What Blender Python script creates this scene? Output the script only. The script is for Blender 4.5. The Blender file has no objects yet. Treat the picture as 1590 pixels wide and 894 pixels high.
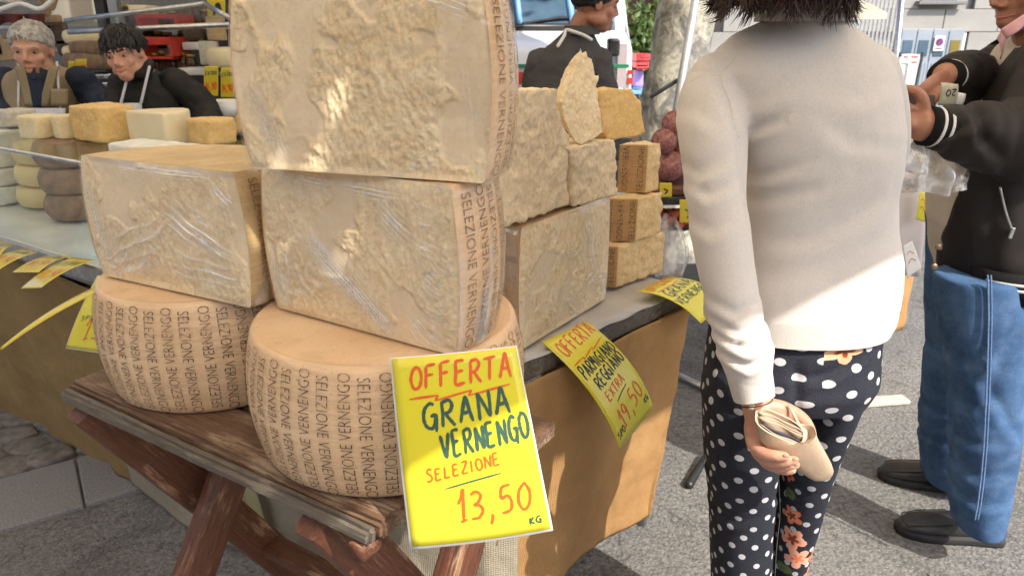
import bpy, bmesh, math, random
import numpy as np
from math import sin, cos, pi, sqrt, atan2
from mathutils import Vector, Matrix, Euler

random.seed(7)
rng = np.random.RandomState(7)
S = bpy.context.scene
COL = S.collection
R = math.radians

# ------------------------------------------------------------------ camera
F, PITCH, H = 1130.0, R(19.4), 1.45          # focal length in photo pixels, tilt, eye height
cp, sp = cos(PITCH), sin(PITCH)
cam_d = bpy.data.cameras.new('camera')
cam = bpy.data.objects.new('camera', cam_d); COL.objects.link(cam)
cam.location = (0, 0, H); cam.rotation_euler = (pi / 2 - PITCH, 0, 0)
cam_d.sensor_width = 36; cam_d.lens = F / 1590 * 36
cam_d.clip_start = .02; cam_d.clip_end = 500
cam_d.dof.use_dof = True; cam_d.dof.focus_distance = 1.25; cam_d.dof.aperture_fstop = 9
S.camera = cam

# ------------------------------------------------------------------ light
SUN_AZ = Vector((.65, -.76, 0)).normalized(); SUN_EL = R(46)
sun_dir = Vector((SUN_AZ.x * cos(SUN_EL), SUN_AZ.y * cos(SUN_EL), sin(SUN_EL)))
w = bpy.data.worlds.new('World'); S.world = w; w.use_nodes = True
nt = w.node_tree
sky = nt.nodes.new('ShaderNodeTexSky'); sky.sky_type = 'NISHITA'; sky.sun_disc = False
sky.sun_elevation = SUN_EL; sky.sun_rotation = atan2(SUN_AZ.x, SUN_AZ.y)
sky.dust_density = 2.5
nt.links.new(sky.outputs[0], nt.nodes['Background'].inputs[0])
nt.nodes['Background'].inputs[1].default_value = .115
sl = bpy.data.lights.new('sun', 'SUN'); sl.energy = 2.9; sl.angle = R(.5); sl.color = (1, .94, .84)
so = bpy.data.objects.new('sun', sl); COL.objects.link(so)
so.rotation_euler = (-sun_dir).to_track_quat('-Z', 'Y').to_euler()
so.location = sun_dir * 20
S.view_settings.view_transform = 'Standard'; S.view_settings.look = 'None'
S.view_settings.exposure = 1.22; S.view_settings.gamma = 1
S.render.engine = 'CYCLES'
S.cycles.use_denoising = True
S.cycles.max_bounces = 9; S.cycles.diffuse_bounces = 4; S.cycles.transparent_max_bounces = 16
S.cycles.sample_clamp_indirect = 6

# ------------------------------------------------------------------ places
def at(x, y, t):
    u, v = (x - 795) / F, (y - 447) / F
    return Vector((u * t, (cp - v * sp) * t, H + (-sp - v * cp) * t))
def on_z(x, y, z):
    v = (y - 447) / F
    return at(x, y, (z - H) / (-sp - v * cp))
def on_y(x, y, Y):
    v = (y - 447) / F
    return at(x, y, Y / (cp - v * sp))
def depth(p):
    return p.y * cp + (H - p.z) * sp
def V(*a): return Vector(a)

# ------------------------------------------------------------------ noise in numpy
def _hash(ix, iy, iz, s):
    h = (ix.astype(np.int64) * 374761393 + iy.astype(np.int64) * 668265263 + iz.astype(np.int64) * 2147483647 + s * 1274126177) & 0xffffffff
    h = ((h ^ (h >> 13)) * 1274126177) & 0xffffffff
    return ((h ^ (h >> 16)) & 0xffff) / 65535.0
def vnoise(P, s=0):
    P = np.asarray(P, float); i = np.floor(P); f = P - i; f = f * f * (3 - 2 * f)
    i = i.astype(np.int64); r = 0
    for dx in (0, 1):
        for dy in (0, 1):
            for dz in (0, 1):
                wgt = (f[:, 0] if dx else 1 - f[:, 0]) * (f[:, 1] if dy else 1 - f[:, 1]) * (f[:, 2] if dz else 1 - f[:, 2])
                r = r + wgt * _hash(i[:, 0] + dx, i[:, 1] + dy, i[:, 2] + dz, s)
    return r * 2 - 1
def fbm(P, freq, oct=4, s=0, gain=.5):
    P = np.asarray(P, float); a, r = 1.0, 0
    for k in range(oct):
        r = r + a * vnoise(P * freq + 17.3 * k, s + k); freq *= 2.03; a *= gain
    return r

# ------------------------------------------------------------------ objects
MW = {}
def thing(name, label, cat, loc=(0, 0, 0), rz=0, group=None, M=None):
    o = bpy.data.objects.new(name, None); COL.objects.link(o)
    o.empty_display_size = .1
    if M is None: M = Matrix.Translation(Vector(loc)) @ Matrix.Rotation(rz, 4, 'Z')
    o.matrix_world = M; o.location, o.rotation_euler = M.to_translation(), M.to_euler()
    MW[o.name] = M.copy()
    tag(o, label, cat, group)
    return o
def tag(o, label=None, cat=None, group=None, kind=None):
    if label: o['label'] = label
    if cat: o['category'] = cat
    if group: o['group'] = group
    if kind: o['kind'] = kind
    return o
def link(name, me, parent=None):
    o = bpy.data.objects.new(name, me); COL.objects.link(o)
    if parent is not None: o.parent = parent
    return o
def mesh(name, verts, faces, mat, smooth=True, uv=None):
    me = bpy.data.meshes.new(name)
    if isinstance(verts, np.ndarray): verts = verts.tolist()
    if isinstance(faces, np.ndarray): faces = faces.tolist()
    me.from_pydata([tuple(v) for v in verts], [], faces)
    if mat is not None: me.materials.append(mat)
    if smooth: me.polygons.foreach_set('use_smooth', [True] * len(me.polygons))
    if uv is not None:
        lay = me.uv_layers.new(name='UVMap')
        li = np.empty(len(me.loops), np.int32); me.loops.foreach_get('vertex_index', li)
        uv = np.asarray(uv, np.float32); lay.data.foreach_set('uv', (uv if len(uv) == len(li) else uv[li]).ravel())
    me.update()
    return me
def obj(name, vf, mat, parent=None, smooth=True, world=False, uv=None, fix=True):
    """one mesh object; world=True: the points are world points, moved into the parent's own space"""
    verts, faces = vf
    if world and parent is not None:
        A = np.array(MW[parent.name].inverted()); P = np.asarray([tuple(v) for v in verts], float)
        verts = P @ A[:3, :3].T + A[:3, 3]
    me = mesh(name, verts, faces, mat, smooth, uv)
    if fix:
        bm = bmesh.new(); bm.from_mesh(me); bmesh.ops.recalc_face_normals(bm, faces=bm.faces); bm.to_mesh(me); bm.free()
    return link(name, me, parent)
def shade_auto(o, ang=35):
    me = o.data; bm = bmesh.new(); bm.from_mesh(me)
    for e in bm.edges:
        e.smooth = not (len(e.link_faces) == 2 and e.calc_face_angle(0) > R(ang))
    bm.to_mesh(me); bm.free()
    return o
def copy_tree(o, parent=None):
    c = o.copy(); COL.objects.link(c)
    if parent is not None: c.parent = parent
    for ch in [x for x in COL.objects if x.parent == o]: copy_tree(ch, c)
    return c

class MB:
    """collects shapes that become ONE mesh"""
    def __init__(s): s.v = []; s.f = []
    def add(s, vf):
        n = len(s.v); s.v += [tuple(p) for p in vf[0]]; s.f += [[i + n for i in f] for f in vf[1]]; return s
    @property
    def vf(s): return s.v, s.f

def box(c, size, M=None, bevel=0.0):
    bm = bmesh.new(); bmesh.ops.create_cube(bm, size=1)
    bmesh.ops.scale(bm, vec=size, verts=bm.verts)
    if bevel: bmesh.ops.bevel(bm, geom=bm.edges[:], offset=bevel, segments=2, profile=.5, affect='EDGES')
    bm.verts.index_update()
    T = Matrix.Translation(Vector(c)) @ (M.to_4x4() if M is not None else Matrix.Identity(4))
    r = [T @ v.co for v in bm.verts], [[v.index for v in f.verts] for f in bm.faces]
    bm.free(); return r
def frame(d, up=(0, 0, 1)):
    d = Vector(d).normalized(); up = Vector(up)
    if abs(d.dot(up)) > .98: up = Vector((0, 1, 0))
    a = up.cross(d).normalized(); b = d.cross(a).normalized()
    return a, b
def crom(pts, n):
    P = [Vector(p) for p in pts]
    if len(P) < 3:
        return [P[0].lerp(P[-1], i / (n - 1)) for i in range(n)]
    Q = [P[0] * 2 - P[1]] + P + [P[-1] * 2 - P[-2]]; out = []
    m = len(P) - 1
    for i in range(n):
        t = i / (n - 1) * m; k = min(int(t), m - 1); t -= k
        a, b, c, d = Q[k:k + 4]
        out.append(.5 * ((2 * b) + (c - a) * t + (2 * a - 5 * b + 4 * c - d) * t * t + (3 * b - a - 3 * c + d) * t ** 3))
    return out
def tube(pts, rad, n=12, seg=None, cap=True, flat=1.0, up=(0, 0, 1), round_end=True):
    """tapered tube; flat squashes the section along its second axis"""
    if not hasattr(rad, '__len__'): rad = [rad] * len(pts)
    if seg:
        q = crom([(*p, r) if False else p for p in pts], seg)
        rr = [float(np.interp(i / (seg - 1) * (len(pts) - 1), range(len(rad)), rad)) for i in range(seg)]
        pts, rad = q, rr
    pts = [Vector(p) for p in pts]; v = []; f = []; rings = []
    a_prev = None
    seq = []
    for i, p in enumerate(pts):
        d = (pts[min(i + 1, len(pts) - 1)] - pts[max(i - 1, 0)])
        seq.append((p, d.normalized() if d.length > 1e-9 else V(0, 0, 1), rad[i]))
    if round_end:
        p, d, r = seq[0]; seq = [(p - d * r * .85, d, r * .35), (p - d * r * .5, d, r * .8)] + seq
        p, d, r = seq[-1]; seq = seq + [(p + d * r * .5, d, r * .8), (p + d * r * .85, d, r * .35)]
    for p, d, r in seq:
        if a_prev is None: a, b = frame(d, up)
        else:
            a = (a_prev - d * a_prev.dot(d)).normalized(); b = d.cross(a).normalized()
        a_prev = a
        v += [p + a * (r * cos(2 * pi * k / n)) + b * (r * flat * sin(2 * pi * k / n)) for k in range(n)]
    m = len(seq)
    for i in range(m - 1):
        for k in range(n):
            f.append([i * n + k, i * n + (k + 1) % n, (i + 1) * n + (k + 1) % n, (i + 1) * n + k])
    if cap: f.append(list(range(n))[::-1]); f.append([(m - 1) * n + k for k in range(n)])
    return v, f
def loft(rings, cap=True, closed=True):
    n = len(rings[0]); v = [p for r in rings for p in r]; f = []
    for i in range(len(rings) - 1):
        for k in range(n if closed else n - 1):
            f.append([i * n + k, i * n + (k + 1) % n, (i + 1) * n + (k + 1) % n, (i + 1) * n + k])
    if cap: f.append(list(range(n))[::-1]); f.append([(len(rings) - 1) * n + k for k in range(n)])
    return v, f
def ering(c, a, b, n=28, pw=2.0, ax=(1, 0, 0), ay=(0, 1, 0)):
    c, ax, ay = Vector(c), Vector(ax), Vector(ay); out = []
    for k in range(n):
        q = 2 * pi * k / n; x, y = cos(q), sin(q)
        e = 2 / pw
        out.append(c + ax * (a * math.copysign(abs(x) ** e, x)) + ay * (b * math.copysign(abs(y) ** e, y)))
    return out
def ball(c, r, M=None, n=16, m=10):
    if not hasattr(r, '__len__'): r = (r, r, r)
    M = M or Matrix.Identity(3); c = Vector(c); v = []; f = []
    for i in range(1, m):
        th = pi * i / m
        for k in range(n):
            q = 2 * pi * k / n
            v.append(c + M @ V(r[0] * sin(th) * cos(q), r[1] * sin(th) * sin(q), r[2] * cos(th)))
    for i in range(m - 2):
        for k in range(n): f.append([i * n + k, (i + 1) * n + k, (i + 1) * n + (k + 1) % n, i * n + (k + 1) % n])
    t = len(v); v += [c + M @ V(0, 0, r[2]), c - M @ V(0, 0, r[2])]
    for k in range(n): f.append([t, k, (k + 1) % n]); f.append([t + 1, (m - 2) * n + (k + 1) % n, (m - 2) * n + k])
    return v, f
def lathe(prof, n=32, c=(0, 0, 0)):
    c = Vector(c)
    return loft([[c + V(r * cos(2 * pi * k / n), r * sin(2 * pi * k / n), z) for k in range(n)] for r, z in prof])
def grid(fn, nu, nv):
    v = [fn(i / (nu - 1), j / (nv - 1)) for j in range(nv) for i in range(nu)]
    f = [[j * nu + i, j * nu + i + 1, (j + 1) * nu + i + 1, (j + 1) * nu + i] for j in range(nv - 1) for i in range(nu - 1)]
    return v, f
def sheet(fn, nu, nv, th):
    """a thin sheet with a real back and edges"""
    v, f = grid(fn, nu, nv); n = len(v); P = np.array([tuple(p) for p in v]).reshape(nv, nu, 3)
    du = np.gradient(P, axis=1); dv = np.gradient(P, axis=0); N = np.cross(du, dv); N /= np.linalg.norm(N, axis=2, keepdims=True) + 1e-12
    B = (P - N * th).reshape(-1, 3)
    v = [tuple(p) for p in P.reshape(-1, 3)] + [tuple(p) for p in B]
    g = [[a + n for a in q][::-1] for q in f]
    rim = [i for i in range(nu)] + [j * nu + nu - 1 for j in range(1, nv)] + [(nv - 1) * nu + i for i in range(nu - 2, -1, -1)] + [j * nu for j in range(nv - 2, 0, -1)]
    e = [[rim[k], rim[(k + 1) % len(rim)], rim[(k + 1) % len(rim)] + n, rim[k] + n] for k in range(len(rim))]
    return v, f + g + e
def remesh(vf, voxel, smooth=4, fac=.5):
    """all the closed shapes melted into one continuous surface"""
    me = mesh('tmp', *vf, None, False)
    o = link('tmp', me)
    m = o.modifiers.new('r', 'REMESH'); m.mode = 'VOXEL'; m.voxel_size = voxel; m.adaptivity = 0
    if smooth:
        s = o.modifiers.new('s', 'SMOOTH'); s.iterations = smooth; s.factor = fac
    dg = bpy.context.evaluated_depsgraph_get(); ev = o.evaluated_get(dg); em = ev.to_mesh()
    P = np.empty(len(em.vertices) * 3); em.vertices.foreach_get('co', P); P = P.reshape(-1, 3)
    N = np.empty(len(em.vertices) * 3); em.vertex_normals.foreach_get('vector', N); N = N.reshape(-1, 3)
    fs = [list(p.vertices) for p in em.polygons]
    ev.to_mesh_clear(); bpy.data.objects.remove(o); bpy.data.meshes.remove(me)
    return P, fs, N

# ------------------------------------------------------------------ materials
class N:
    def __init__(s, name):
        s.m = bpy.data.materials.new(name); s.m.use_nodes = True; s.t = s.m.node_tree
        s.b = s.t.nodes['Principled BSDF']; s.out = s.t.nodes['Material Output']
        s.tc = s.t.nodes.new('ShaderNodeTexCoord')
    def n(s, kind, **kw):
        nd = s.t.nodes.new('ShaderNode' + kind)
        for k, v in kw.items():
            if k in nd.inputs and not hasattr(type(nd), k): nd.inputs[k].default_value = v
            elif hasattr(nd, k): setattr(nd, k, v)
            else: nd.inputs[k].default_value = v
        return nd
    def l(s, a, b): s.t.links.new(a, b)
    def map(s, scale=(1, 1, 1), rot=(0, 0, 0), src='Object', loc=(0, 0, 0)):
        m = s.n('Mapping'); m.inputs['Scale'].default_value = scale; m.inputs['Rotation'].default_value = rot; m.inputs['Location'].default_value = loc
        s.l(s.tc.outputs[src], m.inputs[0]); return m.outputs[0]
    def noise(s, scale, detail=5, rough=.55, vec=None, dist=0):
        nd = s.n('TexNoise'); nd.inputs['Scale'].default_value = scale; nd.inputs['Detail'].default_value = detail
        nd.inputs['Roughness'].default_value = rough; nd.inputs['Distortion'].default_value = dist
        s.l(vec if vec is not None else s.tc.outputs['Object'], nd.inputs['Vector']); return nd.outputs['Fac']
    def ramp(s, fac, stops, interp='LINEAR'):
        r = s.n('ValToRGB'); r.color_ramp.interpolation = interp; e = r.color_ramp.elements
        while len(e) < len(stops): e.new(.5)
        for k, (p, c) in enumerate(stops):
            e[k].position = p; e[k].color = (*c, 1) if hasattr(c, '__len__') else (c, c, c, 1)
        s.l(fac, r.inputs[0]); return r.outputs[0]
    def mix(s, fac, a, b, mode='MIX'):
        m = s.n('MixRGB'); m.blend_type = mode
        for i, x in ((0, fac), (1, a), (2, b)):
            if hasattr(x, 'is_output'): s.l(x, m.inputs[i])
            elif i == 0: m.inputs[0].default_value = x
            else: m.inputs[i].default_value = (*x, 1) if hasattr(x, '__len__') else (x, x, x, 1)
        return m.outputs[0]
    def math(s, op, a, b=0.0, c=0.0):
        m = s.n('Math'); m.operation = op
        for i, x in enumerate((a, b, c)):
            if hasattr(x, 'is_output'): s.l(x, m.inputs[i])
            else: m.inputs[i].default_value = x
        return m.outputs[0]
    def base(s, x):
        if hasattr(x, 'is_output'): s.l(x, s.b.inputs['Base Color'])
        else: s.b.inputs['Base Color'].default_value = (*x, 1)
        return s
    def rough(s, x):
        if hasattr(x, 'is_output'): s.l(x, s.b.inputs['Roughness'])
        else: s.b.inputs['Roughness'].default_value = x
        return s
    def bump(s, h, dist=.002, strength=1.0, prev=None):
        b = s.n('Bump'); b.inputs['Distance'].default_value = dist; b.inputs['Strength'].default_value = strength
        s.l(h, b.inputs['Height'])
        if prev is not None: s.l(prev, b.inputs['Normal'])
        s.l(b.outputs[0], s.b.inputs['Normal']); return b.outputs[0]
    def set(s, **kw):
        for k, v in kw.items(): s.b.inputs[k.replace('_', ' ')].default_value = v
        return s
def simple(name, c1, c2=None, scale=30, rough=.6, bump=0, bscale=None, stretch=(1, 1, 1), metal=0, spec=.5, detail=5, lo=.35, hi=.65):
    a = N(name); c2 = c2 or tuple(x * .7 for x in c1)
    v = a.map(stretch)
    f = a.noise(scale, detail, vec=v)
    a.base(a.ramp(f, [(lo, c2), (hi, c1)])); a.rough(rough); a.set(Metallic=metal)
    a.b.inputs['Specular IOR Level'].default_value = spec
    if bump: a.bump(a.noise(bscale or scale * 3, 6, vec=v), bump)
    return a.m
# ------------------------------------------------------------------ materials of this place
def m_cheese(name, c1, c2, c3, scale=1.0, planed=False):
    a = N(name)
    v = a.map((scale,) * 3)
    big = a.noise(9, 4, .5, v); fine = a.noise(120, 8, .7, v, .6); mid = a.noise(45, 6, .6, v, 1.2)
    col = a.ramp(big, [(.34, c2), (.62, c1)])
    col = a.mix(a.ramp(mid, [(.42, 0.0), (.68, .75)]), col, c3)
    vor = a.n('TexVoronoi'); vor.inputs['Scale'].default_value = 210; a.l(v, vor.inputs['Vector'])
    col = a.mix(a.ramp(vor.outputs['Distance'], [(.08, .55), (.3, 0.0)]), col, (.80, .73, .58))
    col = a.mix(a.ramp(fine, [(.3, .55), (.5, 0.0)]), col, tuple(x * .62 for x in c2))
    if planed:                                                       # smooth knife-cut places between the broken ones
        at_ = a.n('Attribute'); at_.attribute_name = 'planed'; k = at_.outputs['Fac']; inv = a.math('SUBTRACT', 1.0, a.math('MULTIPLY', k, .88))
        col = a.mix(a.math('MULTIPLY', k, .55), col, (.72, .585, .415)); fine = a.math('MULTIPLY', fine, inv); mid = a.math('MULTIPLY', mid, inv)
    a.base(col); a.rough(.55); a.b.inputs['Specular IOR Level'].default_value = .35
    n1 = a.bump(mid, .0025, .7); a.bump(fine, .002, .9, n1)
    a.set(**{'Subsurface_Weight': .0})
    return a.m
M_CUT = m_cheese('aged_cheese_cut', (.86, .67, .41), (.74, .55, .32), (.88, .76, .53), 1.0, True)
M_CUT2 = m_cheese('aged_cheese_rough', (.76, .60, .39), (.66, .50, .31), (.84, .71, .50), .9)
M_GOLD = m_cheese('golden_cheese', (.72, .47, .17), (.66, .40, .13), (.78, .56, .26))
M_PALEC = m_cheese('pale_yellow_cheese', (.78, .66, .40), (.74, .60, .34), (.80, .70, .47), 1.3)

def m_rind(name, c1, c2):
    a = N(name)
    v = a.map((5, 5, 60)); g = a.noise(1.3, 6, .6, v, 1.6)          # brush and shelf lines round the wheel
    b = a.noise(7, 5, .6); f = a.noise(160, 5, .65)
    col = a.ramp(b, [(.35, c2), (.62, c1)])
    col = a.mix(a.ramp(g, [(.40, .38), (.55, 0.0)]), col, tuple(x * .72 for x in c2))
    col = a.mix(a.ramp(f, [(.30, .5), (.42, 0.0)]), col, tuple(x * .55 for x in c2))
    a.base(col); a.rough(.48)
    a.bump(f, .0006, .8, a.bump(g, .0012, .6))
    return a.m
M_RIND = m_rind('cheese_rind', (.74, .525, .325), (.66, .435, .245)); M_RINDY = m_rind('yellow_stained_rind', (.66, .49, .27), (.46, .32, .15))
M_RINDTOP = M_RIND
M_RINDD = m_rind('darker_cheese_rind', (.55, .33, .14), (.44, .25, .10))
def m_ink(name, c, rind):
    a = N(name); f = a.noise(260, 4, .6); g = a.noise(18, 3)
    k = a.math('ADD', a.math('MULTIPLY', f, .75), a.math('MULTIPLY', g, .55))
    a.base(a.mix(a.ramp(k, [(.65, 0.0), (.80, .92)]), c, rind)); a.rough(.6); return a.m
M_INK = m_ink('rind_ink', (.055, .035, .028), (.62, .40, .23))
M_INKF = m_ink('faded_rind_ink', (.16, .085, .04), (.5, .3, .14))

def m_wrap(name, fog=.10, rough=.12, k=1.0, base=.05, const=None):
    a = N(name); a.t.nodes.remove(a.b)
    tr = a.n('BsdfTransparent'); gl = a.n('BsdfGlossy'); gl.inputs['Roughness'].default_value = rough; gl.inputs['Color'].default_value = (.95, .95, .95, 1)
    df = a.n('BsdfDiffuse'); df.inputs['Color'].default_value = (.88, .85, .80, 1)
    lw = a.n('LayerWeight'); lw.inputs['Blend'].default_value = .5; fz = a.math('POWER', lw.outputs['Facing'], 5.0)
    s = a.noise(11, 4, .55)
    bp2 = a.n('Bump'); bp2.inputs['Distance'].default_value = .010; bp2.inputs['Strength'].default_value = .8; a.l(s, bp2.inputs['Height'])
    for q in (gl, df): a.l(bp2.outputs[0], q.inputs['Normal'])
    if const is None:
        at_ = a.n('Attribute'); at_.attribute_name = 'fold_glint'; sk = at_.outputs['Fac']          # film folds, whitened and made glossier as painted highlights
    else: sk = a.ramp(a.noise(9, 5, .6), [(.40, 0.0), (.62, const)])
    m1 = a.n('MixShader'); a.l(a.math('MULTIPLY', sk, fog), m1.inputs[0]); a.l(tr.outputs[0], m1.inputs[1]); a.l(df.outputs[0], m1.inputs[2])
    m2 = a.n('MixShader'); a.l(a.math('MINIMUM', a.math('ADD', a.math('MULTIPLY', fz, .7), a.math('ADD', a.math('MULTIPLY', sk, .52 * k), base * k)), .65), m2.inputs[0]); a.l(m1.outputs[0], m2.inputs[1]); a.l(gl.outputs[0], m2.inputs[2])
    a.l(m2.outputs[0], a.out.inputs['Surface']); return a.m
M_WRAP = m_wrap('cling_film', .80, .08, 1.0, .075)
M_BAG = m_wrap('thin_plastic_bag', .55, .2, const=1.0)
def m_glass(name, tint=(.93, .96, .95), k=1.0):
    a = N(name); a.t.nodes.remove(a.b)
    tr = a.n('BsdfTransparent'); tr.inputs['Color'].default_value = (*tint, 1)
    gl = a.n('BsdfGlossy'); gl.inputs['Roughness'].default_value = .02
    lw = a.n('LayerWeight'); lw.inputs['Blend'].default_value = .5
    m = a.n('MixShader'); a.l(a.math('ADD', a.math('MULTIPLY', a.math('POWER', lw.outputs['Facing'], 5.0), .5 * k), .018 * k), m.inputs[0]); a.l(tr.outputs[0], m.inputs[1]); a.l(gl.outputs[0], m.inputs[2])
    a.l(m.outputs[0], a.out.inputs['Surface']); return a.m
M_GLASS = m_glass('display_glass')

def m_wood(name, c1, c2, worn, wear=.5, rough=.6):
    a = N(name)
    g = a.noise(3.0, 8, .65, a.map((3, 42, 42)), 1.2); b = a.noise(9, 5, .6, a.map((1, 2.2, 2.2))); f = a.noise(90, 5, .7, a.map((.25, 1, 1)))
    col = a.ramp(g, [(.35, c2), (.62, c1)])
    k = a.math('ADD', a.math('MULTIPLY', b, .6), a.math('MULTIPLY', g, .4))
    col = a.mix(a.ramp(k, [(wear, 0.0), (wear + .1, 1.0)]), col, worn)
    col = a.mix(a.ramp(f, [(.30, .8), (.42, 0.0)]), col, tuple(x * .3 for x in c2))
    a.base(col); a.rough(rough); a.bump(f, .0012, .8, a.bump(g, .0035, .9)); return a.m
M_PLANK = m_wood('weathered_plank', (.20, .115, .065), (.095, .05, .03), (.34, .25, .17), .52)
M_LEG = m_wood('brown_painted_wood', (.155, .055, .026), (.085, .03, .017), (.40, .24, .13), .545, .5)
M_BATTEN = m_wood('grey_batten', (.17, .14, .11), (.08, .065, .05), (.30, .25, .19), .55)
M_BOARD = m_wood('pale_board', (.55, .38, .22), (.45, .30, .17), (.6, .45, .28), .6)

def m_burlap(name, c1, c2):
    a = N(name); uv = a.tc.outputs['UV']
    w1 = a.n('TexWave', wave_type='BANDS', bands_direction='X'); w1.inputs['Scale'].default_value = 55; w1.inputs['Distortion'].default_value = 1.2; w1.inputs['Detail Scale'].default_value = 3
    w2 = a.n('TexWave', wave_type='BANDS', bands_direction='Y'); w2.inputs['Scale'].default_value = 55; w2.inputs['Distortion'].default_value = 1.2; w2.inputs['Detail Scale'].default_value = 3
    a.l(uv, w1.inputs[0]); a.l(uv, w2.inputs[0])
    wv = a.math('MAXIMUM', w1.outputs['Fac'], w2.outputs['Fac'])
    st = a.noise(1.0, 6, .65, a.map((30, 22, 1), src='UV')); b = a.noise(4, 5, .6, a.map((1, 1, 1), src='UV'))
    col = a.ramp(b, [(.35, c2), (.65, c1)])
    col = a.mix(a.ramp(st, [(.38, .18), (.6, 0.0)]), col, tuple(x * .66 for x in c2))
    col = a.mix(a.ramp(wv, [(.25, .55), (.75, 0.0)]), col, tuple(x * .5 for x in c2))
    a.base(col); a.rough(.9); a.b.inputs['Specular IOR Level'].default_value = .15
    a.bump(wv, .0016, .9, a.bump(a.noise(1, 5, .6, a.map((26, 18, 1), src='UV')), .012, .55)); return a.m
M_BURLAP = m_burlap('burlap', (.50, .29, .125), (.42, .235, .095))
M_BURLAP2 = m_burlap('shaded_burlap', (.40, .27, .12), (.32, .21, .09))  # same burlap for the left cloth, its shade put into a darker colour
M_CANVAS = m_burlap('grey_canvas', (.42, .37, .28), (.33, .285, .21))

def m_paper(name, c, thin=.25):
    a = N(name); f = a.noise(4, 3)
    a.base(a.ramp(f, [(.3, tuple(x * .95 for x in c)), (.7, c)])); a.rough(.22); a.bump(a.noise(9, 3), .002, .4)
    a.set(**{'Coat_Weight': .35}); a.b.inputs['Coat Roughness'].default_value = .12
    return a.m
M_YEL = m_paper('yellow_card', (.70, .62, .035))
M_YEL2 = m_paper('duller_yellow_card', (.62, .49, .03))
M_WHITEP = m_paper('white_paper', (.82, .82, .80))
def m_pen(name, c):
    a = N(name); a.base(a.ramp(a.noise(300, 3), [(.3, tuple(min(1, x * 1.25) for x in c)), (.65, c)])); a.rough(.4); return a.m
M_RED = m_pen('red_marker', (.62, .10, .015)); M_GREEN = m_pen('green_black_marker', (.035, .085, .06)); M_BLACKPEN = m_pen('black_marker', (.02, .025, .03))

def m_asphalt():
    a = N('asphalt')
    v = a.n('TexVoronoi'); v.inputs['Scale'].default_value = 95; a.l(a.tc.outputs['Object'], v.inputs['Vector'])
    g = a.noise(60, 8, .75); b = a.noise(1.6, 5, .6); sp_ = a.noise(150, 3, .6)
    col = a.ramp(b, [(.35, (.185, .180, .172)), (.65, (.255, .246, .234))])
    col = a.mix(a.ramp(g, [(.35, .8), (.6, 0.0)]), col, (.035, .035, .036))
    pt = a.noise(.9, 6, .7, None, 1.5); col = a.mix(a.ramp(pt, [(.36, .55), (.46, 0.0)]), col, (.055, .052, .05)); cr = a.noise(2.2, 8, .62, None, .4); col = a.mix(a.ramp(cr, [(.492, 0.0), (.5, .7), (.508, 0.0)]), col, (.04, .038, .036))
    spt = a.noise(14, 3, .5); col = a.mix(a.ramp(spt, [(.70, 0.0), (.74, .6)]), col, (.05, .048, .046))
    stone = a.mix(.6, v.outputs['Color'], (.35, .33, .30)); 
    bw = a.n('RGBToBW'); a.l(stone, bw.inputs[0])
    col = a.mix(a.ramp(v.outputs['Distance'], [(.12, .75), (.32, 0.0)]), col, a.ramp(bw.outputs[0], [(.25, (.07, .068, .066)), (.55, (.36, .34, .31))]))
    a.base(col); a.rough(.85)
    a.bump(v.outputs['Distance'], .004, .8, a.bump(g, .006, .8)); return a.m
M_ASPH = m_asphalt()
M_GRANITE = simple('granite', (.25, .245, .24), (.15, .148, .147), 170, .75, .0015, 120)
M_COBBLE = simple('cobble', (.21, .185, .16), (.10, .09, .08), 25, .8, .006, 40)

M_METAL = simple('brushed_steel', (.62, .62, .62), (.45, .45, .46), 40, .35, metal=1)
M_ALU = simple('dull_aluminium', (.50, .51, .52), (.38, .39, .40), 30, .45, metal=.8)
M_DARK = simple('dark_metal', (.035, .035, .038), (.02, .02, .022), 30, .5)
M_WHITE = simple('white_paint', (.78, .78, .77), (.70, .70, .69), 5, .35)
M_BLACKPL = simple('black_plastic', (.02, .02, .02), (.012, .012, .012), 30, .4)

# ------------------------------------------------------------------ lettering printed flat on curved things
def text_mesh(body, offset=0.0, spacing=1.0):
    cu = bpy.data.curves.new('t', 'FONT'); cu.body = body; cu.size = 1; cu.offset = offset; cu.resolution_u = 3; cu.space_character = spacing
    o = link('t', cu); dg = bpy.context.evaluated_depsgraph_get(); ev = o.evaluated_get(dg); em = ev.to_mesh()
    P = np.array([tuple(v.co) for v in em.vertices]); fs = [list(p.vertices) for p in em.polygons]
    ev.to_mesh_clear(); bpy.data.objects.remove(o); bpy.data.curves.remove(cu)
    return P, fs
TXT, TXT_F = text_mesh('SELEZIONE VERNENGO', -.014, 1.0)
TXT[:, 0] -= TXT[:, 0].min(); TXT_L = TXT[:, 0].max(); TXT_H = .72
def column(prof, z0, z1, up, letter_w, off=.0007):
    """the words in one column on a barrel whose radius at z is prof(z), at angle 0 (towards +X)"""
    L = z1 - z0; s = L / TXT_L; k = letter_w / TXT_H
    z = z0 + TXT[:, 0] * s if up else z1 - TXT[:, 0] * s
    arc = (-(TXT[:, 1] - .36) if up else (TXT[:, 1] - .36)) * k
    r = np.array([prof(q) for q in z]) + off; th = arc / r * (1 if True else -1)
    return np.stack([r * np.cos(th), r * np.sin(th), z], 1), TXT_F

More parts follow.
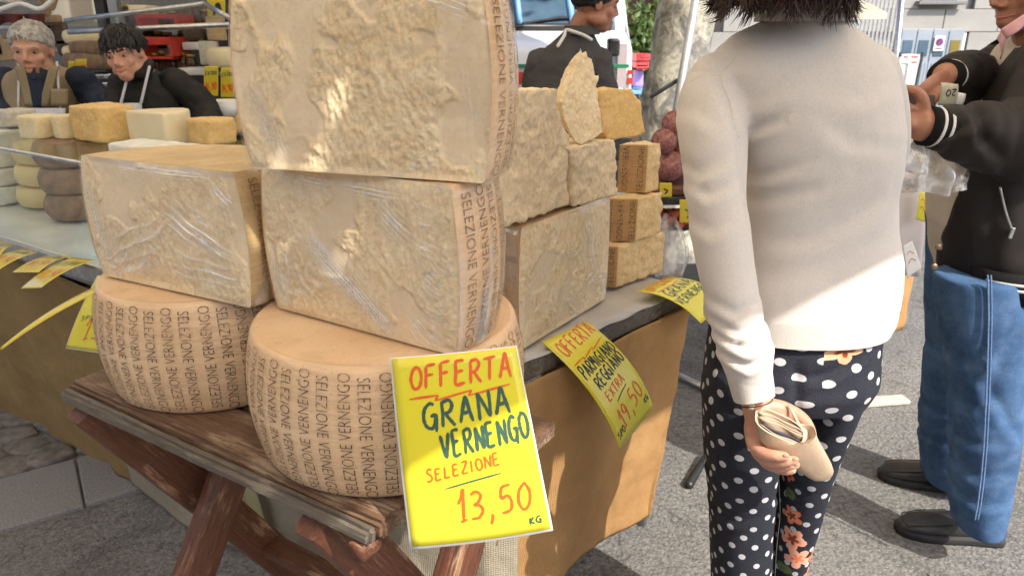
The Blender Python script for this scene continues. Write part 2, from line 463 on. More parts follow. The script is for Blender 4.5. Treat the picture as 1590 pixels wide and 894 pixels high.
# handwriting: every letter a few pen strokes on a 4 x 6 grid
G = {
 'O': ['2,6 .7,5 .2,3 .8,.7 2,0 3.3,.8 3.8,3 3.2,5.2 2,6 1.5,5.8'], 'F': ['.4,6 .3,3 .1,-.2', '.3,6 3.6,6.3', '.3,3.2 2.7,3.5'],
 'E': ['3.3,6 .6,5.8 .4,3 .3,.1 3.4,.2', '.4,3.1 2.8,3.4'], 'R': ['.5,6 .4,3 .2,-.1', '.3,5.8 2.4,6.2 3.4,5 2.4,3.4 .5,3', '1.2,3.1 2.4,1.4 3.6,-.2'],
 'T': ['-.2,5.9 4,6.3', '2,6 1.9,3 1.6,-.1'], 'A': ['0,-.2 1,3 2.2,6.2 2.9,3 3.6,-.3', '.7,2.1 3.3,2.4'],
 'G': ['3.4,5.6 2.2,6.2 .8,5.2 .2,3 .8,.9 2.2,.3 3.3,1.4 3.4,2.9', '2,2.9 3.6,3.0 3.2,-.9'], 'N': ['.3,-.2 .5,3 .6,6', '.6,6 2,3 3.3,0', '3.3,0 3.5,3 3.8,6.2'],
 'V': ['0,6 .9,3 1.7,0', '1.7,0 2.7,3 3.8,6.3'], 'S': ['3.5,5.4 2.3,6.2 1,5.6 .8,4.4 2,3.3 3.1,2.2 2.8,.8 1.4,0 .1,.5'],
 'L': ['.8,6 .5,3 .3,.2 1.8,0 3.3,.2'], 'I': ['1,6 .9,3 .7,-.1'], 'Z': ['.3,5.8 3.5,6 2,3 .2,.2 3.6,.2'],
 'P': ['.6,6 .5,3 .2,-.4', '.5,5.9 2.6,6.2 3.6,4.9 2.5,3.2 .5,2.9'], 'M': ['.1,-.2 .4,3 .7,6 1.4,4.4 2,2.6 2.7,4.4 3.5,6.1 3.8,3 3.9,-.2'],
 'X': ['.2,6 2,3 3.7,0', '3.6,6 2,3 .2,-.1'], 'K': ['.5,6 .4,3 .3,0', '3.2,6 1.7,4 .5,2.8 2,1.4 3.5,0'], 'C': ['3.4,5.4 2.2,6.1 .7,4.9 .3,2.8 1,.6 2.3,0 3.5,.7'],
 '1': ['.3,3.6 1.5,5 2.5,6.4 2.2,3 1.8,-.2', '.6,-.3 3.2,0'], '3': ['.6,5.6 2,6.2 3.3,5.2 2.6,3.8 1.4,3.2 2.9,2.9 3.6,1.6 2.4,.1 .4,.2'],
 '5': ['3.5,6.2 1,5.9 .8,3.5 2.5,3.9 3.5,2.4 2.8,.6 .5,0'], '0': ['2,6 .6,4.6 .4,2 1.6,0 3.2,1.4 3.6,4 2.6,5.9 2,6'], '9': ['3.2,4.6 2.2,6 .8,5 .9,3.6 2.2,3 3.3,4.4 3.1,2 2,-.4'],
 '8': ['2,3.2 .8,4.6 2,6 3.2,4.7 2,3.2 .6,1.5 2,0 3.4,1.4 2,3.2'], '2': ['.5,5 2,6.2 3.3,5 2.2,2.8 .2,.1 3.8,.2'], '4': ['2.6,6 .3,2 3.8,2.1', '2.7,3.6 2.5,-.4'], '6': ['3.2,5.8 1.2,4.6 .4,2 1.8,0 3.4,1.4 2.4,3.2 .6,2'], '7': ['.2,6 3.8,6.1 2,2.6 1.2,-.2'],
 ',': ['1,.6 1.1,-.3 .4,-1.6'], ' ': [], '€': ['3.4,5.4 2.2,6.1 .7,4.9 .3,2.8 1,.6 2.3,0 3.5,.7', '-.2,3.6 2.4,3.7', '-.2,2.4 2.2,2.5'],
}
def ribbon(pts, wd, fn, out):
    q = crom([V(x, y, 0) for x, y in pts], max(2, 5 * (len(pts) - 1) + 1)) if len(pts) > 2 else crom([V(x, y, 0) for x, y in pts], 4)
    n0 = len(out.v); m = len(q)
    for i, p in enumerate(q):
        d = (q[min(i + 1, m - 1)] - q[max(i - 1, 0)]); d = d.normalized() if d.length else V(1, 0, 0); nn = V(-d.y, d.x, 0)
        k = wd * (.5 if i in (0, m - 1) else 1) * (.85 + .3 * random.random())
        for s_ in (-1, 1): out.v.append(fn(p.x + nn.x * s_ * k / 2, p.y + nn.y * s_ * k / 2))
    for i in range(m - 1): out.f.append([n0 + 2 * i, n0 + 2 * i + 1, n0 + 2 * i + 3, n0 + 2 * i + 2])
def write(words, p0, p1, h, wd, fn, slant=.12, jit=.25):
    """pen lettering along the base line p0-p1 (sheet metres), letters h tall; fn maps sheet metres to the world"""
    out = MB(); p0, p1 = Vector((*p0, 0)), Vector((*p1, 0)); L = (p1 - p0).length; d = (p1 - p0) / L; up = V(-d.y, d.x, 0)
    ws = [.62 if c in 'I,1' else 1.0 for c in words]; tot = sum(ws); x = 0
    for c, wc in zip(words, ws):
        cell = L * wc / tot; kx = cell * .80 / (2.4 if c in 'I,' else 4.0 if c != '1' else 3.4); ky = h / 6 * (1 + (random.random() - .5) * .12); oy = (random.random() - .5) * h * .06
        for st in G[c]:
            pts = []
            for q in st.split():
                a, b = map(float, q.split(',')); a += (random.random() - .5) * jit; b += (random.random() - .5) * jit
                P = p0 + d * (x + a * kx + slant * b * ky) + up * (b * ky + oy); pts.append((P.x, P.y))
            ribbon(pts, wd, fn, out)
        x += cell
    return out.vf
def stroke(pts, wd, fn):
    out = MB(); ribbon(pts, wd, fn, out); return out.vf
def stroke_sharp(pts, wd, fn):
    out = MB()
    for a, b in zip(pts, pts[1:]): ribbon([a, b], wd, fn, out)
    return out.vf

class Sheet:
    """a hanging card given by its four corners (TL, TR, BR, BL) with a bow; fn(x, y) takes metres from the top left, y downwards negative"""
    def __init__(s, tl, tr, br, bl, bow=.01, bow2=0.0, curl=0.0):
        s.c = [Vector(p) for p in (tl, tr, br, bl)]; s.W = ((s.c[1] - s.c[0]).length + (s.c[2] - s.c[3]).length) / 2; s.H = ((s.c[3] - s.c[0]).length + (s.c[2] - s.c[1]).length) / 2
        s.n = (s.c[3] - s.c[0]).cross(s.c[1] - s.c[0]).normalized()
        if s.n.dot(V(0, 0, H) - s.c[0]) < 0: s.n = -s.n
        s.bow, s.bow2, s.curl = bow, bow2, curl
    def p(s, u, v, off=0):
        a, b, c, d = s.c
        P = (a * (1 - u) + b * u) * (1 - v) + (d * (1 - u) + c * u) * v
        return P + s.n * (s.bow * 4 * v * (1 - v) + s.bow2 * 4 * u * (1 - u) + s.curl * v * v * (u - .5) + off)
    def fn(s, off=.0011): return lambda x, y: s.p(x / s.W, -y / s.H, off)
def card(name, sh, mat, label, cat, lines, group=None, back=True, th=.0006):
    t = thing(name, label, cat, sh.p(.5, 0), 0, group)
    obj('card', sheet(lambda u, v: sh.p(u, v), 16, 20, th), mat, t, world=True)
    if back:
        e = .016                                                    # clear sleeve that stands out past the card
        q = Sheet(sh.p(-e, -e * .3, -.001), sh.p(1 + e * .5, -e * .3, -.001), sh.p(1 + e, 1 + e, -.001), sh.p(-e, 1 + e, -.001), sh.bow, sh.bow2, sh.curl)
        obj('sleeve', sheet(lambda u, v: q.p(u, v), 16, 20, .0004), M_WHITEP, t, world=True)
    f = sh.fn()
    for ln in lines:
        kind, m = ln[0], ln[-1]
        if kind == 'w':
            vf = write(ln[1], (ln[2][0] * sh.W, -ln[2][1] * sh.H), (ln[3][0] * sh.W, -ln[3][1] * sh.H), ln[4] * sh.H, ln[5], f)
            obj('lettering', vf, m, t, False, True, fix=False)
        else:
            vf = (stroke_sharp if kind == 'z' else stroke)([(x * sh.W, -y * sh.H) for x, y in ln[1]], ln[2], f)
            obj('pen_line', vf, m, t, False, True, fix=False)
    return t
# ------------------------------------------------------------------ ground
def big_sheet(name, x0, x1, y0, y1, z, mat):
    o = obj(name, ([(x0, y0, z), (x1, y0, z), (x1, y1, z), (x0, y1, z)], [[0, 1, 2, 3]]), mat, smooth=False); tag(o, kind='structure'); return o
big_sheet('ground', -150, 150, -60, 240, 0, M_ASPH)
# granite kerb strip and cobbles, as pieces of the pavement
pav = tag(obj('pavement', box((-2.6, 3.0, -.062), (4.2, 2.2, .1), Matrix.Rotation(R(34), 3, 'Z')), M_DARK, smooth=False), kind='structure')
MW[pav.name] = Matrix.Identity(4)
kd = V(.83, .558, 0); kn = V(-.558, .83, 0); k0 = V(-1.565, 1.847, 0)
s0 = -1.6
for k, ln in enumerate([.62, .55, .66, .52, .70, .6, .64]):
    c = k0 + kd * (s0 + ln / 2) + kn * .165
    o = obj('stone_slab', box(c + V(0, 0, -.018), (ln - .006, .325, .07), Matrix.Rotation(R(34 + random.uniform(-.4, .4)), 3, 'Z'), .006), M_GRANITE, pav, False); s0 += ln
def pebble(c, a, b, h, rot):
    vs = []; n = 9; ph = random.random() * 6
    rad = [1 + .14 * sin(2 * q * .7 + ph) + random.uniform(-.16, .12) for q in range(n)]
    rings = []
    for sc, z in ((1.0, -.03), (1.0, h * .55), (.93, h * .9), (.7, h * 1.02), (.3, h * 1.0)):
        rings.append([c + V(a * sc * rad[q] * cos(2 * pi * q / n + rot) * 1, b * sc * rad[q] * sin(2 * pi * q / n + rot), z) for q in range(n)])
    return loft(rings)
for i in range(11):
    for j in range(9):
        c = k0 + kd * (-.75 + i * .155 + (j % 2) * .07 + random.uniform(-.02, .02)) + kn * (.41 + j * .125 + random.uniform(-.015, .015))
        obj('cobble', pebble(c, .083, .068, .016 + random.uniform(0, .012), random.random()), M_COBBLE, pav)

# ------------------------------------------------------------------ bench of planks
BO = V(-.345, .913, 0); bd = V(.845, -.534, 0).normalized(); bn = V(.534, .845, 0).normalized(); BA = atan2(bd.y, bd.x); BZ = .83
bench = thing('trestle_bench', 'worn plank bench on crossed brown legs carrying two whole cheese wheels', 'bench', BO, BA)
def plank(s0, s1, o0, o1, z1, th, mat, name='plank', tilt=0):
    L, W = s1 - s0, o1 - o0
    n, m = 40, 5
    bm = bmesh.new(); bmesh.ops.create_cube(bm, size=1); bmesh.ops.scale(bm, vec=(L, W, th), verts=bm.verts)
    bmesh.ops.subdivide_edges(bm, edges=[e for e in bm.edges if abs((e.verts[0].co - e.verts[1].co).x) > L * .5], cuts=26)
    bmesh.ops.bevel(bm, geom=[e for e in bm.edges if e.calc_face_angle(0) > 1], offset=.006, segments=2, affect='EDGES')
    sd = random.randint(0, 999)
    P = np.array([tuple(v.co) for v in bm.verts]); d = fbm(P * [3, 22, 30], 1.0, 3, sd) * .0022
    for v, q in zip(bm.verts, d):
        v.co.z += q; v.co.y += q * 1.1
        if abs(v.co.x) > L * .47: v.co.x += q * 2
    bm.verts.index_update()
    vf = [tuple(v.co + V(0, 0, 0)) for v in bm.verts], [[v.index for v in f.verts] for f in bm.faces]; bm.free()
    o = obj(name, vf, mat, bench); o.location = ((s0 + s1) / 2, (o0 + o1) / 2, z1 - th / 2); o.rotation_euler = (tilt, 0, 0)
    return shade_auto(o, 50)
plank(-.585, .20, .008, .112, BZ, .030, M_PLANK); plank(-.565, .275, .118, .232, BZ - .002, .034, M_PLANK); plank(-.66, .262, .238, .37, BZ + .001, .034, M_PLANK)
plank(-.575, .19, -.014, .005, BZ - .005, .026, M_BATTEN, 'edge_batten')
def beam(a, b, w_, t_, mat, name):
    a, b = Vector(a), Vector(b); d = b - a; L = d.length; d.normalize()
    x = V(1, 0, 0) if abs(d.x) < .9 else V(0, 0, 1); y = d.cross(x).normalized(); x = y.cross(d).normalized(); M = Matrix((x, y, d)).transposed()
    n = 14; rings = []; sd = random.randint(0, 999)
    for i in range(n):
        c = a + d * (L * i / (n - 1)); q = ering((0, 0, 0), t_ / 2, w_ / 2, 16, 7)
        P = np.array([tuple(p) for p in q]) ; P[:, 2] = i * .12
        dd = fbm(P * [30, 30, 8], 1, 2, sd) * .0022
        rings.append([c + M @ (p * (1 + e * 8)) for p, e in zip(q, dd)])
    v, f = loft(rings)
    # object along its own X so that the grain follows it
    Mx = Matrix((d, x, y)).transposed().to_4x4(); Mx.translation = a
    inv = Mx.inverted(); o = obj(name, ([inv @ p for p in v], f), mat, bench); o.location = a; o.rotation_euler = Mx.to_euler()
    return shade_auto(o, 40)
for s_, g in ((-.50, 0), (.105, 0)):
    beam((s_ - .03, .012, .80), (s_ - .06, .50, 0), .085, .046, M_LEG, 'leg')
    beam((s_ + .03, .40, .80), (s_ + .05, -.13, 0), .085, .046, M_LEG, 'leg')
    beam((s_ - .0, .03, .780), (s_, .35, .780), .05, .09, M_PLANK, 'cross_batten')
beam((-.54, .36, .24), (.13, .36, .24), .06, .03, M_LEG, 'stretcher')
obj('peg', tube([(.165, -.012, .782), (.165, .03, .782)], .017, 14, round_end=False), M_LEG, bench, True)

# ------------------------------------------------------------------ cheese wheels and half wheels
def wheel_prof(Rr, bulge, h, e=.008):
    def f(z):
        r = Rr + bulge * (1 - (2 * z / h - 1) ** 2)
        q = min(z, h - z)
        if q < e: r -= e * (1 - sqrt(max(0, 1 - (1 - q / e) ** 2)))
        return r
    return f
def whole_wheel(loc, Rr, bulge, h, label, rz=0, ncol=46, tilt=None):
    t = thing('whole_cheese', label, 'cheese wheel', loc, rz, 'whole printed cheese wheels on the bench')
    f = wheel_prof(Rr, bulge, h); e = .008
    zs = [0, .001, .003, .008] + list(np.linspace(.02, h - .02, 14)) + [h - .008, h - .003, h - .001, h]
    pr = [(Rr * k, -.0) for k in (.3, .7)] + [(f(z), z) for z in zs] + [(Rr * k, h + .0012 * (1 - k)) for k in (.97, .9, .7, .3)]
    v, fc = lathe(pr, 128); P = np.array([tuple(p) for p in v]); n = fbm(P, 9, 3, 5) * .0014; rr = np.hypot(P[:, 0], P[:, 1]) + 1e-9
    k = (rr > Rr * .96); P[:, 0] += P[:, 0] / rr * n * k; P[:, 1] += P[:, 1] / rr * n * k; P[:, 2] += (~k) * n * .6
    shade_auto(obj('rind', (P, fc), M_RIND, t), 60)
    letters(t, f, h, np.arange(ncol) / ncol * 2 * pi, M_INK, .0020)
    return t
def letters(t, f, h, angles, mat, off, zz=None, deep=0.0):
    up = mesh('lettering', *column(f, *(zz or (.012, h - .006)), True, .0185, off), mat); dn = mesh('lettering', *column(f, *(zz or (.006, h - .012)), False, .0185, off), mat)
    for k, a in enumerate(angles):
        o = link('lettering', (dn, up)[k % 2], t); o.rotation_euler = (0, 0, a + random.uniform(-.006, .006)); o.location.y = deep
def half_wheel(bl, br, z0, Rr, bulge, h, label, seed, group='cut half wheels in cling film', film=True, rough=1.0, ncol=11, a0=.16, mat=None, rind=None, deep=0.0, folds=()):
    """half a wheel: the flat cut face runs from bl to br (ground points of its lower corners)"""
    bl, br = Vector((bl[0], bl[1], 0)), Vector((br[0], br[1], 0)); mid = (bl + br) / 2; d = br - bl
    t = thing('half_cheese', label, 'cheese', (mid.x, mid.y, z0), atan2(d.y, d.x), group)
    f = wheel_prof(Rr, bulge, h, .004)
    nx, nz = 190, 116
    A, Z = np.meshgrid(np.linspace(-1, 1, nx), np.linspace(0, 1, nz)); A, Z = A.ravel(), Z.ravel() * h
    rz_ = np.array([f(z) for z in np.linspace(0, h, nz)]).repeat(nx); X = A * rz_
    P = np.stack([X, np.full_like(X, seed * 3.1), Z], 1)
    edge = np.clip(np.minimum((1 - np.abs(A)) * Rr, np.minimum(Z, h - Z)) / .010, 0, 1); edge = edge * edge * (3 - 2 * edge)
    patch = np.clip((fbm(P * [1, 1, .62] + .02 * fbm(P, 30, 2, seed + 8)[:, None], 9.5, 2, seed) - .22) * 8, 0, 1)                    # planed places between the broken ones
    big = np.abs(fbm(P * [1, 1, .8], 6, 3, seed + 3)) * .0085 - .003
    crag = fbm(P * [1.4, 1, .75] + .03 * fbm(P, 10, 2, seed + 9)[:, None], 95, 4, seed + 5, .66) * .0019
    D_ = (big + crag * (1 - .93 * patch) * rough - patch * .0022); D_ = np.where(D_ > 0, .008 * np.tanh(D_ / .008), D_) if film else D_
    Y = -D_ * edge
    Q = np.stack([X, Y, Z], 1)
    fc = [[j * nx + i, j * nx + i + 1, (j + 1) * nx + i + 1, (j + 1) * nx + i] for j in range(nz - 1) for i in range(nx - 1)]
    co = obj('cut_face', (Q, fc), mat or M_CUT, t, fix=False); co.data.attributes.new('planed', 'FLOAT', 'POINT').data.foreach_set('value', patch.astype(np.float32))
    zs = np.linspace(0, h, 18); m = 56
    q0 = math.asin(deep / sqrt(Rr * Rr + deep * deep)); fd = lambda z: sqrt(f(min(max(z, 0), h)) ** 2 + deep * deep)
    rows = [[V(fd(z) * cos(q), deep + fd(z) * sin(q), z) for q in np.linspace(-q0, pi + q0, m)] for z in zs]
    v, g = loft(rows, False, False); n0 = len(v)
    g.append(list(range(m))[::-1]); g.append([(len(zs) - 1) * m + k for k in range(m)])
    shade_auto(obj('rind', (v, g), rind or M_RIND, t), 45)
    # the pale line where rind and paste meet
    letters(t, fd, h, [a0 - q0 + k * .165 for k in range(ncol)], M_INKF, .0012, None, deep)
    if film:
        nx2, nz2 = 260, 170; mb = MB()
        A, Z = np.meshgrid(np.linspace(-1, 1, nx2), np.linspace(0, 1, nz2)); A, Z = A.ravel(), Z.ravel() * h
        rz_ = np.array([f(z) for z in np.linspace(0, h, nz2)]).repeat(nx2) + .0025; X = A * rz_
        P = np.stack([X, np.full_like(X, seed * 1.7), Z], 1)
        fold_glint = np.zeros(len(X)); lift = np.zeros(len(X))
        for (x0, z0, x1, z1, wd, n_, am) in folds:                          # film folds with highlights put into their colour: (from, to, width, ridges, height)
            d_ = np.array([(x1 - x0) * Rr, (z1 - z0) * h]); L_ = np.hypot(*d_); d_ /= L_; rx, rz2 = X - x0 * Rr, Z - z0 * h
            al_ = (rx * d_[0] + rz2 * d_[1]) / L_; ac = (-rx * d_[1] + rz2 * d_[0]) + .010 * fbm(P, 8, 2, seed + 7) * (wd > .02)
            env = np.exp(-(ac / (wd * .5)) ** 2) * np.clip(np.minimum(al_ + .02, 1.04 - al_) * 4, 0, 1) * (al_ > -.02) * (al_ < 1.04)
            br = np.clip(.62 + .9 * fbm(np.stack([al_ * 3, ac * 55, P[:, 1]], 1), 1, 2, seed + n_), 0, 1)
            rg = np.abs(np.sin(pi * n_ * ac / wd + 2.2 * fbm(np.stack([al_ * 2.5, ac * 8, P[:, 1]], 1), 1, 2, seed)))
            sharp = (1 - rg) ** 2.2
            lift += env * br * sharp * am * 1.35; fold_glint = np.maximum(fold_glint, env * br * (.10 + .9 * sharp))
        wr = fbm(np.stack([X * 9, P[:, 1], Z * 30], 1), 1, 3, seed); ph = np.clip(fbm(P, 6, 2, seed + 2) * 1.2, 0, 1)
        edge = np.clip(np.minimum((1 - np.abs(A)) * Rr, np.minimum(Z, h - Z)) / .012, 0, 1)
        Y = -(.0022 + edge * (.0056 + lift + .0014 * np.abs(wr) * ph + .0028 * fbm(P, 9, 2, seed + 4)))
        mb.add((np.stack([X, Y, Z], 1), [[j * nx2 + i, j * nx2 + i + 1, (j + 1) * nx2 + i + 1, (j + 1) * nx2 + i] for j in range(nz2 - 1) for i in range(nx2 - 1)]))
        qs = np.linspace(-q0, pi + q0, 70); zf = np.linspace(-.001, h + .001, 40)
        P = np.array([[fd(z) * cos(q), fd(z) * sin(q), z] for z in zf for q in qs])
        k = .0030 + .0016 * fbm(P * [60, 60, 9], 1, 2, seed) + .0012 * fbm(P, 22, 2, seed)
        rr = np.hypot(P[:, 0], P[:, 1]); P[:, 0] *= 1 + k / rr; P[:, 1] *= 1 + k / rr; P[:, 1] += deep
        mb.add((P, [[j * 70 + i, j * 70 + i + 1, (j + 1) * 70 + i + 1, (j + 1) * 70 + i] for j in range(39) for i in range(69)]))
        fo = obj('cling_film', mb.vf, M_WRAP, t, fix=False); kk = np.clip((fbm(P * [70, 70, 7], 1, 2, seed + 1) - .05) * 1.6, 0, .7) * np.clip(fbm(P, 9, 2, seed + 6) + .5, 0, 1)
        fo.data.attributes.new('fold_glint', 'FLOAT', 'POINT').data.foreach_set('value', np.concatenate([fold_glint, kk]).astype(np.float32))
    return t
WH = .203
W2 = V(-.198, 1.066, BZ); W1 = V(-.562, 1.292, BZ)
whole_wheel((W2.x, W2.y, BZ + .002), .202, .016, WH, 'front printed cheese wheel beside the big yellow price card', R(5))
whole_wheel((W1.x, W1.y, BZ + .002), .190, .015, WH, 'back printed cheese wheel at the left end of the bench', R(11), 43)
ZT = BZ + WH + .006
half_wheel((-.375, 1.078), (-.071, .888), ZT, .173, .012, .231, 'wrapped half cheese with a glossy creased film, under the topmost half', 3, deep=.040, a0=.13, folds=((-.66, .66, .42, .10, .050, 11, .0030), (-.50, .50, .55, .02, .045, 8, .0024), (-.86, .46, -.70, .08, .055, 3, .0030), (-.95, .40, -.78, .02, .03, 5, .002), (.80, .52, .97, .44, .06, 9, .002), (.78, .34, .96, .30, .05, 7, .002), (-.55, .93, .75, .90, .018, 3, .0018), (.30, .84, .92, .62, .05, 6, .002), (.40, .95, .96, .80, .03, 4, .002), (.62, .2, .9, .05, .05, 5, .002), (-.74, .42, -.60, .14, .07, 1, .005)))
half_wheel((-.729, 1.235), (-.412, 1.072), ZT, .178, .014, .214, 'wrapped half cheese with stained flat top on the back wheel', 11, ncol=9, rind=M_RINDY, deep=.03, folds=((-.84, .22, .15, .62, .060, 3, .0034), (-.96, .85, -.74, .05, .040, 5, .0028), (.10, .66, .98, .34, .075, 5, .0032), (.05, .30, .96, .22, .05, 3, .003), (-.9, .1, -.5, .3, .05, 3, .003), (-.80, .16, -.25, .44, .085, 1, .005), (.45, .70, .95, .45, .08, 1, .004), (-.7, .96, .8, .95, .016, 3, .0018), (.75, .9, .98, .75, .03, 4, .002)))
half_wheel((-.360, 1.006), (-.034, .893), ZT + .2335, .172, .013, .226, 'topmost half cheese, the one that hides the stall roof, on another half', 21, rough=1.15, deep=.040, a0=.13, folds=((-.96, .55, -.70, .02, .030, 4, .0018), (.55, .97, .97, .90, .02, 3, .0016), (.86, .9, .97, .2, .014, 2, .0014), (-.3, .03, .5, .02, .014, 2, .0014)))

# ------------------------------------------------------------------ stall table on the right with broken cheese
TZ = .80
C0, C1 = V(-.01, 1.39, 0), V(.455, 1.872, 0)
td = (C1 - C0).normalized(); tn = V(td.y, -td.x, 0)
C2, C3 = C1 - tn * 1.1, C0 - tn * 1.1
stall = thing('stall_table', 'stall table under burlap holding broken and stacked cheese pieces', 'table', C0)
mb = MB(); mb.add(box((C0 + C1) / 2 - tn * .55 + V(0, 0, TZ - .028), ((C1 - C0).length, 1.1, .03), Matrix.Rotation(atan2(td.y, td.x), 3, 'Z'), .004))
obj('table_top', mb.vf, M_PLANK, stall, False, True)
obj('edge_rail', box((C0 + C1) / 2 + tn * .012 + V(0, 0, TZ - .033), ((C1 - C0).length + .03, .022, .045), Matrix.Rotation(atan2(td.y, td.x), 3, 'Z'), .004), M_BATTEN, stall, False, True)
def tcover(u, v):
    p = C0 + (C1 - C0) * (u * 1.03 - .01) - tn * (v * 1.06 - .03)
    return p + V(0, 0, TZ - .0045 + .0022 * sin(u * 31) * (v < .2) ** 1)
obj('paper_cover', sheet(tcover, 50, 20, .0012), simple('grey_waxed_paper', (.50, .48, .45), (.40, .38, .36), 9, .4), stall, True, True)
obj('leg', tube([(.40, 1.90, .79), (.405, 1.905, .0)], .018, 10, round_end=False), M_ALU, stall, True, True)
obj('leg', box((.375, 1.935, .07), (.025, .05, .14), Matrix.Rotation(.6, 3, 'Z'), .003), M_ALU, stall, False, True)
obj('leg', tube([C0 - tn * .1 + td * .1 + V(0, 0, .79), C0 - tn * .1 + td * .1], .018, 10, round_end=False), M_ALU, stall, True, True)

def drape(P, z_top, z_bot, name, mat, parent, seed, amp=.03, nu=120, nv=60, hem=None, inward=0.0, world=True):
    """cloth hanging from the line through the points P; folds grow downwards"""
    P = [Vector(p) for p in P]; seg = [(b - a).length for a, b in zip(P, P[1:])]; L = sum(seg)
    cum = np.concatenate([[0], np.cumsum(seg)])
    us = np.linspace(0, L, nu); xs = np.interp(us, cum, [p.x for p in P]); ys = np.interp(us, cum, [p.y for p in P])
    kx = np.gradient(xs); ky = np.gradient(ys); 
    ker = np.ones(9) / 9; pad = lambda a: np.convolve(np.pad(a, 4, 'edge'), ker, 'valid')
    nx_, ny_ = pad(ky), pad(-kx); l = np.hypot(nx_, ny_); nx_, ny_ = nx_ / l, ny_ / l
    v = []; uv = []
    for j in range(nv):
        k = j / (nv - 1)
        hb = np.array([z_bot + (hem(u / L) if hem else 0) for u in us]); z = z_top + (hb - z_top) * k
        q = np.stack([us * 4.2, np.full(nu, k * .9), np.full(nu, seed * 7.7)], 1)
        o = amp * (.15 + .85 * k) * fbm(q, 1, 2, seed) + .004 * fbm(np.stack([us * 16, z * 14, us * 0], 1), 1, 2, seed + 1) * min(1, k * 6) - inward * k + .006
        for i in range(nu):
            v.append((xs[i] + nx_[i] * o[i], ys[i] + ny_[i] * o[i], z[i])); uv.append((us[i], z[i]))
    f = [[j * nu + i, j * nu + i + 1, (j + 1) * nu + i + 1, (j + 1) * nu + i] for j in range(nv - 1) for i in range(nu - 1)]
    o = obj(name, (v, f), mat, parent, True, world and parent is not None, uv=uv, fix=False)
    m = o.modifiers.new('thick', 'SOLIDIFY'); m.thickness = .002
    return o
drape([C0 + tn * .03 - td * .02, C1 + tn * .03, C1 + tn * .03 + td * .04 - tn * .06, C1 + td * .03 - tn * .5], TZ - .05, .10, 'burlap_cloth', M_BURLAP, stall, 3, .035, 170, 60,
      hem=lambda u: .012 * sin(u * 9) + .05 * max(0, u - .3) - .05, inward=.075)
drape([V(-1.26, 2.05, 0), V(-.75, 1.72, 0), C0 + V(-.05, .0, 0), C0 + tn * .0 + td * .03], TZ - .05, .04, 'canvas_cloth', M_CANVAS, stall, 5, .03, 140, 50, inward=.0)
obj('tape_strip', sheet(lambda u, v: V(-.73 + u * .05 + .02 * v, 1.675 - .032 * u, .72 - v * .66) + V(.56, .83, 0) * -.012 + V(-.012 * sin(v * 5), 0, 0), 4, 20, .001), simple('pale_tape', (.42, .38, .20), (.34, .30, .15), 8, .5), stall, True, True)

# pieces on that table
def on_plane(x, y, P0, n):
    D = at(x, y, 1) - cam.location
    return cam.location + D * ((Vector(P0) - cam.location).dot(n) / D.dot(n))
def chunk(px, P0, n, th, label, mat, seed, amp=.004, voxel=.0042, name='cheese_piece', taper=.92, group='broken cheese pieces on the stall table', smooth=2, freq=45):
    n = Vector(n).normalized(); front = [on_plane(x, y, P0, n) for x, y in px]
    c = sum(front, V(0, 0, 0)) / len(front); base = V(c.x, c.y, min(p.z for p in front))
    back = [c + (p - c) * taper - n * th for p in front]
    rings = [back, front]
    P, f, Nn = remesh(loft(rings), voxel, smooth)
    d = (fbm(P, freq, 4, seed, .6) * amp + np.abs(fbm(P, 13, 2, seed + 3)) * amp * 1.6 - amp * .6)
    P = P + Nn * d[:, None]
    t = thing(name, label, 'cheese', base, 0, group)
    obj('paste', (P, f), mat, t, True, True, fix=False)
    return t
Bn = V(.83, -.56, 0)
half_wheel((.015, 1.43), (.243, 1.762), TZ + .002, .196, .006, .270, 'lower half cheese in film under the broken slab on the stall table', 31, 'broken cheese pieces on the stall table', ncol=8, folds=((.40, .98, .72, .20, .060, 4, .003), (.30, .28, .95, .16, .07, 3, .003), (.70, .32, .9, .05, .06, 2, .003), (-.4, .66, .2, .60, .018, 3, .002), (-.2, .3, .4, .1, .05, 4, .0024)))
tB = TZ + .256
chunk([(770, 140), (868, 137), (868, 165), (877, 195), (890, 222), (889, 250), (882, 275), (884, 318), (790, 351), (765, 358)], (.028, 1.45, 1.05), Bn, .14, 'tall rough broken cheese slab right behind the wrapped halves', M_CUT2, 41, .0035)
chunk([(877, 228), (905, 226), (930, 218), (955, 217), (957, 250), (956, 303), (890, 321), (887, 300), (890, 260), (885, 240)], (.036, 1.45, 1.05), Bn, .13, 'short square rough cheese piece below the upright shard', M_CUT2, 43, .0035)
chunk([(871, 158), (881, 130), (890, 116), (897, 90), (902, 74), (905, 83), (910, 78), (912, 88), (919, 92), (922, 102), (925, 118), (931, 116), (928, 134), (932, 165), (937, 206), (922, 217), (902, 227), (893, 222), (886, 208), (875, 185)], (.145, 1.60, 1.15), V(.75, -.62, .22), .05, 'pointed cheese shard standing upright on the pile', M_CUT, 47, .0019, .0025, freq=75, smooth=1, taper=.6)
chunk([(928, 142), (945, 134), (958, 136), (980, 137), (989, 152), (996, 158), (999, 180), (1003, 206), (995, 212), (945, 219), (934, 205)], (.20, 1.74, 1.13), V(.45, -.88, .1), .085, 'golden smooth cheese wedge beside the upright shard', M_GOLD, 53, .0022, .004, smooth=6, freq=26)

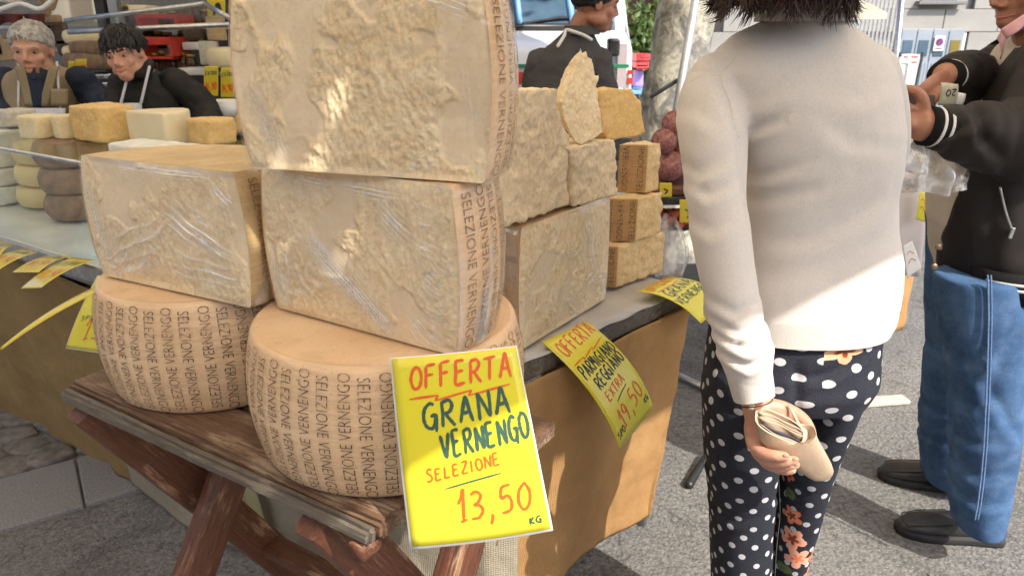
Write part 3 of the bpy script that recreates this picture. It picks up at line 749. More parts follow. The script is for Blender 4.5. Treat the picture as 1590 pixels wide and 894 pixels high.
def wedge(K, zb, h, rdir, rl, cdir, cl, label, seed, ncol=2):
    K = Vector((K.x, K.y, zb)); rdir, cdir = Vector(rdir).normalized(), Vector(cdir).normalized()
    a = K + rdir * rl; b = K; c = K + cdir * cl; d = a + cdir * cl * .9
    ring = lambda z: [V(p.x, p.y, z) for p in (a, b, c, d)]
    P, f, Nn = remesh(loft([ring(zb), ring(zb + h)]), .0045, 2)
    rn = V(rdir.y, -rdir.x, 0); rn = rn if rn.y < 0 else -rn
    w_ = np.array([tuple(p) for p in P]); face = ((w_ - np.array(K)) @ np.array(rn))
    k = np.clip((-face - .004) / .01, 0, 1)
    P = P + Nn * ((fbm(P, 34, 4, seed, .6) * .004) * k)[:, None]
    t = thing('cheese_wedge', label, 'cheese', (K.x, K.y, zb), 0, 'printed cheese wedges stacked on the stall table')
    obj('paste', (P, f), M_GOLDP, t, True, True, fix=False)
    e = K + rn * .0028
    obj('rind', box((a + K) / 2 + rn * -.001 + V(0, 0, h / 2), (rl - .004, .008, h - .004), Matrix.Rotation(atan2(rdir.y, rdir.x), 3, 'Z'), .002), M_RINDD, t, False, True)
    right = -rdir if rdir.x < 0 else rdir
    words = ['VERNENGO', 'SELEZIONE'] if ncol == 2 else ['SELEZIONE', 'VERNENGO', 'SELEZIONE']
    for i, wd in enumerate(words):
        P2, F2 = text_mesh(wd, -.012); P2[:, 0] -= P2[:, 0].min(); L = P2[:, 0].max(); s_ = h * .9 / L
        x0 = rl * (i + .5) / len(words); kk = .0165 / .72
        pos = []
        for p in P2:
            up = (i + len(words)) % 2 == 1
            z = zb + h * .05 + (p[0] * s_ if up else h * .9 - p[0] * s_)
            xx = x0 + ((-(p[1] - .36)) if up else (p[1] - .36)) * kk
            q = a + right * xx + rn * .0036; pos.append((q.x, q.y, z))
        obj('lettering', (pos, F2), M_INK, t, False, True, fix=False)
    return t
M_GOLDP = m_cheese('warm_cheese', (.74, .53, .27), (.66, .44, .20), (.80, .62, .38))
wedge(on_z(958, 447, TZ + .004), TZ + .004, .117, (-1, .12, 0), .075, (.72, .69, 0), .21, 'bottom wedge of the printed stack at the table corner', 61)
wedge(on_z(988, 375, TZ + .124), TZ + .123, .118, (-1, .02, 0), .092, (.72, .69, 0), .115, 'middle wedge of the printed stack with three columns of words', 62, 3)
wedge(on_z(1003, 300, TZ + .243), TZ + .243, .130, (-1, .05, 0), .078, (.70, .71, 0), .062, 'top wedge of the printed stack below the golden wedge', 63)

# ------------------------------------------------------------------ price cards
sg = Sheet(at(608, 557, .925), at(801, 538, .925), at(855, 820, .955), at(640, 848, .935), .006, .008)
card('price_card', sg, M_YEL, 'big yellow price card reading OFFERTA GRANA VERNENGO 13,50 on the bench', 'price card', [
    ('w', 'OFFERTA', (.13, .165), (.95, .15), .115, .0042, M_RED), ('z', [(.11, .215), (.34, .205), (.31, .232), (.60, .195), (.57, .222), (.90, .188)], .0032, M_RED),
    ('w', 'GRANA', (.20, .385), (.90, .325), .13, .0046, M_GREEN), ('w', 'VERNENGO', (.31, .535), (1.0, .475), .125, .0044, M_GREEN),
    ('w', 'SELEZIONE', (.17, .655), (.74, .60), .062, .0027, M_RED), ('s', [(.29, .70), (.5, .672), (.72, .648)], .0022, M_GREEN),
    ('w', '13,50', (.36, .885), (.93, .86), .15, .0040, M_RED), ('w', 'KG', (.86, .955), (.955, .95), .036, .0024, M_GREEN)], 'handwritten yellow price cards')
sg = Sheet(at(841, 531, 1.585), at(911, 499, 1.69), at(1014, 632, 1.735), at(963, 697, 1.63), .03, 0)
card('price_card', sg, M_YEL, 'yellow price card reading PARMIGIANO REGGIANO 19,50 on the burlap table', 'price card', [
    ('w', 'OFFERTA', (.12, .185), (.98, .105), .12, .0042, M_RED), ('z', [(.10, .265), (.35, .245), (.33, .265), (.62, .21), (.60, .235), (.93, .175)], .0030, M_RED),
    ('w', 'PARMIGIANO', (.10, .40), (.98, .33), .10, .0040, M_BLACKPEN), ('w', 'REGGIANO', (.20, .53), (.98, .44), .10, .0040, M_BLACKPEN), ('w', 'EXTRA', (.22, .645), (.72, .59), .075, .0034, M_RED),
    ('s', [(.34, .69), (.5, .655), (.68, .625)], .003, M_GREEN), ('w', '19,50', (.24, .90), (.95, .80), .15, .0042, M_RED), ('w', 'KG', (.86, .90), (.98, .88), .05, .003, M_BLACKPEN), ('w', 'SPO', (.06, .94), (.26, .915), .05, .003, M_BLACKPEN)],
    'handwritten yellow price cards', back=False)
sg = Sheet(at(989, 452, 1.86), at(1037, 430, 1.98), at(1132, 468, 1.95), at(1088, 502, 1.82), .02, 0)
card('price_card', sg, M_YEL, 'yellow price card sticking out behind the woman in the cream jumper', 'price card', [
    ('w', 'OFFERTA', (.08, .18), (.98, .13), .12, .0036, M_RED), ('z', [(.10, .25), (.5, .235), (.48, .255), (.93, .19)], .0028, M_RED),
    ('w', 'GRANA', (.12, .46), (.98, .40), .17, .0042, M_GREEN), ('w', 'VERNENGO', (.05, .66), (.98, .60), .14, .0038, M_GREEN)], 'handwritten yellow price cards', back=False)
# ------------------------------------------------------------------ awning over the stalls (above the picture)
a = N('awning_fabric'); a.t.nodes.remove(a.b)
df = a.n('BsdfDiffuse'); df.inputs['Color'].default_value = (.80, .77, .70, 1); tl = a.n('BsdfTranslucent'); tl.inputs['Color'].default_value = (.92, .84, .70, 1)
mx = a.n('MixShader'); mx.inputs[0].default_value = .8; a.l(df.outputs[0], mx.inputs[1]); a.l(tl.outputs[0], mx.inputs[2]); a.l(mx.outputs[0], a.out.inputs['Surface'])
M_AWN = a.m
AE, AD, AN = V(1.42, .20, 0), V(.78, .625, 0).normalized(), V(-.625, .78, 0).normalized()
aw = thing('stall_awning', 'cream canvas roof stretched over the cheese stall', 'awning', AE + V(0, 0, 0))
def awn(u, v):
    p = AE + AD * (-3.2 + 5.2 * u) + AN * (5.2 * v)
    return p + V(0, 0, 2.42 + .55 * (1 - abs(2 * v - 1)) - .04 * sin(u * pi * 4) ** 2)
def hit_roof(p):
    q = Vector(p)
    for _ in range(8): k = (q - AE); u_, v_ = (k.dot(AD) + 3.2) / 5.2, k.dot(AN) / 5.2; z = awn(min(max(u_, 0), 1), min(max(v_, 0), 1)).z; q = Vector(p) + sun_dir * ((z - p[2]) / sun_dir.z)
    return q
f1 = lambda x, y: hit_roof(on_plane(x, y, (-.197, .95, 1.4), V(-.328, -.945, 0))); f2 = lambda x, y: hit_roof(on_plane(x, y, (-.223, .983, 1.15), V(-.53, -.848, 0)))
sun_holes = [[f1(*p) for p in ((470, 232), (512, 216), (524, 272), (410, 272))], [f1(*p) for p in ((512, 158), (526, 157), (518, 176))], [f2(*p) for p in ((488, 340), (510, 344), (545, 392), (525, 384))]]
vs, fs = sheet(awn, 300, 150, .002)                                  # canvas with added holes, shaped to throw sun patches on the cheese
def inside(p, poly):
    r = False
    for a_, b_ in zip(poly, poly[1:] + poly[:1]):
        if (a_.y > p.y) != (b_.y > p.y) and p.x < (b_.x - a_.x) * (p.y - a_.y) / (b_.y - a_.y) + a_.x: r = not r
    return r
bb = [(min(q.x for q in t_), max(q.x for q in t_), min(q.y for q in t_), max(q.y for q in t_)) for t_ in sun_holes]
def in_sun_hole(f):
    c = Vector(vs[f[0]]).lerp(Vector(vs[f[2]]), .5)
    return any(b_[0] < c.x < b_[1] and b_[2] < c.y < b_[3] and inside(c, t_) for t_, b_ in zip(sun_holes, bb))
obj('canopy', (vs, [f for f in fs if not in_sun_hole(f)]), M_AWN, aw, True, True, fix=False)
for u, v in ((.0, .5), (.0, 0), (.0, 1)):
    p = awn(u, v); obj('pole', tube([p, V(p.x, p.y, 0)], .02, 10, round_end=False), M_ALU, aw, True, True)

# unseen houses, added to block low sky light from behind and left
M_OPP = simple('warm_grey_render', (.46, .41, .35), (.38, .34, .29), 2, .85, .003, 30)
for nm, c, sz, lb in (('sky_block_house', (-3, -11, 2.1), (22, 4, 4.2), 'unseen long warm grey house added behind the camera to block low sky light'), ('sky_block_house', (-13, -1, 2.1), (4, 16, 4.2), 'unseen warm grey house added on the left to block low sky light')):
    hh = thing(nm, lb, 'building', (c[0], c[1], 0)); obj('wall', box((0, 0, c[2]), sz), M_OPP, hh, False)
    for k in range(6): obj('window', box((-8 + 3.2 * k, sz[1] / 2, 2.2) if sz[0] > sz[1] else (sz[0] / 2, -6 + 2.4 * k, 2.2), (1.1, .08, 1.6) if sz[0] > sz[1] else (.08, 1.1, 1.6)), M_DARK, hh, False)
# ------------------------------------------------------------------ people: materials
def m_skin(name, c1, c2, c3):
    a = N(name); b = a.noise(16, 5, .6); f = a.noise(120, 5, .6); p = a.noise(45, 4, .6)
    col = a.ramp(b, [(.35, c2), (.65, c1)]); col = a.mix(a.ramp(p, [(.5, 0.0), (.75, .5)]), col, c3)
    a.base(col); a.rough(.45); a.bump(f, .0007, .7); a.set(**{'Subsurface_Weight': .12, 'Subsurface_Scale': .01})
    return a.m
M_SKIN = m_skin('skin', (.60, .33, .225), (.52, .255, .17), (.56, .22, .16))
M_SKIN2 = m_skin('weathered_skin', (.42, .20, .125), (.33, .145, .085), (.40, .14, .09))
def m_cloth(name, c1, c2, fine=300, rough=.85, bump=.0006, big=6, spec=.2, sheen=.0):
    a = N(name); b = a.noise(big, 4); f = a.noise(fine, 3, .6)
    col = a.ramp(b, [(.35, c2), (.65, c1)]); col = a.mix(a.ramp(f, [(.3, .3), (.6, 0.0)]), col, tuple(x * .6 for x in c2))
    a.base(col); a.rough(rough); a.b.inputs['Specular IOR Level'].default_value = spec; a.bump(f, bump, .8)
    if sheen: a.set(**{'Sheen_Weight': sheen})
    return a.m
M_KNIT = m_cloth('cream_fine_knit', (.63, .585, .545), (.59, .545, .505), 420, .8, .0005, 5, .25, .2)
M_SATIN = m_cloth('black_jacket_cloth', (.026, .021, .020), (.017, .014, .013), 500, .62, .0004, 8, .3)
M_RIB = m_cloth('black_rib_knit', (.012, .012, .012), (.008, .008, .008), 400, .8, .0008)
M_STRIPE = m_cloth('white_rib_stripe', (.75, .74, .72), (.68, .67, .65), 400, .8)
M_JUMPER = m_cloth('oatmeal_knit', (.55, .50, .44), (.48, .43, .38), 250, .85, .001)
M_CHAR = m_cloth('charcoal_fleece', (.085, .082, .085), (.062, .060, .063), 200, .9, .001)
M_VEST = m_cloth('khaki_vest_cloth', (.34, .27, .17), (.27, .21, .13), 200, .85)
M_NAVY = m_cloth('navy_shirt_cloth', (.03, .038, .065), (.02, .026, .045), 200, .85)
M_BLK = m_cloth('black_quilted_cloth', (.022, .020, .018), (.014, .013, .012), 200, .6)
M_APRON = m_cloth('white_apron_cloth', (.66, .66, .70), (.58, .58, .63), 200, .85)
M_DENIM0 = None
def m_denim():
    a = N('blue_denim'); uv = a.tc.outputs['UV']
    f = a.noise(1, 5, .7, a.map((700, 160, 1), src='UV')); b = a.noise(7, 5, .6); c = a.noise(22, 5, .6)
    col = a.ramp(b, [(.30, (.032, .070, .155)), (.62, (.068, .140, .275))]); col = a.mix(a.ramp(c, [(.42, 0.0), (.75, .32)]), col, (.20, .32, .50))
    col = a.mix(a.ramp(f, [(.3, .55), (.6, 0.0)]), col, (.012, .03, .09))
    a.base(col); a.rough(.9); a.bump(f, .0009, .8, a.bump(c, .003, .5)); a.b.inputs['Specular IOR Level'].default_value = .2; return a.m
M_DENIM = m_denim()
M_HAIRD = simple('dark_brown_hair', (.060, .027, .018), (.022, .011, .008), 60, .35, .001, 90, (1, 1, .15))
M_HAIRB = simple('black_hair', (.012, .010, .010), (.006, .005, .005), 60, .45, .002, 120)
M_HAIRG = simple('grey_hair', (.50, .48, .46), (.30, .28, .26), 60, .7, .004, 120)
M_EYE = simple('eye', (.02, .012, .01), (.01, .006, .005), 40, .15)
M_EYEW = simple('eye_white', (.34, .28, .25), (.28, .23, .2), 40, .25)
M_LIP = simple('lips', (.42, .14, .11), (.36, .11, .09), 60, .5)
M_LEATHER = simple('tan_wallet_leather', (.50, .37, .26), (.43, .31, .215), 14, .42, .0006, 160)
M_LEATHERD = simple('wallet_lining', (.40, .32, .24), (.33, .26, .19), 20, .6)
M_DKLIN = simple('grey_wallet_cloth', (.07, .07, .09), (.05, .05, .065), 40, .7)
M_SHOE = simple('black_shoe_leather', (.042, .042, .045), (.024, .024, .026), 20, .38, .001, 80)
M_SOLE = simple('dark_rubber_sole', (.028, .028, .028), (.018, .018, .018), 40, .75)
M_BRASS = simple('brass_button', (.35, .24, .16), (.25, .16, .1), 40, .35, metal=.8)

def perp(f, u):
    f = Vector(f).normalized(); r = f.cross(Vector(u)).normalized(); u = r.cross(f).normalized(); return f, r, u
def head_shapes(c, fwd, up, s, ears=True, lean=1.0, smile=False):
    f, r, u = perp(fwd, up); M = Matrix((r, f, u)).transposed(); c = Vector(c); q = lambda x, y, z: c + (r * x + f * y + u * z) * s
    E = lambda p, rad, n=18, m=12: ball(q(*p), [k * s for k in rad], M, n, m)
    mb = MB()
    mb.add(E((0, -.05, .13), (.335, .42, .37))); mb.add(E((0, .10, -.12), (.255 * lean, .29, .36))); mb.add(E((0, .22, -.36), (.15 * lean, .13, .12)))
    mb.add(E((0, .33, -.30), (.10, .09, .10))); mb.add(E((0, .22, .10), (.25, .165, .20)))
    for x in (-1, 1):
        mb.add(E((x * .15, .23, -.09), (.115, .11, .12))); mb.add(E((x * .20, .02, -.26), (.10 * lean, .2, .12)))
        mb.add(E((x * .048, .405, -.125), (.036, .045, .030)))
        if ears: mb.add(E((x * .335, -.05, -.02), (.035, .075, .125)))
    mb.add(tube([q(-.20, .345, .115), q(0, .375, .10), q(.20, .345, .115)], [.035 * s, .045 * s, .035 * s], 10))
    mb.add(tube([q(0, .38, .10), q(0, .43, 0), q(0, .470, -.09), q(0, .42, -.130)], [.030 * s, .037 * s, .046 * s, .026 * s], 10))
    k = .02 if smile else 0
    mb.add(tube([q(-.11, .335, -.225 + k), q(0, .385, -.232), q(.11, .335, -.225 + k)], [.018 * s, .030 * s, .018 * s], 8))
    mb.add(tube([q(-.10, .33, -.262 + k), q(0, .375, -.275), q(.10, .33, -.262 + k)], [.018 * s, .032 * s, .018 * s], 8))
    return mb.vf, q, M
def face_parts(t, q, M, s, brow=M_HAIRB, smile=False, wide=.055):
    for x in (-1, 1):
        obj('eye', ball(q(x * .145, .330, .028), (wide * s, .030 * s, .024 * s), M, 12, 8), M_EYEW, t, True, True)
        obj('iris', ball(q(x * .140, .352, .028), (.024 * s, .014 * s, .024 * s), M, 10, 8), M_EYE, t, True, True)
        obj('eyebrow', tube([q(x * .06, .392, .115), q(x * .15, .385, .14), q(x * .24, .325, .115)], [.016 * s, .02 * s, .010 * s], 8), brow, t, True, True)
    k = .028 if smile else 0
    obj('lips', tube([q(-.115, .342, -.244 + k), q(0, .408, -.252), q(.115, .342, -.244 + k)], [.010 * s, .020 * s, .010 * s], 8, 9), M_LIP, t, True, True)
def hair_cap(t, q, M, s, mat, name='hair', top=.02, rad=(.365, .455, .385), c=(0, -.075, .15), cut=-.1, front=.20, seed=3, rough=.012, side=.0):
    """a short hair cut: the skull's upper back part, standing off, roughened into locks"""
    v, f = ball((0, 0, 0), rad, None, 64, 40)
    P = np.array([tuple(p) for p in v]); Y, Z, X = P[:, 1] + c[1], P[:, 2] + c[2], np.abs(P[:, 0])
    line = np.where(Y > 0, front + (.36 - Y) * -.55 * 1 , cut) ; line = np.where((Y > -.02) & (Y < .12), np.maximum(line, -.02), line)
    line = line + .05 * fbm(P, 9, 3, seed)
    keep = Z > line
    P2 = P * (1 + (fbm(P * [1, 1, .5], 16, 3, seed) * .06 + .02))[:, None]
    P2 = np.where(keep[:, None], P2, P * .86)
    W_ = [q(p[0] + c[0], p[1] + c[1], p[2] + c[2]) for p in P2]
    fs = [g for g in f if any(keep[i] for i in g)]
    return obj(name, (W_, fs), mat, t, True, True)

def hair_tufts(t, q, s, mat, n, seed, front=.2, ln=.16, droop=.5, side=-.05, r=.010):
    rr = np.random.RandomState(seed); mb = MB()
    for i in range(n):
        a_ = rr.uniform(0, 2 * pi); e = rr.uniform(.02, 1.25); d = V(cos(a_) * sin(e), sin(a_) * sin(e), cos(e)); p = V(d.x * .362, -.075 + d.y * .455, .15 + d.z * .385)
        if p.z < (front + .02 if p.y > 0 else side): continue
        tg = V(d.x * .8, d.y * .9 + .15, -.75 * sin(e) - .05) + V(*rr.normal(0, .35, 3)); tg = (tg - d * tg.dot(d) * .9).normalized(); L = ln * rr.uniform(.6, 1.3)
        pts = [p - d * .02, p + d * .025 + tg * L * .4, p + d * .012 + tg * L * .8 - V(0, 0, .02), p + tg * L * 1.1 - V(0, 0, .05 * droop)]
        mb.add(tube([q(*x) for x in pts], [r * s * k for k in (1, 1.1, .8, .15)], 5, 7, round_end=False))
    return obj('hair_locks', mb.vf, mat, t, True, True, fix=False)
def hand_shapes(wrist, d, palm_n, thumb_side, curl=(.5, .6, .4), s=1.0, spread=.1, thumb=None, fcurl=None, wr=.026):
    """palm and five fingers: d points from wrist to knuckles, palm_n out of the palm, thumb_side towards the thumb"""
    d = Vector(d).normalized(); pn = Vector(palm_n); pn = (pn - d * pn.dot(d)).normalized(); ts = Vector(thumb_side); ts = (ts - d * ts.dot(d) - pn * ts.dot(pn)).normalized()
    w0 = Vector(wrist); q = lambda a, b, c: w0 + (d * a + ts * b + pn * c) * s
    mb = MB()
    mb.add(tube([q(-.05, 0, 0), q(0, 0, 0), q(.025, .002, 0), q(.055, .003, 0), q(.088, 0, .001)], [wr * s, .027 * s, .034 * s, .041 * s, .038 * s], 16, 12, flat=.44, up=ts))
    mb.add(ball(q(.035, .022, .010), (.020 * s, .020 * s, .016 * s)))
    roots = [(.086, .030, .0), (.092, .010, -.001), (.088, -.010, 0), (.078, -.029, .002)]; lens = [(.040, .025, .020), (.045, .029, .022), (.041, .027, .021), (.032, .020, .018)]
    for k, (rt, ln) in enumerate(zip(roots, lens)):
        cu = (fcurl[k] if fcurl else curl); p = q(*rt); ang = 0; side = (1.5 - k) * spread
        pts = [q(rt[0] - .03, rt[1] * .85, rt[2]), p]; rad = [.0095 * s, .0105 * s]
        for j, l in enumerate(ln):
            ang += cu[j]; dr = (d * cos(ang) + pn * sin(ang)) * cos(side) + ts * sin(side); p = p + dr * (l * s); pts.append(p); rad.append((.0098, .0088, .0072)[j] * s * (1 if k < 3 else .88))
        mb.add(tube(pts, rad, 10, 14, up=ts))
    th = thumb or ((.03, .030, .008), (.052, .050, .016), (.080, .058, .020), (.102, .054, .024))
    mb.add(tube([q(*p) for p in th], [.014 * s, .0130 * s, .0112 * s, .0088 * s], 10, 14, up=pn))
    return mb.vf
def rings_px(rows, Y, b, n=32, pw=2.3, tw=0):
    """rows of (y, left, right[, b[, Y]]) in photo pixels -> level ellipses whose outline seen from the camera spans left..right"""
    out = []
    for k, r in enumerate(rows):
        y, l, r_ = r[:3]; bb = r[3] if len(r) > 3 else b; YY = r[4] if len(r) > 4 else Y
        c = on_y((l + r_) / 2, y, YY); A, B = on_y(l, y, YY), on_y(r_, y, YY); ph = atan2(c.x, c.y)
        w_ = (B - A).length / 2 * cos(ph); de = ph + tw
        a_ = sqrt(max(w_ * w_ - (bb * sin(de)) ** 2, (.55 * w_) ** 2)) / cos(de)
        out.append(ering(c, a_, bb, n, pw, (cos(tw), sin(tw), 0), (-sin(tw), cos(tw), 0)))
    return out
def crease(P, Nn, pts, A, w_, kind='fold', only=None):
    """a soft fold pressed along a line given in world X, Z"""
    pts = [np.array((p[0], p[2])) for p in pts]; Q = P[:, [0, 2]]; best = np.full(len(P), 9.); sg_ = np.zeros(len(P)); tt = np.zeros(len(P)); tot = len(pts) - 1
    for i, (a_, b_) in enumerate(zip(pts, pts[1:])):
        d = b_ - a_; L = np.linalg.norm(d); d = d / L; r = Q - a_; k = np.clip(r @ d, 0, L); e = r - k[:, None] * d; ds = np.hypot(e[:, 0], e[:, 1])
        m = ds < best; best[m] = ds[m]; sg_[m] = np.sign(r[m, 0] * d[1] - r[m, 1] * d[0]); tt[m] = (i + k[m] / L) / tot
    x = best / w_; fade = np.sin(np.clip(tt, 0.02, .98) * pi) ** .5
    d = -np.exp(-x * x) if kind == 'groove' else (np.exp(-x * x) if kind == 'ridge' else sg_ * x * np.exp(-x * x) * 1.6 - .35 * np.exp(-x * x))
    d = d * A * fade
    if only is not None: d = d * only
    return P + Nn * d[:, None]

# ------------------------------------------------------------------ woman in the cream jumper
WY = 1.27
woman = thing('person', 'woman seen from behind in a cream jumper and polka dot trousers', 'person', (.50, WY, 0))
torso_rows = [(28, 1195, 1305, .060), (52, 1140, 1342, .072), (78, 1108, 1368, .088), (110, 1090, 1386, .100), (150, 1104, 1396, .112), (200, 1126, 1402, .118), (255, 1140, 1398, .116), (300, 1146, 1390, .110),
              (350, 1140, 1391, .110), (400, 1124, 1400, .118), (435, 1108, 1398, .128), (470, 1094, 1392, .134), (492, 1090, 1386, .136)]
arm_l = [(1114, 122, 1.262), (1103, 165, 1.235), (1107, 215, 1.20), (1112, 290, 1.165), (1120, 370, 1.13), (1132, 440, 1.11), (1146, 505, 1.09), (1158, 545, 1.078), (1166, 590, 1.07)]
arm_r_ = [.050, .055, .056, .0505, .047, .044, .043, .045, .034]
al = [on_y(*p) for p in arm_l]
ar = [on_y(1344, 112, 1.27), on_y(1358, 170, 1.32), on_y(1362, 235, 1.40), on_y(1352, 262, 1.50), on_y(1320, 235, 1.62), on_y(1270, 215, 1.66)]
mb = MB(); mb.add(loft(rings_px(torso_rows, WY, .11))); mb.add(tube(al, arm_r_, 20, 40)); mb.add(tube(ar, [.052, .056, .054, .05, .042, .036], 18, 24))
P, f, Nn = remesh(mb.vf, .0058, 7)
bk = (Nn[:, 1] < .3).astype(float); X, Z = P[:, 0], P[:, 2]
arm_d = np.min([np.linalg.norm(P - np.array(a_.lerp(b_, k)), axis=1) for a_, b_ in zip(al, al[1:]) for k in (0, .33, .67)], axis=0); onarm = np.clip((.066 - arm_d) / .012, 0, 1); body_ = bk * (1 - onarm)
Y0 = 1.15; L_ = lambda *pp: [on_y(x, y, Y0) for x, y in pp]
for pts, A, w_ in (([(1150, 222), (1185, 215), (1222, 192)], .010, .012), ([(1152, 310), (1185, 298), (1255, 262)], .007, .014), ([(1155, 350), (1215, 322), (1290, 300)], .005, .018), ([(1320, 165), (1350, 160), (1392, 128)], .004, .018),
                    ([(1300, 380), (1345, 352), (1395, 300)], .005, .022), ([(1130, 470), (1230, 440), (1330, 400)], .003, .03), ([(1150, 180), (1200, 160), (1240, 130)], .003, .016), ([(1280, 200), (1320, 230), (1390, 240)], .004, .02), ([(1200, 400), (1260, 385), (1330, 345)], .0035, .02)):
    P = crease(P, Nn, L_(*pts), A, w_, 'fold', body_)
P = crease(P, Nn, L_((1122, 118), (1134, 160), (1146, 230)), .005, .006, 'groove', bk)
P = crease(P, Nn, L_((1052, 120), (1085, 112), (1122, 118), (1150, 70)), .0022, .0035, 'groove', bk)
P = crease(P, Nn, L_((1146, 205), (1152, 270), (1158, 330)), .007, .010, 'groove', bk)
Ya = 1.07
for pts, A, w_ in (([(1060, 275), (1100, 290), (1150, 258)], .006, .014), ([(1072, 300), (1110, 318), (1152, 300)], .006, .012), ([(1090, 470), (1140, 488), (1185, 470)], .005, .011), ([(1100, 520), (1150, 535), (1192, 505)], .008, .009), ([(1108, 545), (1155, 560), (1196, 535)], .008, .008),
                    ([(1098, 500), (1140, 515), (1175, 498)], .006, .009), ([(1075, 200), (1105, 190), (1140, 215)], .004, .016), ([(1070, 360), (1110, 372), (1150, 350)], .004, .014)):
    P = crease(P, Nn, [on_y(x, y, Ya) for x, y in pts], A, w_, 'fold', onarm * bk)
P = P + Nn * (fbm(P * [1, 1, .7], 7, 3, 77) * .0022)[:, None]
obj('jumper', (P, f), M_KNIT, woman, True, True, fix=False)
jx, jy = (795 + F * P[:, 0] / (P[:, 1] * cp + (H - P[:, 2]) * sp), 447 + F * (-P[:, 1] * sp + (H - P[:, 2]) * cp) / (P[:, 1] * cp + (H - P[:, 2]) * sp))
def on_jumper(x, y):
    i = int(np.argmin(np.hypot(jx - x, jy - y) + np.where(Nn[:, 1] > -.1, 60, 0))); return Vector(P[i]) + Vector(Nn[i]) * -.0002
def seam_line(pts, r=.0008):
    q = crom([V(x, y, 0) for x, y in pts], 26); q = [on_jumper(a_.x, a_.y) for a_ in q]; q = [q[0]] + [(q[k - 1] + q[k] * 2 + q[k + 1]) / 4 for k in range(1, len(q) - 1)] + [q[-1]]
    obj('seam', tube(q, r, 5), M_KNITD, woman, True, True)
M_KNITD = m_cloth('jumper_seam_knit', (.60, .555, .515), (.57, .525, .485), 420, .85, .0005)  # knit of the seams, slightly darker than the jumper
seam_line([(1072, 128), (1092, 116), (1120, 118)]); seam_line([(1165, 62), (1140, 92), (1120, 118), (1132, 160), (1146, 215)])
nk0, nk1 = on_y(1245, 34, 1.255), on_y(1245, 16, 1.255)
rib_band_later = (nk0, nk1)
# ribbed hem and cuff
def rib_band(c0, c1, a0, a1, b0, b1, name, mat, parent, n=150, d=.0016, ax=(1, 0, 0), ay=(0, 1, 0), cut=6):
    rows = []
    for j in range(cut):
        k = j / (cut - 1); c = Vector(c0).lerp(Vector(c1), k); A_, B_ = a0 + (a1 - a0) * k, b0 + (b1 - b0) * k; row = []
        for i in range(n):
            q = 2 * pi * i / n; e = 1 + (d / A_) * (1 if i % 2 else -1) * (0 if j in (0, cut - 1) else 1)
            g = 2 / 2.3; row.append(c + Vector(ax) * (A_ * e * math.copysign(abs(cos(q)) ** g, cos(q))) + Vector(ay) * (B_ * e * math.copysign(abs(sin(q)) ** g, sin(q))))
        rows.append(row)
    return obj(name, loft(rows, False), mat, parent, True, True)
pa, pb = on_y(1091, 507, WY), on_y(1390, 500, WY); qa, qb = on_y(1086, 556, WY), on_y(1378, 532, WY); pa.z, pb.z, qa.z, qb.z = on_y(0, 518, 1.135).z, on_y(0, 492, 1.14).z, on_y(0, 556, 1.135).z, on_y(0, 528, 1.14).z
rib_band((pa + pb) / 2 - V(.006, 0, 0), (qa + qb) / 2 - V(.006, 0, 0), abs(pb.x - pa.x) / 2 * .94, abs(qb.x - qa.x) / 2 * .93, .137, .138, 'ribbed_hem', M_KNIT, woman, 340, .0010)
cu0, cu1 = on_y(1160, 563, 1.075), on_y(1171, 617, 1.062); cd = (cu1 - cu0).normalized(); cax = V(1, 0, 0); cax = (cax - cd * cax.dot(cd)).normalized(); cay = cd.cross(cax)
rib_band(cu0, cu1, .036, .0325, .033, .029, 'ribbed_cuff', M_KNIT, woman, 90, .0008, cax, cay)

rib_band(rib_band_later[0], rib_band_later[1], .074, .068, .066, .060, 'neckband', M_KNIT, woman, 160, .0007)
# trousers
legY = WY + .0
pel = [(455, 1110, 1374, .100), (505, 1098, 1366, .120), (575, 1087, 1362, .136), (605, 1087, 1345, .120)]
ll = [(565, 1090, 1236, .104, 1.245), (610, 1086, 1236, .104, 1.245), (660, 1088, 1224, .098, 1.25), (720, 1091, 1208, .090, 1.255), (800, 1098, 1202, .078, 1.27), (894, 1102, 1199, .068, 1.28), (990, 1106, 1186, .058, 1.28), (1110, 1118, 1180, .044, 1.28), (1290, 1132, 1176, .034, 1.29)]
lr = [(560, 1232, 1354, .104, 1.25), (610, 1233, 1337, .104, 1.25), (660, 1212, 1318, .098, 1.26), (720, 1200, 1296, .088, 1.275), (780, 1194, 1280, .078, 1.295), (840, 1188, 1262, .072, 1.31), (894, 1182, 1250, .066, 1.325), (990, 1180, 1240, .056, 1.37), (1110, 1180, 1236, .044, 1.38), (1270, 1180, 1222, .034, 1.39)]
mb = MB(); mb.add(loft(rings_px(pel, 1.262, .12))); mb.add(loft(rings_px(ll, 1.25, .1, 28))); mb.add(loft(rings_px(lr, 1.25, .1, 28)))
P, f, Nn = remesh(mb.vf, .0062, 6)
bk = (Nn[:, 1] < .3).astype(float)
Lp = lambda *pp: [on_y(x, y, 1.15) for x, y in pp]
P = crease(P, Nn, Lp((1234, 560), (1233, 590), (1228, 640)), .010, .010, 'groove', bk)
P = crease(P, Nn, Lp((1232, 590), (1280, 582), (1345, 560)), .008, .012, 'fold', bk)
P = crease(P, Nn, Lp((1232, 592), (1190, 602), (1120, 600)), .004, .014, 'fold', bk)
for pts in ([(1095, 640), (1150, 655), (1210, 640)], [(1100, 770), (1140, 782), (1190, 765)], [(1206, 700), (1250, 715), (1292, 690)], [(1202, 800), (1240, 812), (1278, 795)], [(1100, 830), (1150, 838), (1192, 820)]):
    P = crease(P, Nn, Lp(*pts), .004, .012, 'fold', bk)
P = P + Nn * (fbm(P, 9, 3, 71) * .0018)[:, None]
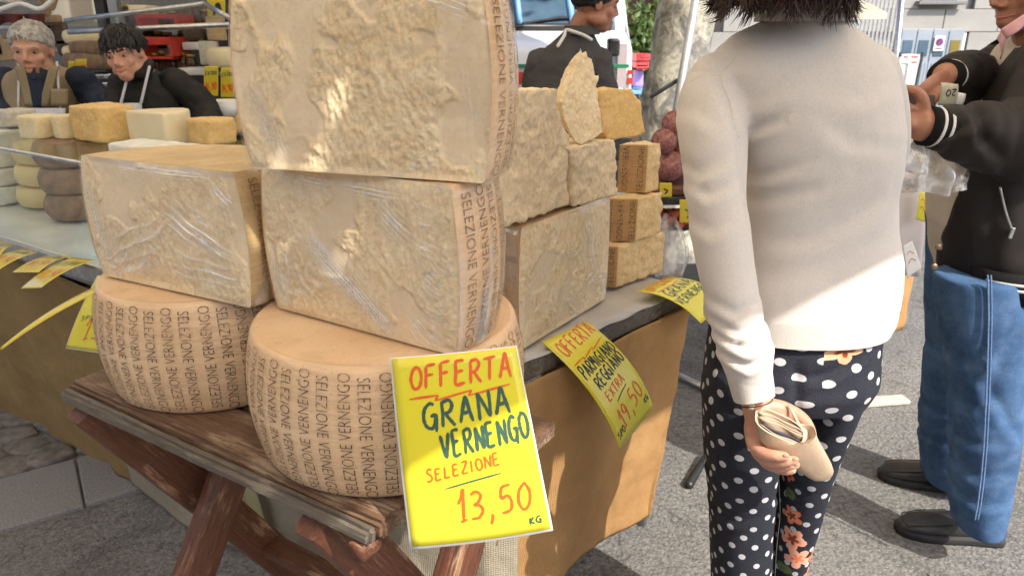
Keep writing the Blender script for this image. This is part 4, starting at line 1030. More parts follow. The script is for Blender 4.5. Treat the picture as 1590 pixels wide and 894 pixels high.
def axis_of(rows):
    cs = [(on_y(r[1], r[0], r[4]) + on_y(r[2], r[0], r[4])) / 2 for r in rows]; zs = [c.z for c in cs][::-1]
    return lambda z: (np.interp(z, zs, [c.x for c in cs][::-1]), np.interp(z, zs, [c.y for c in cs][::-1]))
fa, fb = axis_of(ll), axis_of(lr); mid = lambda z: (fa(z)[0] + fb(z)[0]) / 2 + .012
left = P[:, 0] < mid(P[:, 2]); cxl, cyl = fa(P[:, 2]); cxr, cyr = fb(P[:, 2])
UVl = np.stack([np.arctan2(P[:, 0] - cxl, -(P[:, 1] - cyl)) * .075, P[:, 2]], 1); UVr = np.stack([np.arctan2(P[:, 0] - cxr, -(P[:, 1] - cyr)) * .075 + .333, P[:, 2]], 1)
UV = np.where(left[:, None], UVl, UVr); LUV = []
for fc in f:
    side = UVl if left[fc[0]] else UVr; q = side[fc].copy()
    if q[:, 0].max() - q[:, 0].min() > .2: q[:, 0] = np.where(q[:, 0] < q[:, 0].mean(), q[:, 0] + 2 * pi * .075, q[:, 0])
    LUV.append(q)
LUV = np.concatenate(LUV)
def m_dots(flowers):
    a = N('polka_dot_cloth'); uv = a.tc.outputs['UV']
    mp = a.map((29, 28, 1), (0, 0, R(42)), src='UV'); v = a.n('TexVoronoi', voronoi_dimensions='2D'); v.inputs['Scale'].default_value = 1; v.inputs['Randomness'].default_value = .26; a.l(mp, v.inputs['Vector'])
    f = a.noise(1, 4, .6, a.map((900, 220, 1), src='UV')); b = a.noise(9, 4)
    col = a.ramp(b, [(.35, (.012, .014, .022)), (.65, (.020, .022, .033))]); col = a.mix(a.ramp(f, [(.45, 0.0), (.7, .35)]), col, (.07, .075, .09))
    col = a.mix(a.ramp(v.outputs['Distance'], [(.188, 1.0), (.204, 0.0)]), col, (.50, .50, .52))
    sx = a.n('SeparateXYZ'); a.l(uv, sx.inputs[0]); wob = a.math('MULTIPLY', a.math('SUBTRACT', a.noise(1, 3, .6, a.map((60, 60, 1), src='UV')), .5), .5)
    for (u0, v0, r0, ph, c1, c2, c3, k) in flowers:
        du = a.math('SUBTRACT', sx.outputs[0], u0); dv = a.math('SUBTRACT', sx.outputs[1], v0)
        r = a.math('SQRT', a.math('ADD', a.math('MULTIPLY', du, du), a.math('MULTIPLY', dv, dv))); th = a.math('ARCTAN2', dv, du)
        pet = a.math('ABSOLUTE', a.math('COSINE', a.math('ADD', a.math('MULTIPLY', th, k), ph)))
        rr = a.math('DIVIDE', r, a.math('ADD', a.math('MULTIPLY', pet, r0 * .5), r0 * .55)); rr = a.math('ADD', rr, wob)
        pc = a.mix(a.ramp(rr, [(.15, 0.0), (.85, 1.0)]), c2, c1); pc = a.mix(a.ramp(a.math('ADD', rr, a.math('MULTIPLY', pet, -.18)), [(.22, 1.0), (.34, 0.0)]), pc, c3)
        col = a.mix(a.ramp(rr, [(.92, 1.0), (1.0, 0.0)]), col, pc)
    a.base(col); a.rough(.85); a.bump(f, .0008, .7); a.b.inputs['Specular IOR Level'].default_value = .25; return a.m
px_ = lambda P: (795 + F * P[:, 0] / (P[:, 1] * cp + (H - P[:, 2]) * sp), 447 + F * (-P[:, 1] * sp + (H - P[:, 2]) * cp) / (P[:, 1] * cp + (H - P[:, 2]) * sp))
xx, yy = px_(P)
def uv_at(x, y):
    d = np.hypot(xx - x, yy - y) + np.where(Nn[:, 1] > -.05, 40, 0); i = int(np.argmin(d)); return UV[i]
CO, PK, DK, GN = (.72, .20, .09), (.80, .38, .26), (.22, .05, .02), (.10, .14, .05)
fl = []
for x, y, r0, ph, k, c1, c2, c3 in ((1213, 838, .030, .3, 2.5, PK, CO, DK), (1212, 800, .024, 1, 2.5, CO, PK, DK), (1212, 765, .016, 0, 1, GN, (.16, .2, .08), GN), (1250, 860, .022, 0, 3, CO, CO, DK), (1222, 868, .030, .8, 2.5, PK, PK, CO), (1240, 888, .024, .2, 3, CO, PK, DK), (1200, 880, .02, 0, 1, GN, (.16, .2, .08), GN), (1310, 545, .026, .4, 2.5, (.70, .42, .25), (.6, .32, .16), DK), (1208, 735, .018, .4, 2.5, CO, CO, DK)):
    u, v_ = uv_at(x + 16 * (y > 700), y); fl.append((float(u), float(v_), r0, ph, c1, c2, c3, k))
obj('trousers', (P, f), m_dots(fl), woman, True, True, uv=LUV, fix=False)
obj('seam', tube([on_y(x, y, Y_) for x, y, Y_ in ((1206, 700, 1.222), (1210, 760, 1.235), (1211, 800, 1.245), (1206, 850, 1.258), (1203, 900, 1.27))], .0006, 6, 16), M_ALU, woman, True, True)

# the body, one surface: legs, trunk, neck, head, arms and the hand that holds the wallet
hx = on_y(1232, -150, 1.24); wz = on_y(1168, 606, 1.066)
mb = MB(); 
shr = lambda rows, k: [(r[0], (r[1] + r[2]) / 2 - (r[2] - r[1]) / 2 * k, (r[1] + r[2]) / 2 + (r[2] - r[1]) / 2 * k) + ((r[3] * k,) + r[4:] if len(r) > 3 else ()) for r in rows]
mb.add(loft(rings_px(shr(torso_rows[1:], .88), WY, .1))); mb.add(loft(rings_px(shr(pel, .9), 1.262, .1))); mb.add(loft(rings_px(shr(ll, .85), 1.25, .1))); mb.add(loft(rings_px(shr(lr, .85), 1.25, .1)))
mb.add(tube(al[:-1] + [wz], [.04, .042, .043, .038, .036, .034, .032, .03, .026], 16, 36)); mb.add(tube(ar, [.042, .044, .043, .04, .033, .028], 14, 20))
mb.add(tube([on_y(1245, 80, 1.27), on_y(1240, 10, 1.26), hx - V(0, 0, .05)], [.062, .054, .054], 18, 10))
hv, hq, hM = head_shapes(hx, (-.3, .95, -.12), (0, 0, 1), .225); mb.add(hv)
for yy0, (x0, x1, Y_) in ((0, (1140, 1150, 1.29)), (0, (1196, 1204, 1.39))):
    e = V(on_y(x0, 1290, Y_).x, Y_, 0); mb.add(tube([e + V(0, -.03, .05), e + V(0, .05, .045), e + V(0, .16, .03)], [.034, .036, .03], 12, 10, flat=.7, up=(1, 0, 0)))
hp = lambda x, y, t: at(x, y, t)
# palm behind the wallet, fingers round its lower side, thumb along the top
mb.add(tube([wz, hp(1169, 632, 1.222), hp(1180, 655, 1.24), hp(1188, 682, 1.25)], [.0255, .029, .036, .036], 16, 14, flat=.62, up=(1, 0, 0)))
mb.add(ball(hp(1200, 650, 1.245), (.030, .018, .026))); mb.add(ball(hp(1172, 662, 1.232), (.018, .018, .03)))
for pts, r in (([(1166, 668, 1.243), (1170, 690, 1.226), (1184, 703, 1.204), (1203, 707, 1.187), (1219, 708, 1.181)], (.012, .0118, .0108, .0098, .0082)),
               ([(1170, 680, 1.25), (1178, 704, 1.236), (1196, 716, 1.212), (1216, 716, 1.194), (1234, 714, 1.188)], (.012, .0115, .0105, .0096, .008)),
               ([(1176, 690, 1.256), (1188, 716, 1.246), (1206, 724, 1.226), (1222, 722, 1.210), (1236, 721, 1.204)], (.0115, .011, .010, .0092, .0078)),
               ([(1184, 696, 1.262), (1200, 722, 1.254), (1214, 729, 1.238), (1224, 730, 1.228), (1232, 729, 1.224)], (.0105, .0098, .009, .0082, .007)),
               ([(1188, 630, 1.238), (1212, 634, 1.242), (1235, 643, 1.250), (1250, 655, 1.252), (1259, 668, 1.252)], (.0155, .0150, .013, .0115, .009)),
               ([(1196, 640, 1.25), (1222, 650, 1.262), (1248, 662, 1.270)], (.018, .016, .012))):
    mb.add(tube([hp(*p) for p in pts], r, 12, 16))
P, f, Nn = remesh(mb.vf, .0034, 3)
obj('body', (P, f), M_SKIN, woman, True, True, fix=False)
for x, y, t_, n_ in ((1220.5, 707, 1.1745, .0055), (1235.5, 713, 1.1815, .0055), (1237, 720.5, 1.198, .005)):
    obj('fingernail', ball(hp(x, y, t_), (n_, .0025, .004), None, 10, 6), M_LIP if False else M_SKIN, woman, True, True)
for k in range(2):
    e = V(on_y((1145, 1200)[k], 1290, (1.29, 1.39)[k]).x, (1.29, 1.39)[k], 0)
    mb = MB(); mb.add(tube([e + V(0, -.05, .035), e + V(0, .04, .04), e + V(0, .19, .028)], [.036, .042, .034], 16, 14, flat=.75, up=(1, 0, 0))); obj('shoe', mb.vf, M_SHOE, woman, True, True)
# bracelet
bq = on_y(1173, 624, 1.06); d_ = cd
obj('bracelet', tube([bq + cax * (.0268 * cos(q)) + cay * (.0235 * sin(q)) for q in np.linspace(0, 2 * pi, 28)], .0011, 6, None, False, round_end=False), M_BLACKPL, woman, True, True)
bl_ = hp(1167, 631, 1.176); mbf = MB()
for k in range(5): mbf.add(ball(bl_ + V(.0035 * cos(k * 1.257), -.001, .0035 * sin(k * 1.257)), (.0026, .0016, .0026), None, 8, 6))
obj('flower_charm', mbf.vf, simple('cream_enamel', (.8, .7, .5), (.7, .6, .4), 60, .3), woman, True, True)
# hair: a bob whose ends flick out over the collar
mb = MB(); hc = hx + V(0, 0, .02); rr_ = np.random.RandomState(5)
mb.add(ball(hc, (.092, .110, .115), None, 24, 16))
for i in range(150):
    a_ = 2 * pi * i / 150 * 2 + rr_.uniform(-.05, .05); lay = i % 3; zend = on_y(1230, rr_.uniform(14, 38) + (8 if sin(a_) < -.5 else -4) - 8 * lay, 1.2).z
    flick = rr_.uniform(0, 1) ** 2 * (1.0 if abs(cos(a_)) > .6 else .35); tw_ = rr_.uniform(-.35, .35); k0 = 1.03 - .03 * lay
    for j in range(18):
        da = rr_.normal(0, .06); k = k0 + rr_.normal(0, .022); dt = rr_.normal(0, .05); b_ = abs(rr_.normal(0, .012)); fl2 = flick * rr_.uniform(.6, 1.2)
        O = lambda q, r, z: V(hc.x + .100 * r * k * cos(q), hc.y + .116 * r * k * sin(q), z)
        zz = zend + b_
        pts = [O(a_ + da, .5, hc.z + .10), O(a_ + da, 1.0, hc.z + .02), O(a_ + da + tw_ * .3, 1.07, hc.z * .55 + zz * .45), O(a_ + da * .6 + tw_ * .7, 1.03, zz + .045), O(a_ + da * .4 + tw_ + dt, .98 + .10 * fl2, zz + .014), O(a_ + da * .25 + tw_ * 1.4 + dt * 1.6, .99 + .26 * fl2, zz - .006 + .016 * fl2)]
        mb.add(tube(pts, [.0014, .0017, .0017, .0015, .0010, .0002], 3, 13, round_end=False))
obj('hair', mb.vf, M_HAIRD, woman, True, True, fix=False)

# the wallet she holds: open folding leather wallet
wal = thing('wallet', 'open tan leather wallet held behind the woman\'s back', 'wallet', hp(1230, 700, 1.22))
oc, tip = hp(1211, 661, 1.192), hp(1284, 742, 1.262); wd_ = (tip - oc).normalized()
lx = (hp(1249, 679, 1.205) - hp(1173, 645, 1.180)); hl = lx.length / 2; lx.normalize(); sy = (hp(1222, 645, 1.204) - hp(1202, 677, 1.176)); sy = (sy - lx * sy.dot(lx)); sy.normalize()
sxe = (lx - wd_ * lx.dot(wd_)).normalized(); sye = wd_.cross(sxe).normalized(); sye = sye if sye.dot(sy) > 0 else -sye
def wring(k, inner=0.0):
    a_ = np.interp(k, [0, .12, .3, .55, .8, .93, 1], [hl, hl * .96, .036, .030, .024, .018, .006]) - inner; b_ = np.interp(k, [0, .12, .3, .6, .9, 1], [.0215, .021, .019, .016, .012, .004]) - inner
    e = min(1, k / .3); e = e * e * (3 - 2 * e); X, Y_ = lx.lerp(sxe, e).normalized(), sy.lerp(sye, e).normalized(); c = oc.lerp(tip, k)
    return [c + X * (a_ * math.copysign(abs(cos(q)) ** .8, cos(q))) + Y_ * (b_ * math.copysign(abs(sin(q)) ** .62, sin(q))) for q in np.linspace(0, 2 * pi, 44, False)]
ks = [0, .03, .08, .15, .25, .4, .55, .7, .82, .9, .95, .985, 1]; NR = 44
v, f = loft([wring(k) for k in ks], False); n0 = len(v); v2, f2 = loft([wring(k, .0024) for k in (0, .08, .2, .4)], False)
f = f + [[i + n0 for i in g][::-1] for g in f2] + [[(k + 1) % NR, k, n0 + k, n0 + (k + 1) % NR] for k in range(NR)]
m_ = len(ks) - 1; f.append([m_ * NR + k for k in range(NR)]); f.append([n0 + 3 * NR + k for k in range(NR)][::-1])
shade_auto(obj('leather_shell', (v + v2, f), M_LEATHER, wal, True, True), 50)
for j, (off, mt, dep) in enumerate(((-.0125, M_LEATHERD, .010), (-.004, M_DKLIN, .016), (.003, M_LEATHER, .003), (.0085, M_LEATHERD, .006), (.0135, M_LEATHER, .001))):
    def pan(u, v_, off=off, dep=dep):
        k = u * 2 - 1; return oc + lx * (k * hl * .93 * (1 - .012 * v_)) + sy * (off * (1 - .35 * k * k) + .0012 * sin(k * 5 + j)) + wd_ * (dep + v_ * .035)
    obj('card_pocket', sheet(pan, 14, 6, .0016), mt, wal, True, True)
obj('strap', sheet(lambda u, v_: hp(1246, 668, 1.213) + (hp(1226, 628, 1.225) - hp(1246, 668, 1.213)) * v_ + lx * ((u - .5) * .007), 4, 10, .0018), M_LEATHER, wal, True, True)
# ------------------------------------------------------------------ man in jeans counting money, at the right
MY = 1.90
man = thing('person', 'man in a black jacket and blue jeans taking a banknote from his wallet', 'person', (1.32, MY, 0))
trunk = [(432, 1446, 1626, .150), (390, 1437, 1630, .155), (340, 1433, 1634, .160), (290, 1435, 1640, .162), (250, 1442, 1648, .165), (180, 1476, 1668, .172), (120, 1510, 1688, .180), (75, 1545, 1700, .165), (52, 1568, 1690, .10), (38, 1580, 1670, .075)]
nl = [(425, 1444, 1606, .098, 1.80), (500, 1449, 1604, .098, 1.79), (600, 1467, 1594, .094, 1.77), (700, 1467, 1586, .090, 1.75), (770, 1464, 1574, .088, 1.735), (818, 1470, 1562, .082, 1.725)]
fl_ = [(330, 1434, 1560, .098, 2.02), (430, 1433, 1556, .098, 2.03), (520, 1431, 1545, .096, 2.05), (600, 1428, 1535, .094, 2.06), (690, 1421, 1520, .090, 2.07), (745, 1426, 1505, .084, 2.08)]
hip = [(330, 1446, 1626, .140), (370, 1442, 1626, .146), (425, 1446, 1622, .150), (470, 1448, 1600, .140)]
mb = MB(); mb.add(loft(rings_px(nl, 1.8, .1, 30, 2.2))); mb.add(loft(rings_px(fl_, 2, .1, 30, 2.2))); mb.add(loft(rings_px(hip, 1.91, .1)))
P, f, Nn = remesh(mb.vf, .0085, 5)
Lm = lambda Y, *pp: [on_y(x, y, Y) for x, y in pp]
nearm = (P[:, 1] < 1.9).astype(float)
for pts, A, w_ in (([(1470, 600), (1510, 590), (1560, 560)], .010, .02), ([(1466, 650), (1510, 660), (1580, 620)], .010, .018), ([(1466, 700), (1520, 705), (1580, 690)], .009, .015), ([(1470, 740), (1520, 752), (1575, 735)], .010, .016), ([(1530, 600), (1560, 650), (1585, 690)], .012, .016), ([(1468, 775), (1520, 790), (1570, 780)], .008, .014), ([(1450, 470), (1480, 520), (1500, 560)], .008, .02), ([(1590, 520), (1560, 560), (1535, 640)], .012, .02)):
    P = crease(P, Nn, Lm(1.66, *pts), A * .72, w_ * 1.25, 'fold', nearm)
for pts in ([(1425, 640), (1445, 655), (1470, 640)], [(1422, 680), (1445, 695), (1466, 690)], [(1432, 520), (1445, 545), (1462, 560)]): P = crease(P, Nn, Lm(2.0, *pts), .008, .016, 'fold', 1 - nearm)
P = P + Nn * (fbm(P, 7, 3, 8) * .004)[:, None]
UVd = np.stack([np.arctan2(P[:, 0] - 1.28, -(P[:, 1] - np.where(nearm > 0, 1.77, 2.05))) * .1, P[:, 2]], 1)
obj('jeans', (P, f), M_DENIM, man, True, True, uv=UVd, fix=False)
for dx in (-.004, .004):
    pts = [on_y(x, y, Y_) + V(dx, 0, 0) for x, y, Y_ in ((1536, 428, 1.703), (1537, 500, 1.695), (1534, 600, 1.678), (1529, 700, 1.664), (1522, 770, 1.650), (1516, 806, 1.646))]
    obj('seam', tube(pts, .0024, 6, 30), simple('pale_denim_seam', (.14, .24, .42), (.05, .10, .22), 300, .9), man, True, True)
# trunk, arms, head and hands as one body
hm = on_y(1601, -28, 1.90)
ctr = lambda rows, k: shr(rows, k)
nsh, nel, ncf = on_y(1640, 108, 1.745), on_y(1612, 226, 1.655), on_y(1441, 196, 1.66)
fsh, fel, fcf = on_y(1606, 82, 2.03), on_y(1536, 128, 2.02), on_y(1470, 118, 1.885)
mb = MB()
mb.add(loft(rings_px(ctr(trunk[2:], .78), MY, .1))); mb.add(loft(rings_px(ctr(hip, .7), 1.91, .1))); mb.add(loft(rings_px(ctr(nl[1:], .68), 1.8, .1))); mb.add(loft(rings_px(ctr(fl_[1:], .68), 2, .1)))
mb.add(tube([nsh, nel, ncf, ncf + (ncf - nel).normalized() * .02], [.06, .055, .036, .032], 16, 24)); mb.add(tube([fsh, fel, fcf], [.06, .052, .036], 16, 20))
mb.add(tube([on_y(1625, 60, MY), on_y(1612, 20, MY), hm + V(.02, 0, -.06)], [.07, .062, .06], 16, 10))
hv, hq, hM = head_shapes(hm, (-.93, -.22, -.30), (-.15, 0, 1), .228, lean=.95); mb.add(hv)
sc = .98
# far hand: a loose fist, knuckles to the left, fingers pointing down over the wallet
mb.add(hand_shapes(fcf + V(-.004, -.012, -.004), (-.74, -.40, -.40), (.30, .30, -.92), (-.25, -.85, .1), s=sc, fcurl=[(.35, .55, .3), (.45, .6, .35), (.5, .65, .35), (.55, .7, .4)], thumb=((.03, .030, .008), (.05, .046, .024), (.072, .046, .040), (.09, .038, .05)), spread=.06))
# near hand: closed round the wallet from below
mb.add(hand_shapes(ncf + V(.004, 0, 0), (-.86, .16, .28), (.25, .85, .45), (-.2, -.2, 1), s=sc, fcurl=[(.75, .9, .5), (.8, .95, .5), (.85, .95, .5), (.9, .95, .5)], thumb=((.03, .030, .008), (.05, .052, .014), (.074, .060, .016), (.098, .056, .016)), spread=.05))
P, f, Nn = remesh(mb.vf, .0044, 2)
obj('body', (P, f), M_SKIN2, man, True, True, fix=False)
face_parts(man, hq, hM, .228, M_HAIRG)
hair_cap(man, hq, hM, .228, M_HAIRG)
# jumper under the open jacket
P, f, Nn = remesh(loft(rings_px(trunk, MY, .1)), .008, 3); P = P + Nn * (fbm(P * [1, 1, 2], 9, 3, 4) * .004)[:, None]
obj('jumper', (P, f), M_JUMPER, man, True, True, fix=False)
# pink shirt collar
for sgn, pts in ((1, [(1553, 46), (1562, 60), (1588, 40), (1590, 22)]), (-1, [(1556, 44), (1548, 60), (1552, 92), (1562, 60)])):
    a_, b_, c_, d_ = [on_y(x, y, 1.80 if sgn > 0 else 1.83) for x, y in pts]
    obj('shirt_collar', sheet(lambda u, v: (a_ * (1 - u) + d_ * u) * (1 - v) + (b_ * (1 - u) + c_ * u) * v + V(0, -.010 * sin(u * 3.1) * v, 0), 8, 6, .003), simple('pink_shirt', (.62, .36, .36), (.60, .30, .31), 60, .8) if sgn > 0 else simple('pink_stripe_shirt', (.66, .48, .47), (.52, .22, .22), 40, .8, stretch=(14, 1, 1)), man, True, True)
# jacket: an open shell round the trunk
opn = {432: 1449, 420: 1447, 390: 1452, 345: 1474, 320: 1488, 258: 1508, 174: 1526, 116: 1543, 75: 1575, 52: 1590, 38: 1600}
oy = sorted(opn); rows = []
jr = [(436, 1440, 1634, .160)] + [(y, l - 2, r, b + .014) for y, l, r, b in trunk[1:]]
for ring, (y, l, r, b) in zip(rings_px(jr, MY, .1, 360), jr):
    xo = float(np.interp(y, oy, [opn[k] for k in oy])); R3 = np.array([tuple(p) for p in ring]); t_ = R3[:, 1] * cp + (H - R3[:, 2]) * sp; xs_ = 795 + F * R3[:, 0] / t_
    near = [k for k in range(175, 300)]                       # from the belly round the side that faces the camera
    lo_ = min(near, key=lambda k: xs_[k]); k0 = min([k for k in near if k >= lo_], key=lambda k: abs(xs_[k] - xo)); k1 = 360 + 128
    idx = np.linspace(k0, k1, 72).round().astype(int); rows.append([ring[k % 360] for k in idx])
# refine rows vertically
fine = []
for a_, b_ in zip(rows, rows[1:]):
    for k in range(7): fine.append([p.lerp(q, k / 7) for p, q in zip(a_, b_)])
fine.append(rows[-1]); v, f = loft(fine, False, False); P = np.array([tuple(p) for p in v]); c = P.mean(0)
Nr = P - np.array([c[0], c[1], 0]); Nr[:, 2] = 0; Nr /= np.linalg.norm(Nr, axis=1, keepdims=True)
low = np.clip((P[:, 2] - (P[:, 2].min() + .05)) / .06, 0, 1)
P = P + Nr * (fbm(P * [1.5, 1.5, .8], 7, 3, 14) * .010 * low - .006 * (1 - low) + .006)[:, None]
P = crease(P, Nr, Lm(1.73, (1545, 275), (1556, 320), (1575, 372)), .006, .007, 'groove')
P = crease(P, Nr, Lm(1.73, (1535, 270), (1538, 340), (1540, 400)), .008, .02, 'fold')
jo = obj('jacket', (P, f), M_SATIN, man, True, True, fix=True); m = jo.modifiers.new('thick', 'SOLIDIFY'); m.thickness = .004; m.offset = 1
for y0, y1, n_, mt in ((392, 437, 'waistband', M_RIB), (405.5, 409.5, 'waist_stripe', M_STRIPE), (413.5, 417.5, 'waist_stripe', M_STRIPE)):
    rr2 = []
    for y in (y0, (y0 + y1) / 2, y1):
        b = .205 if n_ != 'waistband' else .202; row = []; e_ = rings_px([(y, 1428, 1648, b)], MY, b, 360)[0]; c = sum(e_, V(0, 0, 0)) / 360; a_ = (e_[0] - e_[180]).length / 2 + (.002 if n_ != 'waistband' else 0)
        for q in np.linspace(pi * (1.17 if n_ == 'waistband' else 1.24), pi * 2.3, 60): row.append(c + V(a_ * math.copysign(abs(cos(q)) ** .87, cos(q)), b * math.copysign(abs(sin(q)) ** .87, sin(q)), 0))
        rr2.append(row)
    o = obj(n_, loft(rr2, False, False), mt, man, True, True); m = o.modifiers.new('thick', 'SOLIDIFY'); m.thickness = .003 if n_ == 'waistband' else .002; m.offset = 1
for x, y in ((1457, 383), (1451, 414)):
    obj('snap_button', ball(on_y(x, y, 1.743), (.0085, .004, .0085), None, 14, 8), M_BRASS, man, True, True)
obj('zip_pull', box(on_y(1571, 362, 1.718), (.009, .004, .028), Matrix.Rotation(.15, 3, 'Y'), .0015), M_METAL, man, False, True)
obj('pocket_zip', tube(Lm(1.722, (1553, 292), (1562, 330), (1571, 356)), .003, 6, 10), M_METAL, man, True, True)
def sleeve(name, pts, rad, seed, folds, mat=M_SATIN, flat=1.0, amp=.009):
    P, f, Nn = remesh(tube(pts, rad, 22, 40), .0065, 3)
    ax_ = (Vector(pts[-1]) - Vector(pts[-2])).normalized()
    s_ = P @ np.array(ax_)
    P = P + Nn * ((np.abs(fbm(np.stack([s_ * 16, P[:, 0] * 3, P[:, 2] * 3], 1) + .5 * fbm(P, 6, 2, seed)[:, None], 1, 3, seed)) - .25) * amp * 1.6)[:, None]
    for pt, A, w_ in folds: P = crease(P, Nn, pt, A, w_, 'fold')
    o = obj(name, (P, f), mat, man, True, True, fix=False); return o
nd = (ncf - nel).normalized()
sleeve('jacket_sleeve', [nsh + V(.03, .04, .02), nsh, nel.lerp(nsh, .35), nel, nel.lerp(ncf, .3), nel.lerp(ncf, .62), ncf - nd * .045], [.075, .088, .085, .088, .082, .074, .056], 31, [(Lm(1.58, (1528, 165), (1522, 215), (1560, 262)), .018, .016), (Lm(1.58, (1455, 235), (1500, 205), (1530, 190)), .010, .014)])
fd = (fcf - fel).normalized()
sleeve('jacket_sleeve', [fsh + V(.03, -.02, .0), fsh, fel, fel.lerp(fcf, .6), fcf - fd * .03], [.08, .085, .078, .066, .052], 37, [])
def cuff(p, d, r0, mat, w_, name='cuff', flat=.9):
    d = d.normalized(); obj(name, tube([p - d * w_ / 2, p + d * w_ / 2], r0, 26, flat=flat, round_end=False), mat, man, True, True)
cuff(ncf - nd * .030, nd, .049, M_RIB, .075); cuff(ncf - nd * .030, nd, .0505, M_STRIPE, .006, 'cuff_stripe'); cuff(ncf - nd * .012, nd, .0505, M_STRIPE, .006, 'cuff_stripe')
cuff(fcf - fd * .018, fd, .044, M_RIB, .06); cuff(fcf - fd * .012, fd, .0455, M_STRIPE, .007, 'cuff_stripe')
# shoes
def shoe(toe, heel, w_, name='shoe'):
    toe, heel = Vector(toe), Vector(heel); d = (toe - heel); L = d.length; d.normalize(); s = V(-d.y, d.x, 0)
    rows = [(0, .026, .03, .062), (.03, .034, .0, .075), (.10, .037, 0, .088), (.22, .038, 0, .098), (.34, .040, 0, .094), (.46, .044, 0, .078), (.60, .049, 0, .066), (.74, .050, 0, .058), (.86, .044, 0, .049), (.95, .031, 0, .038), (1, .012, 0, .024)]
    rg = []
    for k, hw, _, ht in rows:
        c = heel + d * (L * k); r = []
        for q in np.linspace(0, 2 * pi, 26, False):
            x, z = cos(q), sin(q); r.append(c + s * (hw * w_ * math.copysign(abs(x) ** .75, x)) + V(0, 0, .016 + (ht - .016) * (.5 + .5 * math.copysign(abs(z) ** .8, z))))
        rg.append(r)
    obj(name, loft(rg), M_SHOE, man, True, True)
    sg_ = []
    for z, o in ((0, .002), (.006, .004), (.018, .005), (.024, .003)):
        sg_.append([heel + d * (L * k) + s * (sd * (hw * w_ + o)) + V(0, 0, z) for sd, seq in ((1, rows), (-1, rows[::-1])) for k, hw, _, ht in seq])
    obj('sole', loft(sg_), M_SOLE, man, True, True)
    # stitched apron seam of the moccasin
    obj('stitching', tube([heel + d * (L * k) + s * (hw * w_ * .80 * sd) + V(0, 0, zz) for sd, kk in ((1, (.52, .62, .74, .86, .93)), (-1, (.93, .86, .74, .62, .52))) for k, hw, zz in [(k_, float(np.interp(k_, [r[0] for r in rows], [r[1] for r in rows])), float(np.interp(k_, [r[0] for r in rows], [r[3] for r in rows])) * .86 + .006) for k_ in kk]], .0022, 6, 40), M_SHOE, man, True, True)
shoe(on_z(1389, 822, 0), on_z(1553, 840, 0), .95); shoe(on_z(1362, 738, 0), on_z(1500, 762, 0), .95)
# what he holds
bn_ = thing('banknote', 'folded pale banknote marked 20 in the man\'s fingers', 'banknote', on_y(1472, 146, 1.78))
bs = Sheet(on_y(1461, 128, 1.775), on_y(1488, 131, 1.79), on_y(1482, 166, 1.80), on_y(1455, 163, 1.785), .004)
obj('note', sheet(lambda u, v: bs.p(u, v), 8, 8, .0004), simple('banknote_paper', (.62, .58, .42), (.50, .48, .36), 60, .6), bn_, True, True)
obj('figure', write('20', (bs.W * .88, -bs.H * .22), (bs.W * .25, -bs.H * .30), bs.H * .28, .003, bs.fn(.0008)), M_BLACKPEN, bn_, False, True, fix=False)
bs2 = Sheet(on_y(1480, 142, 1.80), on_y(1500, 146, 1.80), on_y(1494, 164, 1.80), on_y(1470, 162, 1.80), .003)
rc = thing('receipt', 'small white slip beside the banknote', 'paper', on_y(1486, 150, 1.8)); obj('slip', sheet(lambda u, v: bs2.p(u, v), 6, 6, .0004), M_WHITEP, rc, True, True)
mw = thing('wallet', 'dark leather wallet the man is looking into', 'wallet', on_y(1418, 156, 1.70))
for k in range(2): obj('flap', sheet(lambda u, v: on_y(1404 + 46 * u, 140 + 22 * v + 8 * u, 1.70 + .03 * k + .1 * u * k) + V(0, 0, -.01 * k), 8, 8, .006), M_SHOE if k else simple('dark_brown_leather', (.06, .035, .022), (.04, .022, .015), 40, .5), mw, True, True)
# plastic carrier bag on his forearm
pb = thing('carrier_bag', 'thin clear plastic bag hanging from the man\'s wrist', 'bag', on_y(1430, 250, 1.62))
def bagf(u, v):
    a_ = 2 * pi * u; r = .018 + .055 * sin(min(1, v * 1.15) * pi * .62) ** 1.3; x = r * 1.25 * cos(a_) * (1 + .12 * sin(a_ * 5 + v * 3)); y = r * .7 * sin(a_) * (1 + .2 * sin(a_ * 7 + v * 4))
    return on_y(1430, 205, 1.70) + V(x + .004 + .03 * v, y, -.135 * v * (1 + .03 * sin(a_ * 4)))
v, f = grid(bagf, 60, 24); obj('film', (v, f), M_BAG, pb, True, True)
# ------------------------------------------------------------------ left counter with cheeses behind glass
la, lb = V(-1.11, 1.90, 0), V(-3.4, 3.42, 0); ld = (lb - la).normalized(); ln_ = V(-ld.y, ld.x, 0); ln_ = ln_ if ln_.y > 0 else -ln_
CZ = .80
cnt = thing('display_counter', 'long market counter with glass front and burlap skirt at the left', 'counter', la)
LM = Matrix.Rotation(atan2(ld.y, ld.x), 3, 'Z'); lmid = (la + lb) / 2; LL = (lb - la).length
M_MARBLE = simple('pale_counter_sheet', (.72, .72, .70), (.60, .60, .60), 6, .18)
obj('counter_top', box(lmid + ln_ * .45 + V(0, 0, CZ - .02), (LL, .9, .03), LM, .004), M_MARBLE, cnt, False, True)
obj('front_trim', box(lmid - ln_ * .006 + V(0, 0, CZ + .008), (LL, .012, .05), LM, .003), M_METAL, cnt, False, True)
GT = CZ + .285
obj('front_glass', sheet(lambda u, v: la + ld * (LL * u) + ln_ * (.012 + .10 * v + .03 * sin(v * pi)) + V(0, 0, CZ + .03 + (GT - CZ - .03) * v), 10, 10, .005), M_GLASS, cnt, True, True)
obj('top_glass', box(lmid + ln_ * .41 + V(0, 0, GT - .004), (LL, .58, .006), LM, .001), M_GLASS, cnt, False, True)
